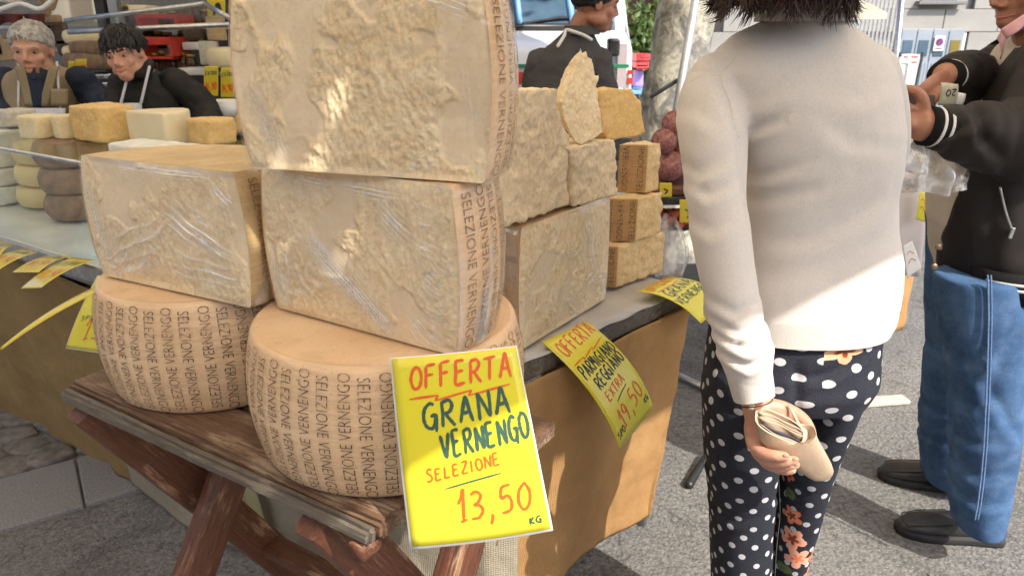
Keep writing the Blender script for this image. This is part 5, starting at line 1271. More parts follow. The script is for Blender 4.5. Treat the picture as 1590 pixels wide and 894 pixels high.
obj('top_rail', tube([la + ln_ * .115 + V(0, 0, GT), lb + ln_ * .115 + V(0, 0, GT)], .006, 8, round_end=False), M_METAL, cnt, True, True)
for k in range(4):
    p = la + ld * (.25 + k * .8) + ln_ * .68; obj('post', tube([p + V(0, 0, CZ), p + V(0, 0, GT - .008)], .008, 8, round_end=False), M_METAL, cnt, True, True)
drape([lb, V(-1.9, 2.44, 0), V(-1.34, 2.05, 0), la + V(-.02, .0, 0), la + V(.03, .10, 0)], CZ - .03, .06, 'burlap_cloth', M_BURLAP2, cnt, 8, .05, 150, 50, hem=lambda u: .05 * sin(u * 7) - .02, inward=.07)
zc = CZ + .004
def place(x, y, z): return on_z(x, y, z)
M_BROWN = simple('brown_cheese_rind', (.30, .185, .115), (.19, .115, .075), 26, .75, .003, 60)
M_BROWN2 = simple('bark_brown_rind', (.25, .16, .10), (.15, .09, .055), 14, .7, .004, 40, (4, 4, .4))
M_YELC = simple('yellow_waxed_rind', (.80, .62, .30), (.74, .55, .24), 12, .45, .001, 40)
M_WHTC = simple('white_mould_rind', (.74, .72, .66), (.62, .60, .54), 30, .75, .002, 60)
M_PALER = simple('cream_rind', (.76, .66, .44), (.72, .60, .37), 10, .5, .001, 40)
M_GREYC = simple('grey_speckled_rind', (.58, .54, .46), (.44, .40, .34), 60, .75, .002, 90)
def round_cheese(px, py, z, r, h, mat, label, group=None, n=36, name='round_cheese', bulge=.010, c=None):
    c = c or place(px, py, z); c = V(c.x, c.y, z)
    pr = [(r * .3, 0), (r - .012, 0), (r - .004, .004)] + [(r + bulge * (1 - (2 * k - 1) ** 2), .006 + (h - .012) * k) for k in np.linspace(0, 1, 7)] + [(r - .004, h - .004), (r - .014, h), (r * .5, h + .002), (.004, h + .002)]
    v, f = lathe(pr, n); P = np.array([tuple(p) for p in v]); P += (fbm(P + np.array(c), 14, 2, 3) * .0025)[:, None] * (P / (np.linalg.norm(P, axis=1, keepdims=True) + 1e-6))
    t = thing(name, label, 'cheese', c, random.random() * 6, group); obj('rind', (P, f), mat, t); return t
def block_cheese(px, py, z, size, rz, mat, label, group=None, c=None, rough=.003, name='cheese_piece', rnd=.02, seed=1, voxel=.006, halfround=False):
    c = place(px, py, z) if c is None else V(c.x, c.y, z); L, D, h = size
    if halfround:
        ring = [V(L / 2 * cos(q), -D / 2 + D * sin(q), 0) for q in np.linspace(0, pi, 24)]
    else: ring = [V(p.x, p.y, 0) for p in ering((0, 0, 0), L / 2, D / 2, 32, 7)]
    P, f, Nn = remesh(loft([[p + V(0, 0, .0) for p in ring], [p + V(0, 0, h) for p in ring]]), voxel, 12); P = P + Nn * (fbm(P, 24, 4, seed, .6) * rough)[:, None]
    t = thing(name, label, 'cheese', c, rz, group); obj('paste', (P, f), mat, t, fix=False); return t
CA = atan2(ld.y, ld.x) + pi
g1 = 'yellow round cheeses stacked behind the glass'; g2 = 'brown round cheeses stacked behind the glass'; g3 = 'white square cheeses stacked behind the glass'
yc = place(90, 314, zc)
for k, nm in enumerate(('bottom', 'middle', 'top')):
    round_cheese(0, 0, zc + k * .083, .125, .080, M_YELC, nm + ' yellow waxed cheese in the stack behind the counter glass', g1, c=yc + V(.01 * k, 0, 0))
bc = place(130, 334, zc) ; bc2 = place(184, 322, zc)
for k, nm in enumerate(('bottom', 'middle', 'top')):
    round_cheese(0, 0, zc + k * .098 * .95, .105, .093, M_BROWN, nm + ' dark brown cheese in the front stack behind the glass', g2, c=bc + V(-.006 * k, .004 * k, 0), bulge=.014)
for k, nm in enumerate(('lower', 'upper')):
    round_cheese(0, 0, zc + k * .12, .09, .115, M_BROWN2, nm + ' bark brown cheese next to the dark stack, half behind the wrapped half', g2, c=bc2 + V(0, .02, 0))
for k, nm in enumerate(('bottom', 'second', 'third', 'top')):
    block_cheese(4, 300, zc + k * .071, (.20, .20, .068), CA + .1, M_WHTC, nm + ' white mould cheese in the leftmost stack on the counter', g3, seed=70 + k, c=place(22, 308, zc))
gz = GT + .0
g4 = 'cheeses lying on top of the counter glass'
block_cheese(26, 194, gz + .012, (.135, .12, .062), CA, M_GREYC, 'grey film wrapped cheese piece in front of the old vendor', g4, seed=81)
block_cheese(66, 213, gz, (.112, .11, .080), CA + .15, M_PALEC, 'pale cheese piece with herb specks in front of the old vendor', g4, seed=82, rough=.0015)
block_cheese(116, 214, gz, (.075, .12, .085), CA - .2, M_PALEC, 'narrow pale cheese piece left of the golden one', g4, seed=83, rough=.0015)
block_cheese(166, 216, gz, (.185, .15, .120), CA + .05, M_GOLD, 'big golden crumbly cheese block between the two vendors', g4, seed=84, rough=.003)
block_cheese(263, 219, gz, (.20, .17, .108), CA + .1, M_PALER, 'long cream half cheese in front of the woman vendor', g4, seed=85, rough=.0008, halfround=True)
block_cheese(252, 243, gz - .002, (.36, .14, .038), CA + .1, M_WHTC, 'long flat whitish cheese slab behind the wrapped half', g4, seed=86, rough=.002)
block_cheese(332, 222, gz + .001, (.13, .12, .085), CA, M_GOLD, 'small orange cheese piece right of the woman vendor', g4, seed=87)
# cards hung on the counter edge
rows = [((-14, 378), (20, 383), (-2, 402), (-40, 396), 2.34, 'leftmost'), ((38, 387), (68, 391), (-4, 421), (-34, 414), 2.26, 'second from the left'), ((84, 396), (113, 399), (60, 423), (19, 423), 2.17, 'third from the left'), ((112, 400), (150, 404), (64, 447), (32, 448), 2.08, 'longest and lowest')]
for a_, b_, c_, d_, t_, nm in rows:
    q = Sheet(at(*a_, t_), at(*b_, t_ - .05), at(*c_, t_ - .19), at(*d_, t_ - .14), .01)
    t = card('price_tag', q, M_YEL2, 'narrow yellow tag on the counter edge, ' + nm, 'price tag', [('w', random.choice(('PECORINO', 'TALEGGIO', 'FONTINA')) if False else 'EXTRA', (.1, .35), (.9, .32), .14, .0026, M_GREEN), ('w', '1' + random.choice(('3,50', '9,50', '0,50')), (.15, .75), (.9, .7), .2, .003, M_RED)], 'yellow tags hung on the counter edge', False)
q = Sheet(at(152, 428, 1.80), at(212, 441, 1.74), at(168, 548, 1.74), at(103, 539, 1.80), .006)
card('price_card', q, M_YEL, 'yellow price card half hidden behind the back cheese wheel', 'price card', [('w', '13', (.30, .86), (.78, .80), .30, .004, M_RED), ('w', 'SPO', (.12, .62), (.42, .58), .06, .002, M_GREEN)], 'handwritten yellow price cards', True)
q = Sheet(at(160, 440, 1.72), at(194, 436, 1.70), at(3, 543, 1.62), at(0, 541, 1.625), .012, .002)
t = thing('price_tag', 'long yellow tag seen edge on, curling out from the counter corner', 'price tag', at(172, 440, 1.71)); obj('card', sheet(lambda u, v: q.p(u, v), 5, 24, .0008), M_YEL2, t, True, True)

# ------------------------------------------------------------------ the stall interior behind the vendors
def vbox(x0, y0, x1, y1, Y, dep, bevel=.004):
    A_, B_ = on_y(x0, y1, Y), on_y(x1, y0, Y); c = (A_ + B_) / 2 + V(0, dep / 2, 0); return box(c, (abs(B_.x - A_.x), dep, abs(B_.z - A_.z)), None, bevel)
SY = 4.6
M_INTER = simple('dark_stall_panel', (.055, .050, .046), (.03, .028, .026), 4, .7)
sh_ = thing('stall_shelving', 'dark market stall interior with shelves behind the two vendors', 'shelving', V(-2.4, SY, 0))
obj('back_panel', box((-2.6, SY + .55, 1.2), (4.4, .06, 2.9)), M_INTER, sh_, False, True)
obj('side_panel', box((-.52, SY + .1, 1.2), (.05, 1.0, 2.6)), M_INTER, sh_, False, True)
for y, x0, x1, dp in ((40, -40, 420, .0), (75, -40, 420, .1), (112, -40, 420, .0), (158, 120, 420, -.1), (205, 250, 420, -.4)):
    A_, B_ = on_y(x0, y, SY - .3 + dp), on_y(x1, y, SY - .3 + dp); obj('shelf', box((A_ + B_) / 2 + V(0, .18, -.01), ((B_ - A_).length, .36, .018), None, .003), M_ALU, sh_, False, True)
for x in (166, 186):
    A_ = on_y(x, 60, SY - .35); obj('upright', box((A_.x, A_.y, 1.2), (.05, .05, 2.5), None, .003), M_DARK if x < 180 else M_ALU, sh_, False, True)
gsh = Sheet(on_y(100, 33, 3.9), on_y(318, 6, 4.0), on_y(356, 28, 3.7), on_y(105, 52, 3.55), .0)
obj('glass_hood', sheet(lambda u, v: gsh.p(u, v), 4, 4, .006), M_GLASS, sh_, False, True)
for a_, b_ in (((100, 33, 3.9), (318, 6, 4.0)), ((318, 6, 4.0), (356, 28, 3.7)), ((105, 50, 3.55), (356, 38, 3.7))): obj('hood_rail', tube([on_y(*a_), on_y(*b_)], .012, 8, round_end=False), M_METAL, sh_, True, True)
# white sheet hung beside the stall and a dark red valance
t = thing('white_tarpaulin', 'bright white tarpaulin behind the shelves at the top left', 'tarpaulin', on_y(120, 40, SY + .1)); obj('cloth', sheet(lambda u, v: on_y(78 + 95 * u, -30 + 78 * v + 12 * u, SY + .15 - .05 * sin(u * 5)), 14, 10, .004), M_AWN, t, True, True)
t = thing('valance', 'dark red valance with pale swags over the old vendor', 'valance', on_y(30, 25, 4.0)); obj('cloth', sheet(lambda u, v: on_y(-60 + 128 * u, 22 + 16 * v + 3 * sin(u * 19) * v, 3.98 - .03 * sin(u * 22)), 60, 6, .006), simple('dark_red_cloth', (.14, .025, .022), (.07, .014, .013), 12, .85), t, True, True)
obj('swag', tube([on_y(x, y, 3.93) for x, y in ((-40, 2), (-8, 16), (30, 6), (62, 14), (88, -6))], .012, 8, 30), M_WHITE, t, True, True)
obj('swag', tube([on_y(x, y, 3.93) for x, y in ((-40, -10), (10, 2), (50, -4), (80, -14))], .008, 8, 30), M_GREYC, t, True, True)
M_REDPL = simple('red_plastic', (.62, .05, .03), (.5, .035, .02), 20, .35)
def tray(x0, y0, x1, y1, Y, label):
    A_, B_ = on_y(x0, y1, Y), on_y(x1, y0, Y); W_, h = abs(B_.x - A_.x), abs(B_.z - A_.z); c = V((A_.x + B_.x) / 2, Y, A_.z)
    t = thing('plastic_tray', label, 'tray', c, 0, 'red trays on the stall shelves')
    obj('floor', box((0, .12, .006), (W_, .24, .012)), M_REDPL, t, False)
    for s in (-1, 1): obj('side', box((s * (W_ / 2 - .006), .12, h / 2), (.012, .24, h), None, .003), M_REDPL, t, False); obj('rim', box((0, .12 + s * .115, h * .82), (W_ - .026, .010, h * .36), None, .003), M_REDPL, t, False)
tray(212, 22, 272, 42, 4.15, 'upper red tray on the shelf right of the woman vendor'); tray(214, 58, 264, 92, 4.15, 'lower red tray on the shelf above the woman vendor')
round_cheese(0, 0, 1, .11, .07, M_PALER, 'pale cheese at the top of the pile between the vendors', 'cheeses piled on the shelf between the vendors', c=on_y(138, 68, 4.1)).location.z = on_y(138, 68, 4.1).z
for x, y, r, h, m, nm in ((146, 87, .10, .075, M_BROWN2, 'brown cheese in the middle of the pile between the vendors'), (143, 108, .12, .085, M_BROWN2, 'wide brown cheese at the bottom of the pile between the vendors'), (118, 90, .05, .06, M_PALER, 'small cream cheese left of the brown pile on the shelf'), (352, 105, .085, .10, M_PALER, 'cream round cheese at the right end of the stall shelf'), (330, 232, .10, .10, M_BROWN, 'brown cheese low on the shelf behind the wrapped half'), (358, 205, .09, .13, M_GOLD, 'orange cheese beside the low brown one on the shelf')):
    p = on_y(x, y, 4.05 if y < 150 else 3.5); round_cheese(0, 0, p.z, r, h, m, nm, 'cheeses piled on the shelf between the vendors' if y < 150 and x < 200 else 'cheeses at the right end of the shelf', c=p)
for k in range(9):
    x, y = 148 + (k % 3) * 14 + random.uniform(-3, 3), 150 - (k // 3) * 13; p = on_y(x, y, 4.0)
    t = thing('foil_tray', ('lowest', 'middle', 'highest')[k // 3] + ' foil tray of the ' + ('left', 'centre', 'right')[k % 3] + ' pile between the vendors', 'tray', p, random.uniform(-.3, .3), 'foil trays stacked between the vendors')
    obj('foil', box((0, .06, .018), (.10, .13, .030), None, .008), M_METAL, t)
M_PACK = simple('brown_packet', (.12, .065, .035), (.05, .03, .02), 30, .4); M_TAN = simple('tan_packet', (.42, .29, .16), (.30, .2, .1), 20, .5)
def hanger(x, y0, y1, Y, r, mat, label, cat, group):
    a_, b_ = on_y(x, y0, Y), on_y(x, y1, Y); t = thing('hanging_sausage' if cat == 'sausage' else 'packet', label, cat, b_, 0, group)
    if cat == 'sausage': obj('skin', tube([a_, a_.lerp(b_, .4) + V(.01, 0, 0), b_], [r * .8, r, r * .8], 12, 14), mat, t, True, True); obj('string', tube([a_, a_ + V(0, 0, .25)], .003, 6), M_WHITE, t, True, True)
    else: obj('pouch', box((a_ + b_) / 2, (r * 2, .04, (a_ - b_).length), Matrix.Rotation(random.uniform(-.1, .1), 3, 'Y'), .012), mat, t, True, True)
for k, (x, y0, y1) in enumerate(((72, -12, 22), (80, -16, 12), (64, -14, 6))): hanger(x, y0, y1, 4.0, .022, M_TAN, ('longest', 'middle', 'shortest')[k] + ' dried sausage hanging above the old vendor', 'sausage', 'dried sausages above the old vendor')
for k, (x, y0, y1, m) in enumerate(((72, 36, 70, M_PACK), (92, 35, 72, M_PACK), (80, 24, 36, M_TAN), (8, 62, 95, M_TAN), (-6, 55, 88, M_TAN), (104, 60, 86, M_PACK), (188, 88, 104, M_PACK), (300, 40, 62, M_PACK))): hanger(x, y0, y1, 4.1, .05, m, ('dark packet right behind the old vendor\'s head', 'dark packet second from the old vendor\'s head', 'tan packet above the dark packets', 'tan packet left of the old vendor\'s head', 'tan packet at the left picture edge', 'small dark packet under the glass hood', 'small dark packet by the woman vendor\'s hair', 'dark packet right of the upper red tray')[k], 'packet', 'packets on the stall shelves')
for x0, y0, x1, y1, Y, m, nm, lab, cat in ((322, 26, 344, 63, 4.0, M_BOARD, 'cutting_board', 'wooden cutting board leaning on the top shelf', 'cutting board'), (311, 64, 334, 101, 4.0, M_GREYC, 'cardboard_box', 'grey box under the wooden cutting board', 'box'), (200, 8, 225, 24, 4.2, M_PALER, 'paper_parcel', 'pale parcel on the upper shelf', 'parcel'), (283, 66, 309, 78, 4.25, M_WHITE, 'white_carton', 'white carton right of the lower red tray', 'box'), (262, 70, 282, 92, 4.3, M_ALU, 'tin', 'grey tin right of the lower red tray', 'tin'), (275, 106, 318, 117, 4.1, M_WHITE, 'paper_stack', 'white paper stack behind the woman vendor\'s shoulder', 'paper')):
    t = thing(nm, lab, cat, on_y((x0 + x1) / 2, y1, Y)); obj('shell', vbox(x0, y0, x1, y1, Y, .05 if 'board' in nm else .16, .008), m, t, True, True); shade_auto(t.children[0] if t.children else [o for o in COL.objects if o.parent == t][0])
def ytag(x0, y0, x1, y1, Y, label, words, cat='price tag'):
    q = Sheet(on_y(x0, y0, Y), on_y(x1, y0, Y), on_y(x1, y1, Y), on_y(x0, y1, Y), .002)
    card('price_tag', q, M_YEL2, label, cat, words, 'yellow tags inside the stall', False)
wz_ = [('w', 'EXTRA', (.1, .3), (.92, .28), .12, .004, M_GREEN), ('w', '14,90', (.1, .8), (.92, .76), .22, .006, M_RED)]
ytag(317, 103, 339, 150, 3.85, 'left of two yellow tags hanging by the topmost half cheese', wz_); ytag(343, 105, 364, 152, 3.85, 'right of two yellow tags hanging by the topmost half cheese', wz_)
ytag(117, 92, 135, 110, 3.6, 'small yellow tag in front of the brown cheese pile', wz_[1:]); ytag(106, 95, 116, 108, 3.62, 'tiny yellow tag left of the one at the brown pile', [])
ytag(322, -14, 350, 28, 4.3, 'left yellow poster with a white cone at the stall top', [('s', [(.35, .9), (.6, .5), (.8, .9)], .02, M_BLACKPEN)], 'poster'); ytag(356, -14, 392, 24, 4.3, 'right yellow poster at the stall top', [], 'poster')
p = on_y(352, 180, 3.4); t = thing('plastic_bowl', 'white bowl beside a dark cloth low behind the topmost half', 'bowl', p); obj('shell', lathe([(.03, 0), (.05, .004), (.066, .07), (.062, .07), (.046, .008), (.002, .006)], 28), M_WHITE, t)

M_JAR = simple('dark_jar_glass', (.10, .05, .02), (.05, .025, .012), 40, .12); M_LID = simple('brass_lid', (.5, .36, .12), (.4, .28, .09), 30, .35, metal=.6)
jr0 = None
for y, xs_, Y_, g_ in ((75, range(196, 316, 13), 4.42, 'jars on the upper stall shelf'), (112, range(214, 312, 14), 4.30, 'jars on the middle stall shelf'), (40, range(200, 330, 12), 4.42, 'jars on the top stall shelf')):
    for k, x in enumerate(xs_):
        p = on_y(x + random.uniform(-2, 2), y, Y_)
        if jr0 is None:
            jr0 = t = thing('jar', 'dark glass jar in the row on ' + g_[8:], 'jar', p, 0, g_)
            obj('glass', lathe([(.002, 0), (.03, 0), (.034, .01), (.034, .07), (.026, .082), (.002, .084)], 16), M_JAR, t); obj('lid', lathe([(.002, .082), (.029, .082), (.029, .098), (.002, .1)], 16), M_LID, t)
        else: t = copy_tree(jr0); t.location = p; t['label'] = 'dark glass jar in the row on ' + g_[8:]; t['group'] = g_
        t.scale = (random.uniform(.85, 1.15),) * 2 + (random.uniform(.7, 1.2),)
# ------------------------------------------------------------------ vendors
def far_person(label, Y, trunk_rows, headpx, s, fwd, up, skin, hairmat, top_mat, arms, b=.12, hairkw={}, smile=False, name='person', collar=None):
    t = thing(name, label, 'person', V(on_y(headpx[0], 100, Y).x, Y, 0)); hc = on_y(*headpx)
    nb = on_y((trunk_rows[-1][1] + trunk_rows[-1][2]) / 2, trunk_rows[-1][0], Y)
    base = rings_px(trunk_rows, Y, b); c0 = sum(base[0], V(0, 0, 0)) / len(base[0])
    low = [[V(p.x, p.y, z) for p in base[0]] for z in (.05, .6)]
    mb = MB(); mb.add(loft(rings_px(shr(trunk_rows, .9), Y, b * .9)))
    for sx in (-1, 1): mb.add(tube([V(c0.x + sx * .09, Y, .04), V(c0.x + sx * .09, Y, .45), V(c0.x + sx * .08, Y, c0.z)], [.05, .06, .08], 12, 8))
    hv, q, M = head_shapes(hc, fwd, up, s, smile=smile); mb.add(hv); mb.add(tube([nb - V(0, 0, .05), nb.lerp(hc, .4) , hc - V(0, 0, s * .2)], [.062, .056, .055], 14, 8))
    for pts, rad, hand in arms:
        mb.add(tube([on_y(*p) for p in pts], [r * .8 for r in rad], 14, 18))
        if hand: a_, b_ = on_y(*pts[-2]), on_y(*pts[-1]); mb.add(hand_shapes(b_, b_ - a_, *hand))
    P, f, Nn = remesh(mb.vf, .0062, 1); obj('body', (P, f), skin, t, True, True, fix=False)
    mb = MB(); mb.add(loft(rings_px(trunk_rows, Y, b)))
    P, f, Nn = remesh(mb.vf, .011, 3); P = P + Nn * (fbm(P * [1, 1, 1.6], 8, 3, 5) * .006)[:, None]; obj('jacket', (P, f), top_mat[0], t, True, True, fix=False)
    for pts, rad, hand in arms:
        P, f, Nn = remesh(tube([on_y(*p) for p in pts][:], [r * 1.08 for r in rad], 16, 20), .010, 2); P = P + Nn * (fbm(P * [1, 1, 1.6], 12, 3, 9) * .008)[:, None]; obj('sleeve', (P, f), top_mat[1], t, True, True, fix=False)
    mb = MB()
    for sx in (-1, 1): mb.add(tube([V(c0.x + sx * .09, Y, .06), V(c0.x + sx * .09, Y, .45), V(c0.x + sx * .075, Y, c0.z + .05)], [.07, .085, .12], 14, 8))
    obj('trousers', mb.vf, M_BLK, t, True, True)
    for sx in (-1, 1): obj('shoe', tube([V(c0.x + sx * .09, Y + .04, .04), V(c0.x + sx * .09, Y - .16, .03)], [.045, .04], 12, flat=.8), M_SHOE, t, True, True)
    face_parts(t, q, M, s, hairmat, smile); hair_cap(t, q, M, s, hairmat, **hairkw)
    return t, q, M
v1, q, M = far_person('old vendor with white hair in a khaki vest and navy shirt behind the counter', 3.36, [(240, 12, 122), (200, 10, 124), (160, 6, 126), (128, 4, 128, .115), (112, 12, 116, .10), (103, 30, 92, .08), (97, 40, 80, .06)], (50, 79, 3.31), .222, (.24, -.94, -.14), (.04, 0, 1), M_SKIN, M_HAIRG, (M_VEST, M_NAVY),
    [([(124, 124, 3.36), (146, 150, 3.36), (186, 172, 3.18)], [.062, .055, .045], None), ([(8, 124, 3.36), (-2, 150, 3.36), (6, 185, 3.2)], [.062, .055, .045], None)], .13, dict(top=0, front=.26, cut=-.14, seed=5))
Yv = 3.225; hair_tufts(v1, q, .222, M_HAIRG, 420, 4, .27, .10, .3, -.1)
for pts in ([(57, 112), (48, 128), (60, 150)],): obj('shirt_front', sheet(lambda u, v: on_y(40 + 38 * u - (u - .5) * 26 * v, 114 + 52 * v, 3.232 - .012 * sin(u * pi) - .01 * v), 10, 10, .004), M_NAVY, v1, True, True)
for sg_ in (-1, 1): obj('shirt_collar', sheet(lambda u, v: on_y(57 + sg_ * (4 + 17 * u) , 106 + 6 * u + v * (18 - 8 * u), 3.235 - .03 * v + .04 * u), 6, 6, .006), M_NAVY, v1, True, True); obj('vest_lapel', sheet(lambda u, v: on_y(57 + sg_ * (20 - 16 * v + 15 * u), 103 + 62 * v, 3.226 - .008 * v + .008 * u), 5, 10, .006), M_VEST, v1, True, True)
for x0, x1 in ((87, 92), (28, 27)): obj('apron_strap', sheet(lambda u, v: on_y(x0 + (x1 - x0) * v + 3.4 * u, 96 + 74 * v, 3.225 + .04 * (1 - v) ** 3), 3, 10, .003), M_APRON, v1, True, True)
obj('apron', sheet(lambda u, v: on_y(24 + 78 * u, 168 + 75 * v, 3.212 + .01 * sin(u * 9) * v), 12, 8, .004), M_APRON, v1, True, True)
obj('vest_pocket', sheet(lambda u, v: on_y(80 + 26 * u, 138 + 26 * v, 3.214), 6, 6, .006), M_VEST, v1, True, True)
v2, q, M = far_person('woman vendor with short black hair in a black jacket and white apron', 3.22, [(260, 190, 292), (220, 190, 292), (170, 189, 290), (146, 188, 286, .11), (126, 192, 266, .10), (113, 200, 246, .08), (104, 204, 232, .065)], (193, 85, 3.12), .205, (.06, -.97, -.16), (-.12, 0, 1), M_SKIN, M_HAIRB, (M_BLK, M_BLK),
    [([(266, 130, 3.22), (300, 150, 3.24), (322, 182, 3.2), (306, 212, 3.06)], [.062, .062, .060, .046], ((-.6, -.5, .3), (0, 1, 0))), ([(194, 130, 3.2), (186, 160, 3.16), (190, 195, 3.05)], [.058, .052, .045], None)], .115, dict(front=.16, cut=-.10, seed=9, rough=.01), smile=True)
obj('collar', tube([on_y(x, y, Y_) for x, y, Y_ in ((204, 112, 3.13), (216, 116, 3.11), (228, 108, 3.14), (232, 98, 3.2))], [.02, .024, .024, .02], 10, 14), M_BLK, v2, True, True)
obj('apron', sheet(lambda u, v: on_y(187 + 33 * u + 6 * v * u, 160 + 80 * v, 3.09 + .006 * sin(u * 9)), 10, 10, .004), M_APRON, v2, True, True)
for a_, b_ in (((188, 160), (196, 128)), ((219, 160), (232, 104))): obj('apron_strap', tube([on_y(*a_, 3.085), on_y((a_[0] + b_[0]) / 2, (a_[1] + b_[1]) / 2, 3.085), on_y(*b_, 3.10)], .0055, 6, 10), M_APRON, v2, True, True)
st = [(206 + 5.5 * cos(pi * k / 5 + .3) * (1 if k % 2 else .5), 194 + 7.5 * sin(pi * k / 5 + .3) * (1 if k % 2 else .5)) for k in range(11)]
obj('printed_star', tube([on_y(x, y, 3.082) for x, y in st], .0022, 6, None), M_BLACKPEN, v2, True, True)
hair_tufts(v2, q, .205, M_HAIRB, 700, 8, .13, .20, .8, -.12, .012); obj('earring', ball(q(.345, -.02, -.15), .006, None, 8, 6), M_WHITE, v2, True, True)

gm, q, M = far_person('man in a charcoal zip collar jacket seen from behind the cheese pile', 3.55, [(260, 822, 946), (200, 816, 950), (140, 811, 955), (116, 815, 952, .13), (90, 830, 942, .125), (72, 848, 934, .11), (58, 866, 926, .085), (44, 878, 918, .07)], (925, 8, 3.52), .235, (.95, .22, -.18), (0, 0, 1), M_SKIN2, M_HAIRB, (M_CHAR, M_CHAR),
    [([(926, 96, 3.52), (938, 150, 3.47), (925, 200, 3.35)], [.07, .062, .05], None), ([(842, 100, 3.55), (832, 160, 3.55), (840, 210, 3.45)], [.075, .068, .05], None)], .15, dict(front=.2, cut=-.12, seed=13, rough=.01))
obj('collar', loft([ering(on_y(904, 54, 3.53), .082, .085, 28), ering(on_y(903, 40, 3.54), .078, .08, 28)], False), M_CHAR, gm, True, True)
hair_tufts(gm, q, .235, M_HAIRB, 500, 6, .2, .12, .4, -.12); obj('white_piping', tube([on_y(x, y, Y_) for x, y, Y_ in ((866, 72, 3.395), (876, 56, 3.43), (879, 47, 3.445), (892, 50, 3.425), (908, 56, 3.415), (918, 62, 3.415))], .0075, 8, 26), M_STRIPE, gm, True, True)
# ------------------------------------------------------------------ street behind
# white van with a tricolour stripe
VY = 6.3
van = thing('white_van', 'white van with green and red stripe parked behind the cheese stall', 'van', V(.1, VY + 1.5, 0))
M_VAN = simple('white_van_paint', (.80, .80, .80), (.74, .74, .75), 3, .25); M_TYRE = simple('tyre_rubber', (.02, .02, .02), (.012, .012, .012), 40, .8)
xr, xl = on_y(983, 100, VY).x, -1.05; zb_, zh, zw = .42, on_y(900, 66, VY).z, on_y(880, 46, VY).z
cxv, wv = (xr + xl) / 2, xr - xl
prof = [(0, zb_), (0, .75), (.04, zh - .05), (.12, zh), (.42, zh + .07), (.95, 2.05), (1.25, 2.18), (4.4, 2.2), (4.4, zb_)]
bm_ = MB(); ra = [V(xl, VY + y, z) for y, z in prof]; rb = [V(xr, VY + y, z) for y, z in prof]
bm = bmesh.new(); va = [bm.verts.new(p) for p in ra]; vb = [bm.verts.new(p) for p in rb]; bm.faces.new(va); bm.faces.new(vb[::-1])
for k in range(len(prof)): bm.faces.new([va[k], vb[k], vb[(k + 1) % len(prof)], va[(k + 1) % len(prof)]])
bmesh.ops.bevel(bm, geom=[e for e in bm.edges], offset=.05, segments=3, profile=.6, affect='EDGES'); bm.verts.index_update()
vf = [v.co.copy() for v in bm.verts], [[v.index for v in f.verts] for f in bm.faces]; bm.free()
shade_auto(obj('body', vf, M_VAN, van, True, True), 40)
M_WIN = simple('windscreen_glass', (.10, .16, .22), (.05, .09, .13), 1.5, .04); M_BLUE = simple('pale_blue_frame', (.20, .42, .66), (.15, .34, .58), 5, .4)
d1 = V(0, .53, 2.05 - zh - .07); nrm = V(0, -d1.z, d1.y).normalized()
def ws(u, v, off=.012): return V(xl + .1 + (wv - .2) * u, VY + .44, zh + .09) + d1 * (v * .92) + nrm * off
obj('windscreen', sheet(lambda u, v: ws(u, v), 8, 8, .006), M_WIN, van, True, True)
for u in (.30, .55, .80): obj('blue_pillar', tube([ws(u, .02, .018), ws(u - .03, .95, .018)], .03, 8, round_end=False), M_BLUE, van, True, True)
obj('dashboard', tube([ws(.02, .03, .02), ws(.98, .03, .02)], .03, 8, round_end=False), M_BLACKPL, van, True, True)
for a_, b_ in ((.15, .5), (.55, .9)): obj('wiper', tube([ws(a_, .06, .03), ws((a_ + b_) / 2, .14, .03), ws(b_, .16, .03)], .012, 8, 10), M_BLACKPL, van, True, True)
for y0, y1, x0, x1, m, nm in ((100, 106, 760, 977, simple('green_stripe', (.02, .22, .10), None, 9, .4), 'green_stripe'), (112, 131, 792, 812, M_REDPL, 'red_stripe'), (109, 116, 974, 983, M_REDPL, 'red_stripe'), (121, 131, 974, 983, M_REDPL, 'red_stripe')):
    obj(nm, vbox(x0, y0, x1, y1, VY - .012, .02, .002), m, van, False, True)
obj('grey_panel', vbox(957, 68, 975, 140, VY - .010, .02, .003), simple('pinkish_panel', (.45, .38, .40), (.38, .32, .34), 9, .4), van, False, True)
obj('mirror', box(on_y(952, 74, VY - .1), (.10, .10, .14), None, .02), M_BLACKPL, van, False, True)
obj('bumper', box((cxv, VY - .02, .52), (wv + .04, .14, .24), None, .04), M_BLACKPL, van, False, True)
for sx in (-1, 1):
    obj('headlight', box((cxv + sx * (wv / 2 - .22), VY - .004, .92), (.30, .05, .18), None, .03), M_GLASS if False else M_METAL, van, False, True)
    for y in (.75, 3.5):
        w_ = obj('wheel', tube([(cxv + sx * (wv / 2 - .22), VY + y, .33), (cxv + sx * (wv / 2 + .0), VY + y, .33)], .33, 28, up=(0, 0, 1), round_end=False), M_TYRE, van, True, True)

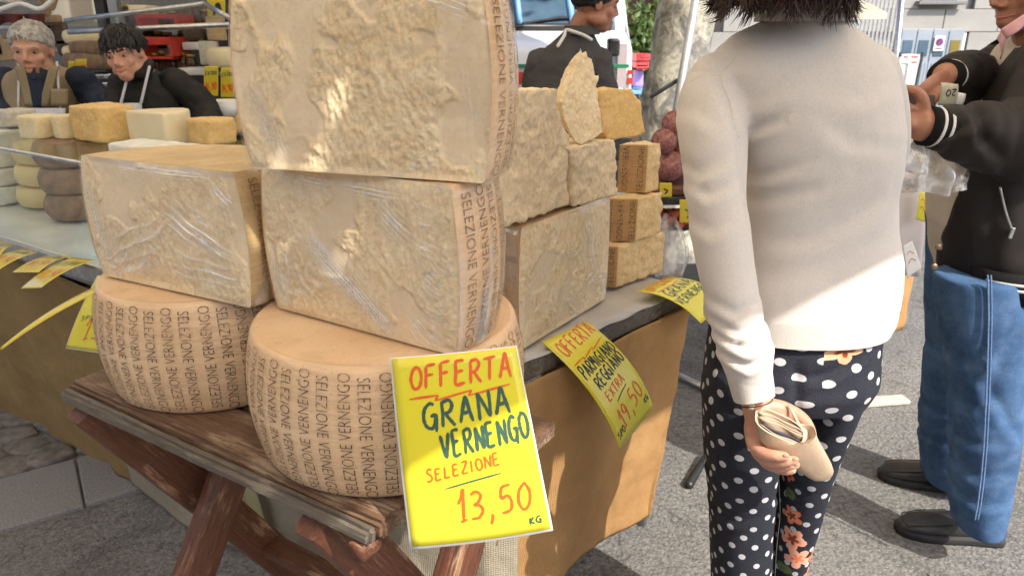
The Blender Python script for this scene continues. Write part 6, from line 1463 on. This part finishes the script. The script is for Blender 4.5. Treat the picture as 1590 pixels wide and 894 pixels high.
# plane tree, drain pipe pole
M_BARK = N('plane_bark'); vv = M_BARK.noise(6, 5, .6, M_BARK.map((1.2, 1.2, .8)), .6); v3 = M_BARK.noise(30, 5)
M_BARK.base(M_BARK.mix(M_BARK.ramp(v3, [(.35, .5), (.55, 0.0)]), M_BARK.ramp(vv, [(.40, (.16, .155, .145)), (.47, (.27, .26, .23)), (.54, (.44, .42, .34)), (.66, (.55, .54, .46))]), (.12, .11, .10))); M_BARK.rough(.8); M_BARK.bump(vv, .02, .7, M_BARK.bump(v3, .006, .7)); M_BARK = M_BARK.m
tree = thing('plane_tree', 'thick plane tree trunk with patchy grey bark beside a pole', 'tree', V(on_y(1045, 180, 4.9).x, 4.9, 0))
tp = [on_y(1030, 420, 4.9), on_y(1036, 190, 4.9), on_y(1052, 90, 4.9), on_y(1068, 0, 4.9)]; tp = [V(tp[0].x, 4.9, 0), V(tp[0].x, 4.9, .5)] + tp[1:] + [tp[-1] + V(.16, .05, 1.0), tp[-1] + V(.3, .1, 2.2)]
v, f = tube(tp, [.30, .24, .185, .18, .185, .17, .13], 30, 50); P = np.array([tuple(p) for p in v]); cP = P + 0
rad = P - np.array([np.interp(P[:, 2], [p.z for p in tp], [p.x for p in tp]), np.full(len(P), 4.9), P[:, 2]]).T; rad /= np.linalg.norm(rad, axis=1, keepdims=True) + 1e-6
P = P + rad * (fbm(P, 4, 4, 6) * .018)[:, None]; obj('trunk', (P, f), M_BARK, tree, True, True)
for q0, q1 in ((V(.5, .3, 1.6), .06), (V(-.7, .2, 1.5), .07)): obj('limb', tube([tp[-1], tp[-1] + q0 * .5 + V(0, 0, .1), tp[-1] + q0], [.11, q1, .03], 12, 12), M_BARK, tree, True, True)
M_LEAF = simple('plane_leaf', (.10, .16, .035), (.05, .09, .02), 3, .5)
def leaves(c, r, n, s, seed):
    rr = np.random.RandomState(seed); v = []; f = []
    for k in range(n):
        p = Vector(rr.normal(0, .42, 3)); p = Vector((p.x * r[0], p.y * r[1], p.z * r[2])) + c; M = Euler(rr.uniform(0, 6.3, 3)).to_matrix(); a_ = s * rr.uniform(.6, 1.3); i = len(v)
        v += [p + M @ V(-a_, 0, 0), p + M @ V(0, -a_ * .5, a_ * .12), p + M @ V(a_, 0, 0), p + M @ V(0, a_ * .5, a_ * .12)]; f.append([i, i + 1, i + 2, i + 3])
    return v, f
obj('crown', leaves(tp[-1] + V(-.1, .6, 2.3), (2.6, 2.2, 1.1), 3500, .10, 3), M_LEAF, tree, False, True, fix=False)
pole = thing('steel_pole', 'grey steel pole leaning in front of the tree trunk', 'pole', on_y(1040, 240, 4.3)); pa = on_y(1082, -10, 4.3); pb_ = on_y(1061, 110, 4.3); dd = (pb_ - pa); gp = pa + dd * (pa.z / -dd.z)
obj('tube', tube([pa - dd * .6, gp], .024, 12, round_end=False), M_ALU, pole, True, True)
obj('brace', tube([on_y(1052, 125, 4.32), on_y(1012, 150, 4.35)], .012, 8), M_DARK, pole, True, True)

# buildings
def facade_panels(t, x0, x1, z0, z1, Y, pw, ph, mat, holes, dep=.05):
    bv, bf = box((0, 0, 0), (pw - .012, dep, ph - .010), None, .006); base = mesh('stone_panel', bv, bf, mat, False); k = 0
    z = z0
    while z < z1 - .01:
        x = x0 - (pw / 2 if k % 2 else 0)
        while x < x1:
            if not any(h[0] < x + pw * .5 < h[1] and h[2] < z + ph / 2 < h[3] for h in holes):
                o = link('stone_panel', base, t); o.location = (x + pw / 2, Y - dep / 2 + random.uniform(-.004, .004), z + ph / 2)
            x += pw
        z += ph; k += 1
BY = 13.0
M_STONE = simple('pale_stone_cladding', (.36, .345, .32), (.28, .27, .255), 1.4, .6, .002, 30)
bld = thing('stone_building', 'pale stone clad building with a white garage door across the street', 'building', (0, 0, 0))
px0 = on_y(1120, 60, BY).x; px1 = on_y(1720, 60, BY).x; gx0, gx1 = on_y(1396, 60, BY).x, on_y(1494, 60, BY).x; gz1 = on_y(1440, 42, BY).z
obj('wall', box(((px0 + px1) / 2, BY + 2.05, 4), (px1 - px0, 4, 8)), M_STONE, bld, False, True)
wx0, wx1, wz0 = on_y(1428, 5, BY).x, on_y(1484, 5, BY).x, on_y(1450, 3, BY).z
facade_panels(bld, px0, px1, 0, 3.4, BY, .92, .36, M_STONE, [(gx0 - .3, gx1 + .3, -1, gz1 + .05), (wx0, wx1, wz0, 9)])
obj('window', box(((wx0 + wx1) / 2, BY - .02, wz0 + .7), (wx1 - wx0, .06, 1.4), None, .01), M_WIN, bld, False, True); obj('window_sill', box(((wx0 + wx1) / 2, BY - .08, wz0 - .02), (wx1 - wx0 + .2, .2, .06), None, .01), M_GRANITE, bld, False, True)
M_DOOR = simple('bluish_white_door', (.30, .345, .40), (.26, .30, .35), 3, .5)
dr = obj('garage_door', box(((gx0 + gx1) / 2, BY - .005, gz1 / 2), (gx1 - gx0 + .1, .05, gz1 + .06), None, .01), M_WHITE, bld, False, True); MW[dr.name] = Matrix.Identity(4)
for k in range(4):
    wl = (gx1 - gx0) / 4; xc = gx0 + wl * (k + .5)
    obj('door_leaf', box((xc, BY - .04, gz1 / 2 - .01), (wl - .02, .03, gz1 - .05), None, .006), M_DOOR, dr, False, True)
    for j in range(5): obj('plank', box((xc - wl * .4 + wl * .2 * j, BY - .058, gz1 / 2 - .25), (wl * .17, .012, gz1 - .65), None, .003), M_DOOR, dr, False, True)
    obj('pane', box((xc, BY - .058, gz1 - .34), (wl * .62, .016, .26), None, .004), M_WIN if k < 3 else simple('amber_pane', (.25, .20, .05), (.18, .14, .04), 5, .15), dr, False, True)
sgx, sgz = on_y(1454, 68, BY).x, on_y(1454, 68, BY).z
sgn = thing('no_parking_sign', 'small white sign with a blue no parking disc on the garage door', 'sign', (sgx, BY - .08, sgz))
obj('plate', box((0, 0, 0), (.17, .012, .24), None, .004), M_WHITE, sgn, False)
for r_, off, m in ((.062, .010, M_REDPL), (.050, .014, simple('sign_blue', (.03, .06, .30), None, 9, .4))): obj('disc', tube([(0, -off - .002, .025), (0, -off + .004, .025)], r_, 28, round_end=False), m, sgn, False)
obj('bar', box((0, -.019, .025), (.012, .004, .11), Matrix.Rotation(.78, 3, 'Y')), M_REDPL, sgn, False); obj('lettering', box((0, -.0085, -.08), (.12, .004, .014)), M_BLACKPL, sgn, False)
# house behind the van and tree: terracotta render with a low wall, shrub, crates
M_TERRA = simple('terracotta_render', (.52, .30, .17), (.44, .25, .14), 2, .8, .003, 30)
hs = thing('terracotta_house', 'orange rendered house behind the white van', 'building', (0, 0, 0))
obj('wall', box((on_y(860, 0, 15).x, 16.2, 3), (9, 2, 7)), M_TERRA, hs, False, True)
obj('plinth', box((on_y(860, 0, 15).x, 15.15, .5), (9.02, .12, 1.0), None, .02), M_GRANITE, hs, False, True)
for k in range(3): obj('shutter', box((on_y(790 + 95 * k, 0, 15).x, 15.17, 2.4), (.9, .07, 1.5), None, .01), M_LEG, hs, False, True)
cw = thing('cream_house', 'cream rendered house between the tree and the stone building', 'building', (0, 0, 0)); cx0, cx1 = on_y(1090, 0, 17).x, on_y(1330, 0, 17).x
obj('wall', box(((cx0 + cx1) / 2, 18, 3.5), (cx1 - cx0, 2, 7)), simple('cream_render', (.36, .32, .25), (.30, .26, .2), 2, .8), cw, False, True)
bt = thing('long_house', 'plain grey rendered house far behind the stall shelving', 'building', (0, 0, 0)); obj('wall', box((-9, 18, 3.5), (16, 2, 8)), simple('grey_render', (.42, .40, .37), (.36, .34, .31), 2, .8), bt, False, True)
shb = thing('shrub', 'sunlit green shrub between the van and the tree', 'shrub', V(on_y(1000, 80, 9.5).x, 9.5, 0))
c = on_y(1000, 58, 9.5); obj('foliage', leaves(c - V(0, 0, .1), (.42, .35, .62), 1500, .055, 9), M_LEAF, shb, False, True, fix=False); obj('stem', tube([V(c.x, 9.5, 0), c], [.03, .015], 8), M_BARK, shb, True, True)
obj('pot', lathe([(.16, 0), (.2, .02), (.24, .4), (.26, .42), (.22, .42), (.05, .38)], 24, (c.x, 9.5, 0)), M_TERRA, shb, True, True)
M_PINK = simple('pink_red_plastic', (.70, .10, .12), (.6, .07, .08), 9, .4); M_PURP = simple('lilac_bag', (.38, .26, .62), (.30, .2, .5), 9, .5)
for k, (x0, y0, x1, y1, m, nm, lb_) in enumerate(((988, 84, 1010, 96, M_PINK, 'plastic_crate', 'upper red plastic crate beside the tree trunk'), (987, 97, 1008, 108, M_PINK, 'plastic_crate', 'lower red plastic crate beside the tree trunk'), (985, 110, 1004, 138, M_PURP, 'shopping_bag', 'lilac bag under the red crates beside the tree'))):
    t = thing(nm, lb_, 'crate' if k < 2 else 'bag', on_y((x0 + x1) / 2, y1, 7.4)); A_, B_ = on_y(x0, y1, 7.4), on_y(x1, y0, 7.4); W_, h_ = B_.x - A_.x, B_.z - A_.z; c = (A_ + B_) / 2 + V(0, .15, 0)
    if k < 2:
        obj('floor', box(c - V(0, 0, h_ / 2 - .006), (W_, .3, .012)), m, t, False, True)
        for s in (-1, 1): obj('side', box(c + V(s * (W_ / 2 - .006), 0, 0), (.012, .3, h_)), m, t, False, True); obj('slat', box(c + V(0, s * .145, h_ * .3), (W_ - .026, .01, h_ * .35)), m, t, False, True); obj('slat', box(c + V(0, s * .145, -h_ * .25), (W_ - .026, .01, h_ * .35)), m, t, False, True)
    else: obj('sack', loft([ering(c + V(0, 0, h_ * z), W_ * a_, .06, 24, 3) for z, a_ in ((-.5, .40), (-.3, .5), (.1, .46), (.4, .42), (.5, .30))]), m, t, True, True)
cr_ = thing('crate_stand', 'trestle under the crates beside the tree', 'stand', V(on_y(995, 140, 7.4).x, 7.5, 0)); cz = on_y(995, 140, 7.4).z
obj('top', box((0, .05, cz - .02), (.4, .4, .03)), M_BLUE, cr_, False)
for sx in (-1, 1): obj('leg', box((sx * .16, .05, cz / 2 - .02), (.03, .3, cz - .04)), M_BLUE, cr_, False)
# right side: parasol, posts, rack, railing
par = thing('parasol', 'white parasol with a steel pole beyond the woman\'s shoulder', 'parasol', V(on_y(1338, 60, 8).x, 8, 0)); pc = on_y(1318, 2, 8)
obj('canopy', loft([[pc + V(r * cos(q) * 1.0, r * sin(q), z) for q in np.linspace(0, 2 * pi, 8, False)] for r, z in ((.40, -.17), (.395, -.12), (.2, -.02), (.02, .06))]), M_AWN, par, False, True)
obj('pole', tube([V(pc.x, 8, 0), pc + V(0, 0, .05)], .02, 10, round_end=False), M_ALU, par, True, True)
sp_ = thing('steel_pole', 'pale steel post left of the garage door', 'pole', V(on_y(1392, 150, 9).x, 9, 0)); obj('tube', tube([on_y(1402, -20, 9), on_y(1388, 120, 9), V(on_y(1380, 300, 9).x, 9, 0)], .035, 12, round_end=False), M_METAL, sp_, True, True)
gf = thing('picket_fence', 'tall pale slatted fence behind the white parasol', 'fence', V(on_y(1350, 60, 11).x, 11, 0))
for k in range(14): x = on_y(1306 + k * 6.4, 40, 11).x; obj('slat', box((x, 11, 1.3), (.035, .02, 2.6), None, .003), M_ALU, gf, False, True)
for z in (.5, 2.3): obj('rail', box((on_y(1348, 40, 11).x, 11.03, z), (.9, .03, .05), None, .003), M_ALU, gf, False, True)
rk = thing('notice_frame', 'dark metal frame board in front of the garage door', 'frame', V(on_y(1418, 140, 7.5).x, 7.5, 0))
A_, B_ = on_y(1398, 82, 7.5), on_y(1433, 82, 7.5)
obj('frame', tube([V(A_.x, 7.5, 0), A_, B_, V(B_.x - .03, 7.5, 0)], .013, 8, round_end=False), M_DARK, rk, True, True); obj('board', box((A_ + B_) / 2 - V(0, -.01, .16), (B_.x - A_.x - .04, .01, .30)), M_WHITEP, rk, False, True)
for k, z in enumerate((.04, -.01)): obj('lettering', box((A_ + B_) / 2 + V(0, .002, -.08 + z), (.14, .004, .012)), M_REDPL, rk, False, True)
hoop = thing('bike_rack', 'pale tubular hoop standing before the dark frame', 'bike rack', V(on_y(1410, 140, 6.8).x, 6.8, 0)); A_, B_ = on_y(1396, 98, 6.8), on_y(1411, 98, 6.8)
obj('hoop', tube([V(A_.x, 6.8, 0), A_ - V(0, 0, .05), A_ + V(.02, 0, 0), B_ - V(.02, 0, 0), B_ - V(0, 0, .05), V(B_.x, 6.8, 0)], .02, 10, 40), M_WHITE, hoop, True, True)
# salami stall between the pile and the woman
M_SAL = simple('salami_cut', (.42, .19, .17), (.20, .055, .055), 90, .5, .001, 120); M_SKINS = simple('salami_skin', (.34, .17, .15), (.20, .08, .07), 30, .5, .002, 60)
tz = on_y(1040, 300, 2.75).z
rt = thing('salami_table', 'dark metal table carrying salami behind the woman\'s shoulder', 'table', V(.62, 2.9, 0))
obj('table_top', box((.78, 2.95, tz - .03), (.60, .42, .03), None, .004), M_DARK, rt, False, True); obj('basket', box((.78, 2.95, tz + .005), (.56, .38, .04), None, .01), M_LEG, rt, False, True)
for x in (.52, 1.04):
    for y in (2.78, 3.12): obj('leg', box((x, y, tz / 2 - .02), (.03, .03, tz - .05)), M_DARK, rt, False, True)
obj('lower_shelf', box((.78, 2.95, .45), (.54, .38, .02)), M_DARK, rt, False, True)
for k, (x, y, nm) in enumerate(((1047, 192, 'top salami of the pile by the woman\'s shoulder'), (1031, 219, 'middle salami of the pile, left end cut'), (1039, 258, 'bottom and widest salami of the pile'), (1068, 232, 'salami half behind the woman\'s sleeve'))):
    c = on_y(x, y, 2.78); r_ = (.048, .048, .058, .05)[k]; t = thing('salami', nm, 'salami', c - V(0, 0, r_), 0, 'salami piled on the dark table'); ax = V(.28, .95, -.12)
    obj('skin', tube([c, c + ax * .12, c + ax * .28], [r_, r_ * 1.02, r_ * .9], 28, 10, round_end=False), M_SKINS, t, True, True); obj('cut_end', tube([c - ax * .001, c - ax * .004], r_ * .93, 28, round_end=False), M_SAL, t, True, True)
M_ORG = simple('orange_red_fruit', (.70, .14, .05), (.55, .08, .03), 30, .4)
bx = thing('fruit_net', 'net of orange red fruit on the lower shelf of the salami table', 'fruit', on_y(1040, 345, 2.9)); mb = MB()
for k in range(14): mb.add(ball(on_y(1030 + (k % 5) * 8, 350 - (k // 5) * 9, 2.86 + .04 * (k % 3)), .024, None, 12, 8))
obj('fruit', mb.vf, M_ORG, bx, True, True); bx['kind'] = 'thing'
obj('tray', vbox(1022, 352, 1072, 358, 2.84, .2), M_DARK, bx, False, True)
pl_ = thing('plastic_bag', 'pale plastic bag hanging below the salami table corner', 'bag', on_y(1042, 395, 2.6)); v, f = grid(lambda u, v: on_y(1038, 335, 2.6) + V((.02 + .05 * sin(v * 2.6)) * cos(u * 2 * pi) * (1 + .15 * sin(u * 31)) + .02 * v, .04 * sin(u * 2 * pi), -.24 * v), 40, 14); obj('film', (v, f), M_BAG, pl_, True, True)
for a_, nm in (((1024, 284, 1043, 306), 'tiny yellow tag under the salami pile'), ((1055, 310, 1082, 346), 'yellow tag by the woman\'s left sleeve')):
    ytag(*a_, 2.62, nm, [('z', [(.3, .4), (.7, .55), (.4, .8)], .006, M_BLACKPEN)])
# stall seen between the woman and the man
t = thing('burlap_stall', 'burlap covered table between the woman and the man', 'table', on_y(1400, 480, 3.0)); A_, B_ = on_y(1360, 330, 2.95), on_y(1434, 338, 3.1)
drape([A_ - V(.25, 0, A_.z), V(A_.x, A_.y, 0), V(B_.x, B_.y, 0), V(B_.x + .05, B_.y + .3, 0)], .84, .16, 'burlap_cloth', M_BURLAP, t, 12, .02, 60, 30)
obj('table_top', box((A_.x - .05, 3.2, .845), (.5, .5, .03)), M_PLANK, t, False, True)
for x in (A_.x - .2, B_.x - .04): obj('leg', box((x, 3.2, .42), (.03, .03, .82)), M_DARK, t, False, True)
q = Sheet(on_y(1378, 262, 2.6), on_y(1432, 272, 2.6), on_y(1422, 425, 2.6), on_y(1384, 420, 2.6), .012)
t = thing('paper_bag', 'pale hanging bag printed with red letters by the man\'s belly', 'bag', on_y(1405, 420, 2.6)); obj('bag_front', sheet(lambda u, v: q.p(u, v), 8, 10, .03), simple('pinkish_paper', (.62, .56, .55), (.54, .48, .47), 12, .7), t, True, True)
obj('lettering', write('AG', (q.W * .40, -q.H * .45), (q.W * .86, -q.H * .45), q.H * .10, .006, q.fn(.002), 0, 0), M_REDPL, t, False, True, fix=False)
obj('lettering', stroke_sharp([(q.W * x, -q.H * y) for x, y in ((.45, .8), (.45, .62), (.7, .58), (.75, .78), (.45, .8))], .004, q.fn(.002)), M_REDPL, t, False, True, fix=False)
for c_, nm, m in ((((1428, 296), (1440, 300), (1436, 345), (1422, 340)), 'yellow tag squeezed between the bag and the man', M_YEL), (((1402, 382), (1416, 374), (1430, 416), (1408, 432)), 'white paper slip on the burlap by the man\'s jeans', M_WHITEP)):
    q = Sheet(*[on_y(*p, 2.52) for p in c_], .004); card('price_tag', q, m, nm, 'price tag', [('s', [(.2, .3), (.5, .25), (.8, .4)], .003, M_RED), ('s', [(.2, .6), (.5, .5), (.8, .65)], .003, M_RED)], None, False)
# things lying on the asphalt
t = thing('wooden_board', 'flat pale board lying on the asphalt behind the woman', 'board', on_z(1340, 632, 0)); A_, B_ = on_z(1318, 636, 0), on_z(1412, 629, 0); d = B_ - A_
obj('plank', box((A_ + B_) / 2 + V(0, .03, .012), (d.length, .06, .018), Matrix.Rotation(atan2(d.y, d.x), 3, 'Z'), .004), M_GREYC, t, False, True)
t = thing('metal_foot', 'grey steel foot bar on the asphalt beside the burlap table', 'foot bar', on_z(1065, 600, 0)); A_, B_ = on_z(1044, 578, .02), on_z(1100, 604, .02)
obj('bar', tube([A_, B_], .018, 10, flat=.7, round_end=False), M_ALU, t, True, True)
t = thing('rubber_foot', 'black rubber foot on the asphalt left of the woman\'s leg', 'foot', on_z(1080, 752, 0)); obj('rubber', tube([on_z(1070, 752, .012), on_z(1098, 705, .03)], [.016, .012], 10), M_BLACKPL, t, True, True)
rr_ = np.random.RandomState(4); lit = MB()
for k in range(140):
    x, y = rr_.uniform(-2, 3.2), rr_.uniform(1.2, 5); a_ = rr_.uniform(.002, .006); q = rr_.uniform(0, 6); lit.add(tube([(x, y, .003), (x + a_ * cos(q) * 1.5, y + a_ * sin(q) * 1.5, .003)], a_, 6, flat=.5))
tag(obj('gravel_litter', lit.vf, M_GRANITE), kind='stuff')
for o in list(COL.objects):
    if o.type == 'MESH' and 'label' not in o and o.parent is None and 'kind' not in o: print('UNTAGGED', o.name)
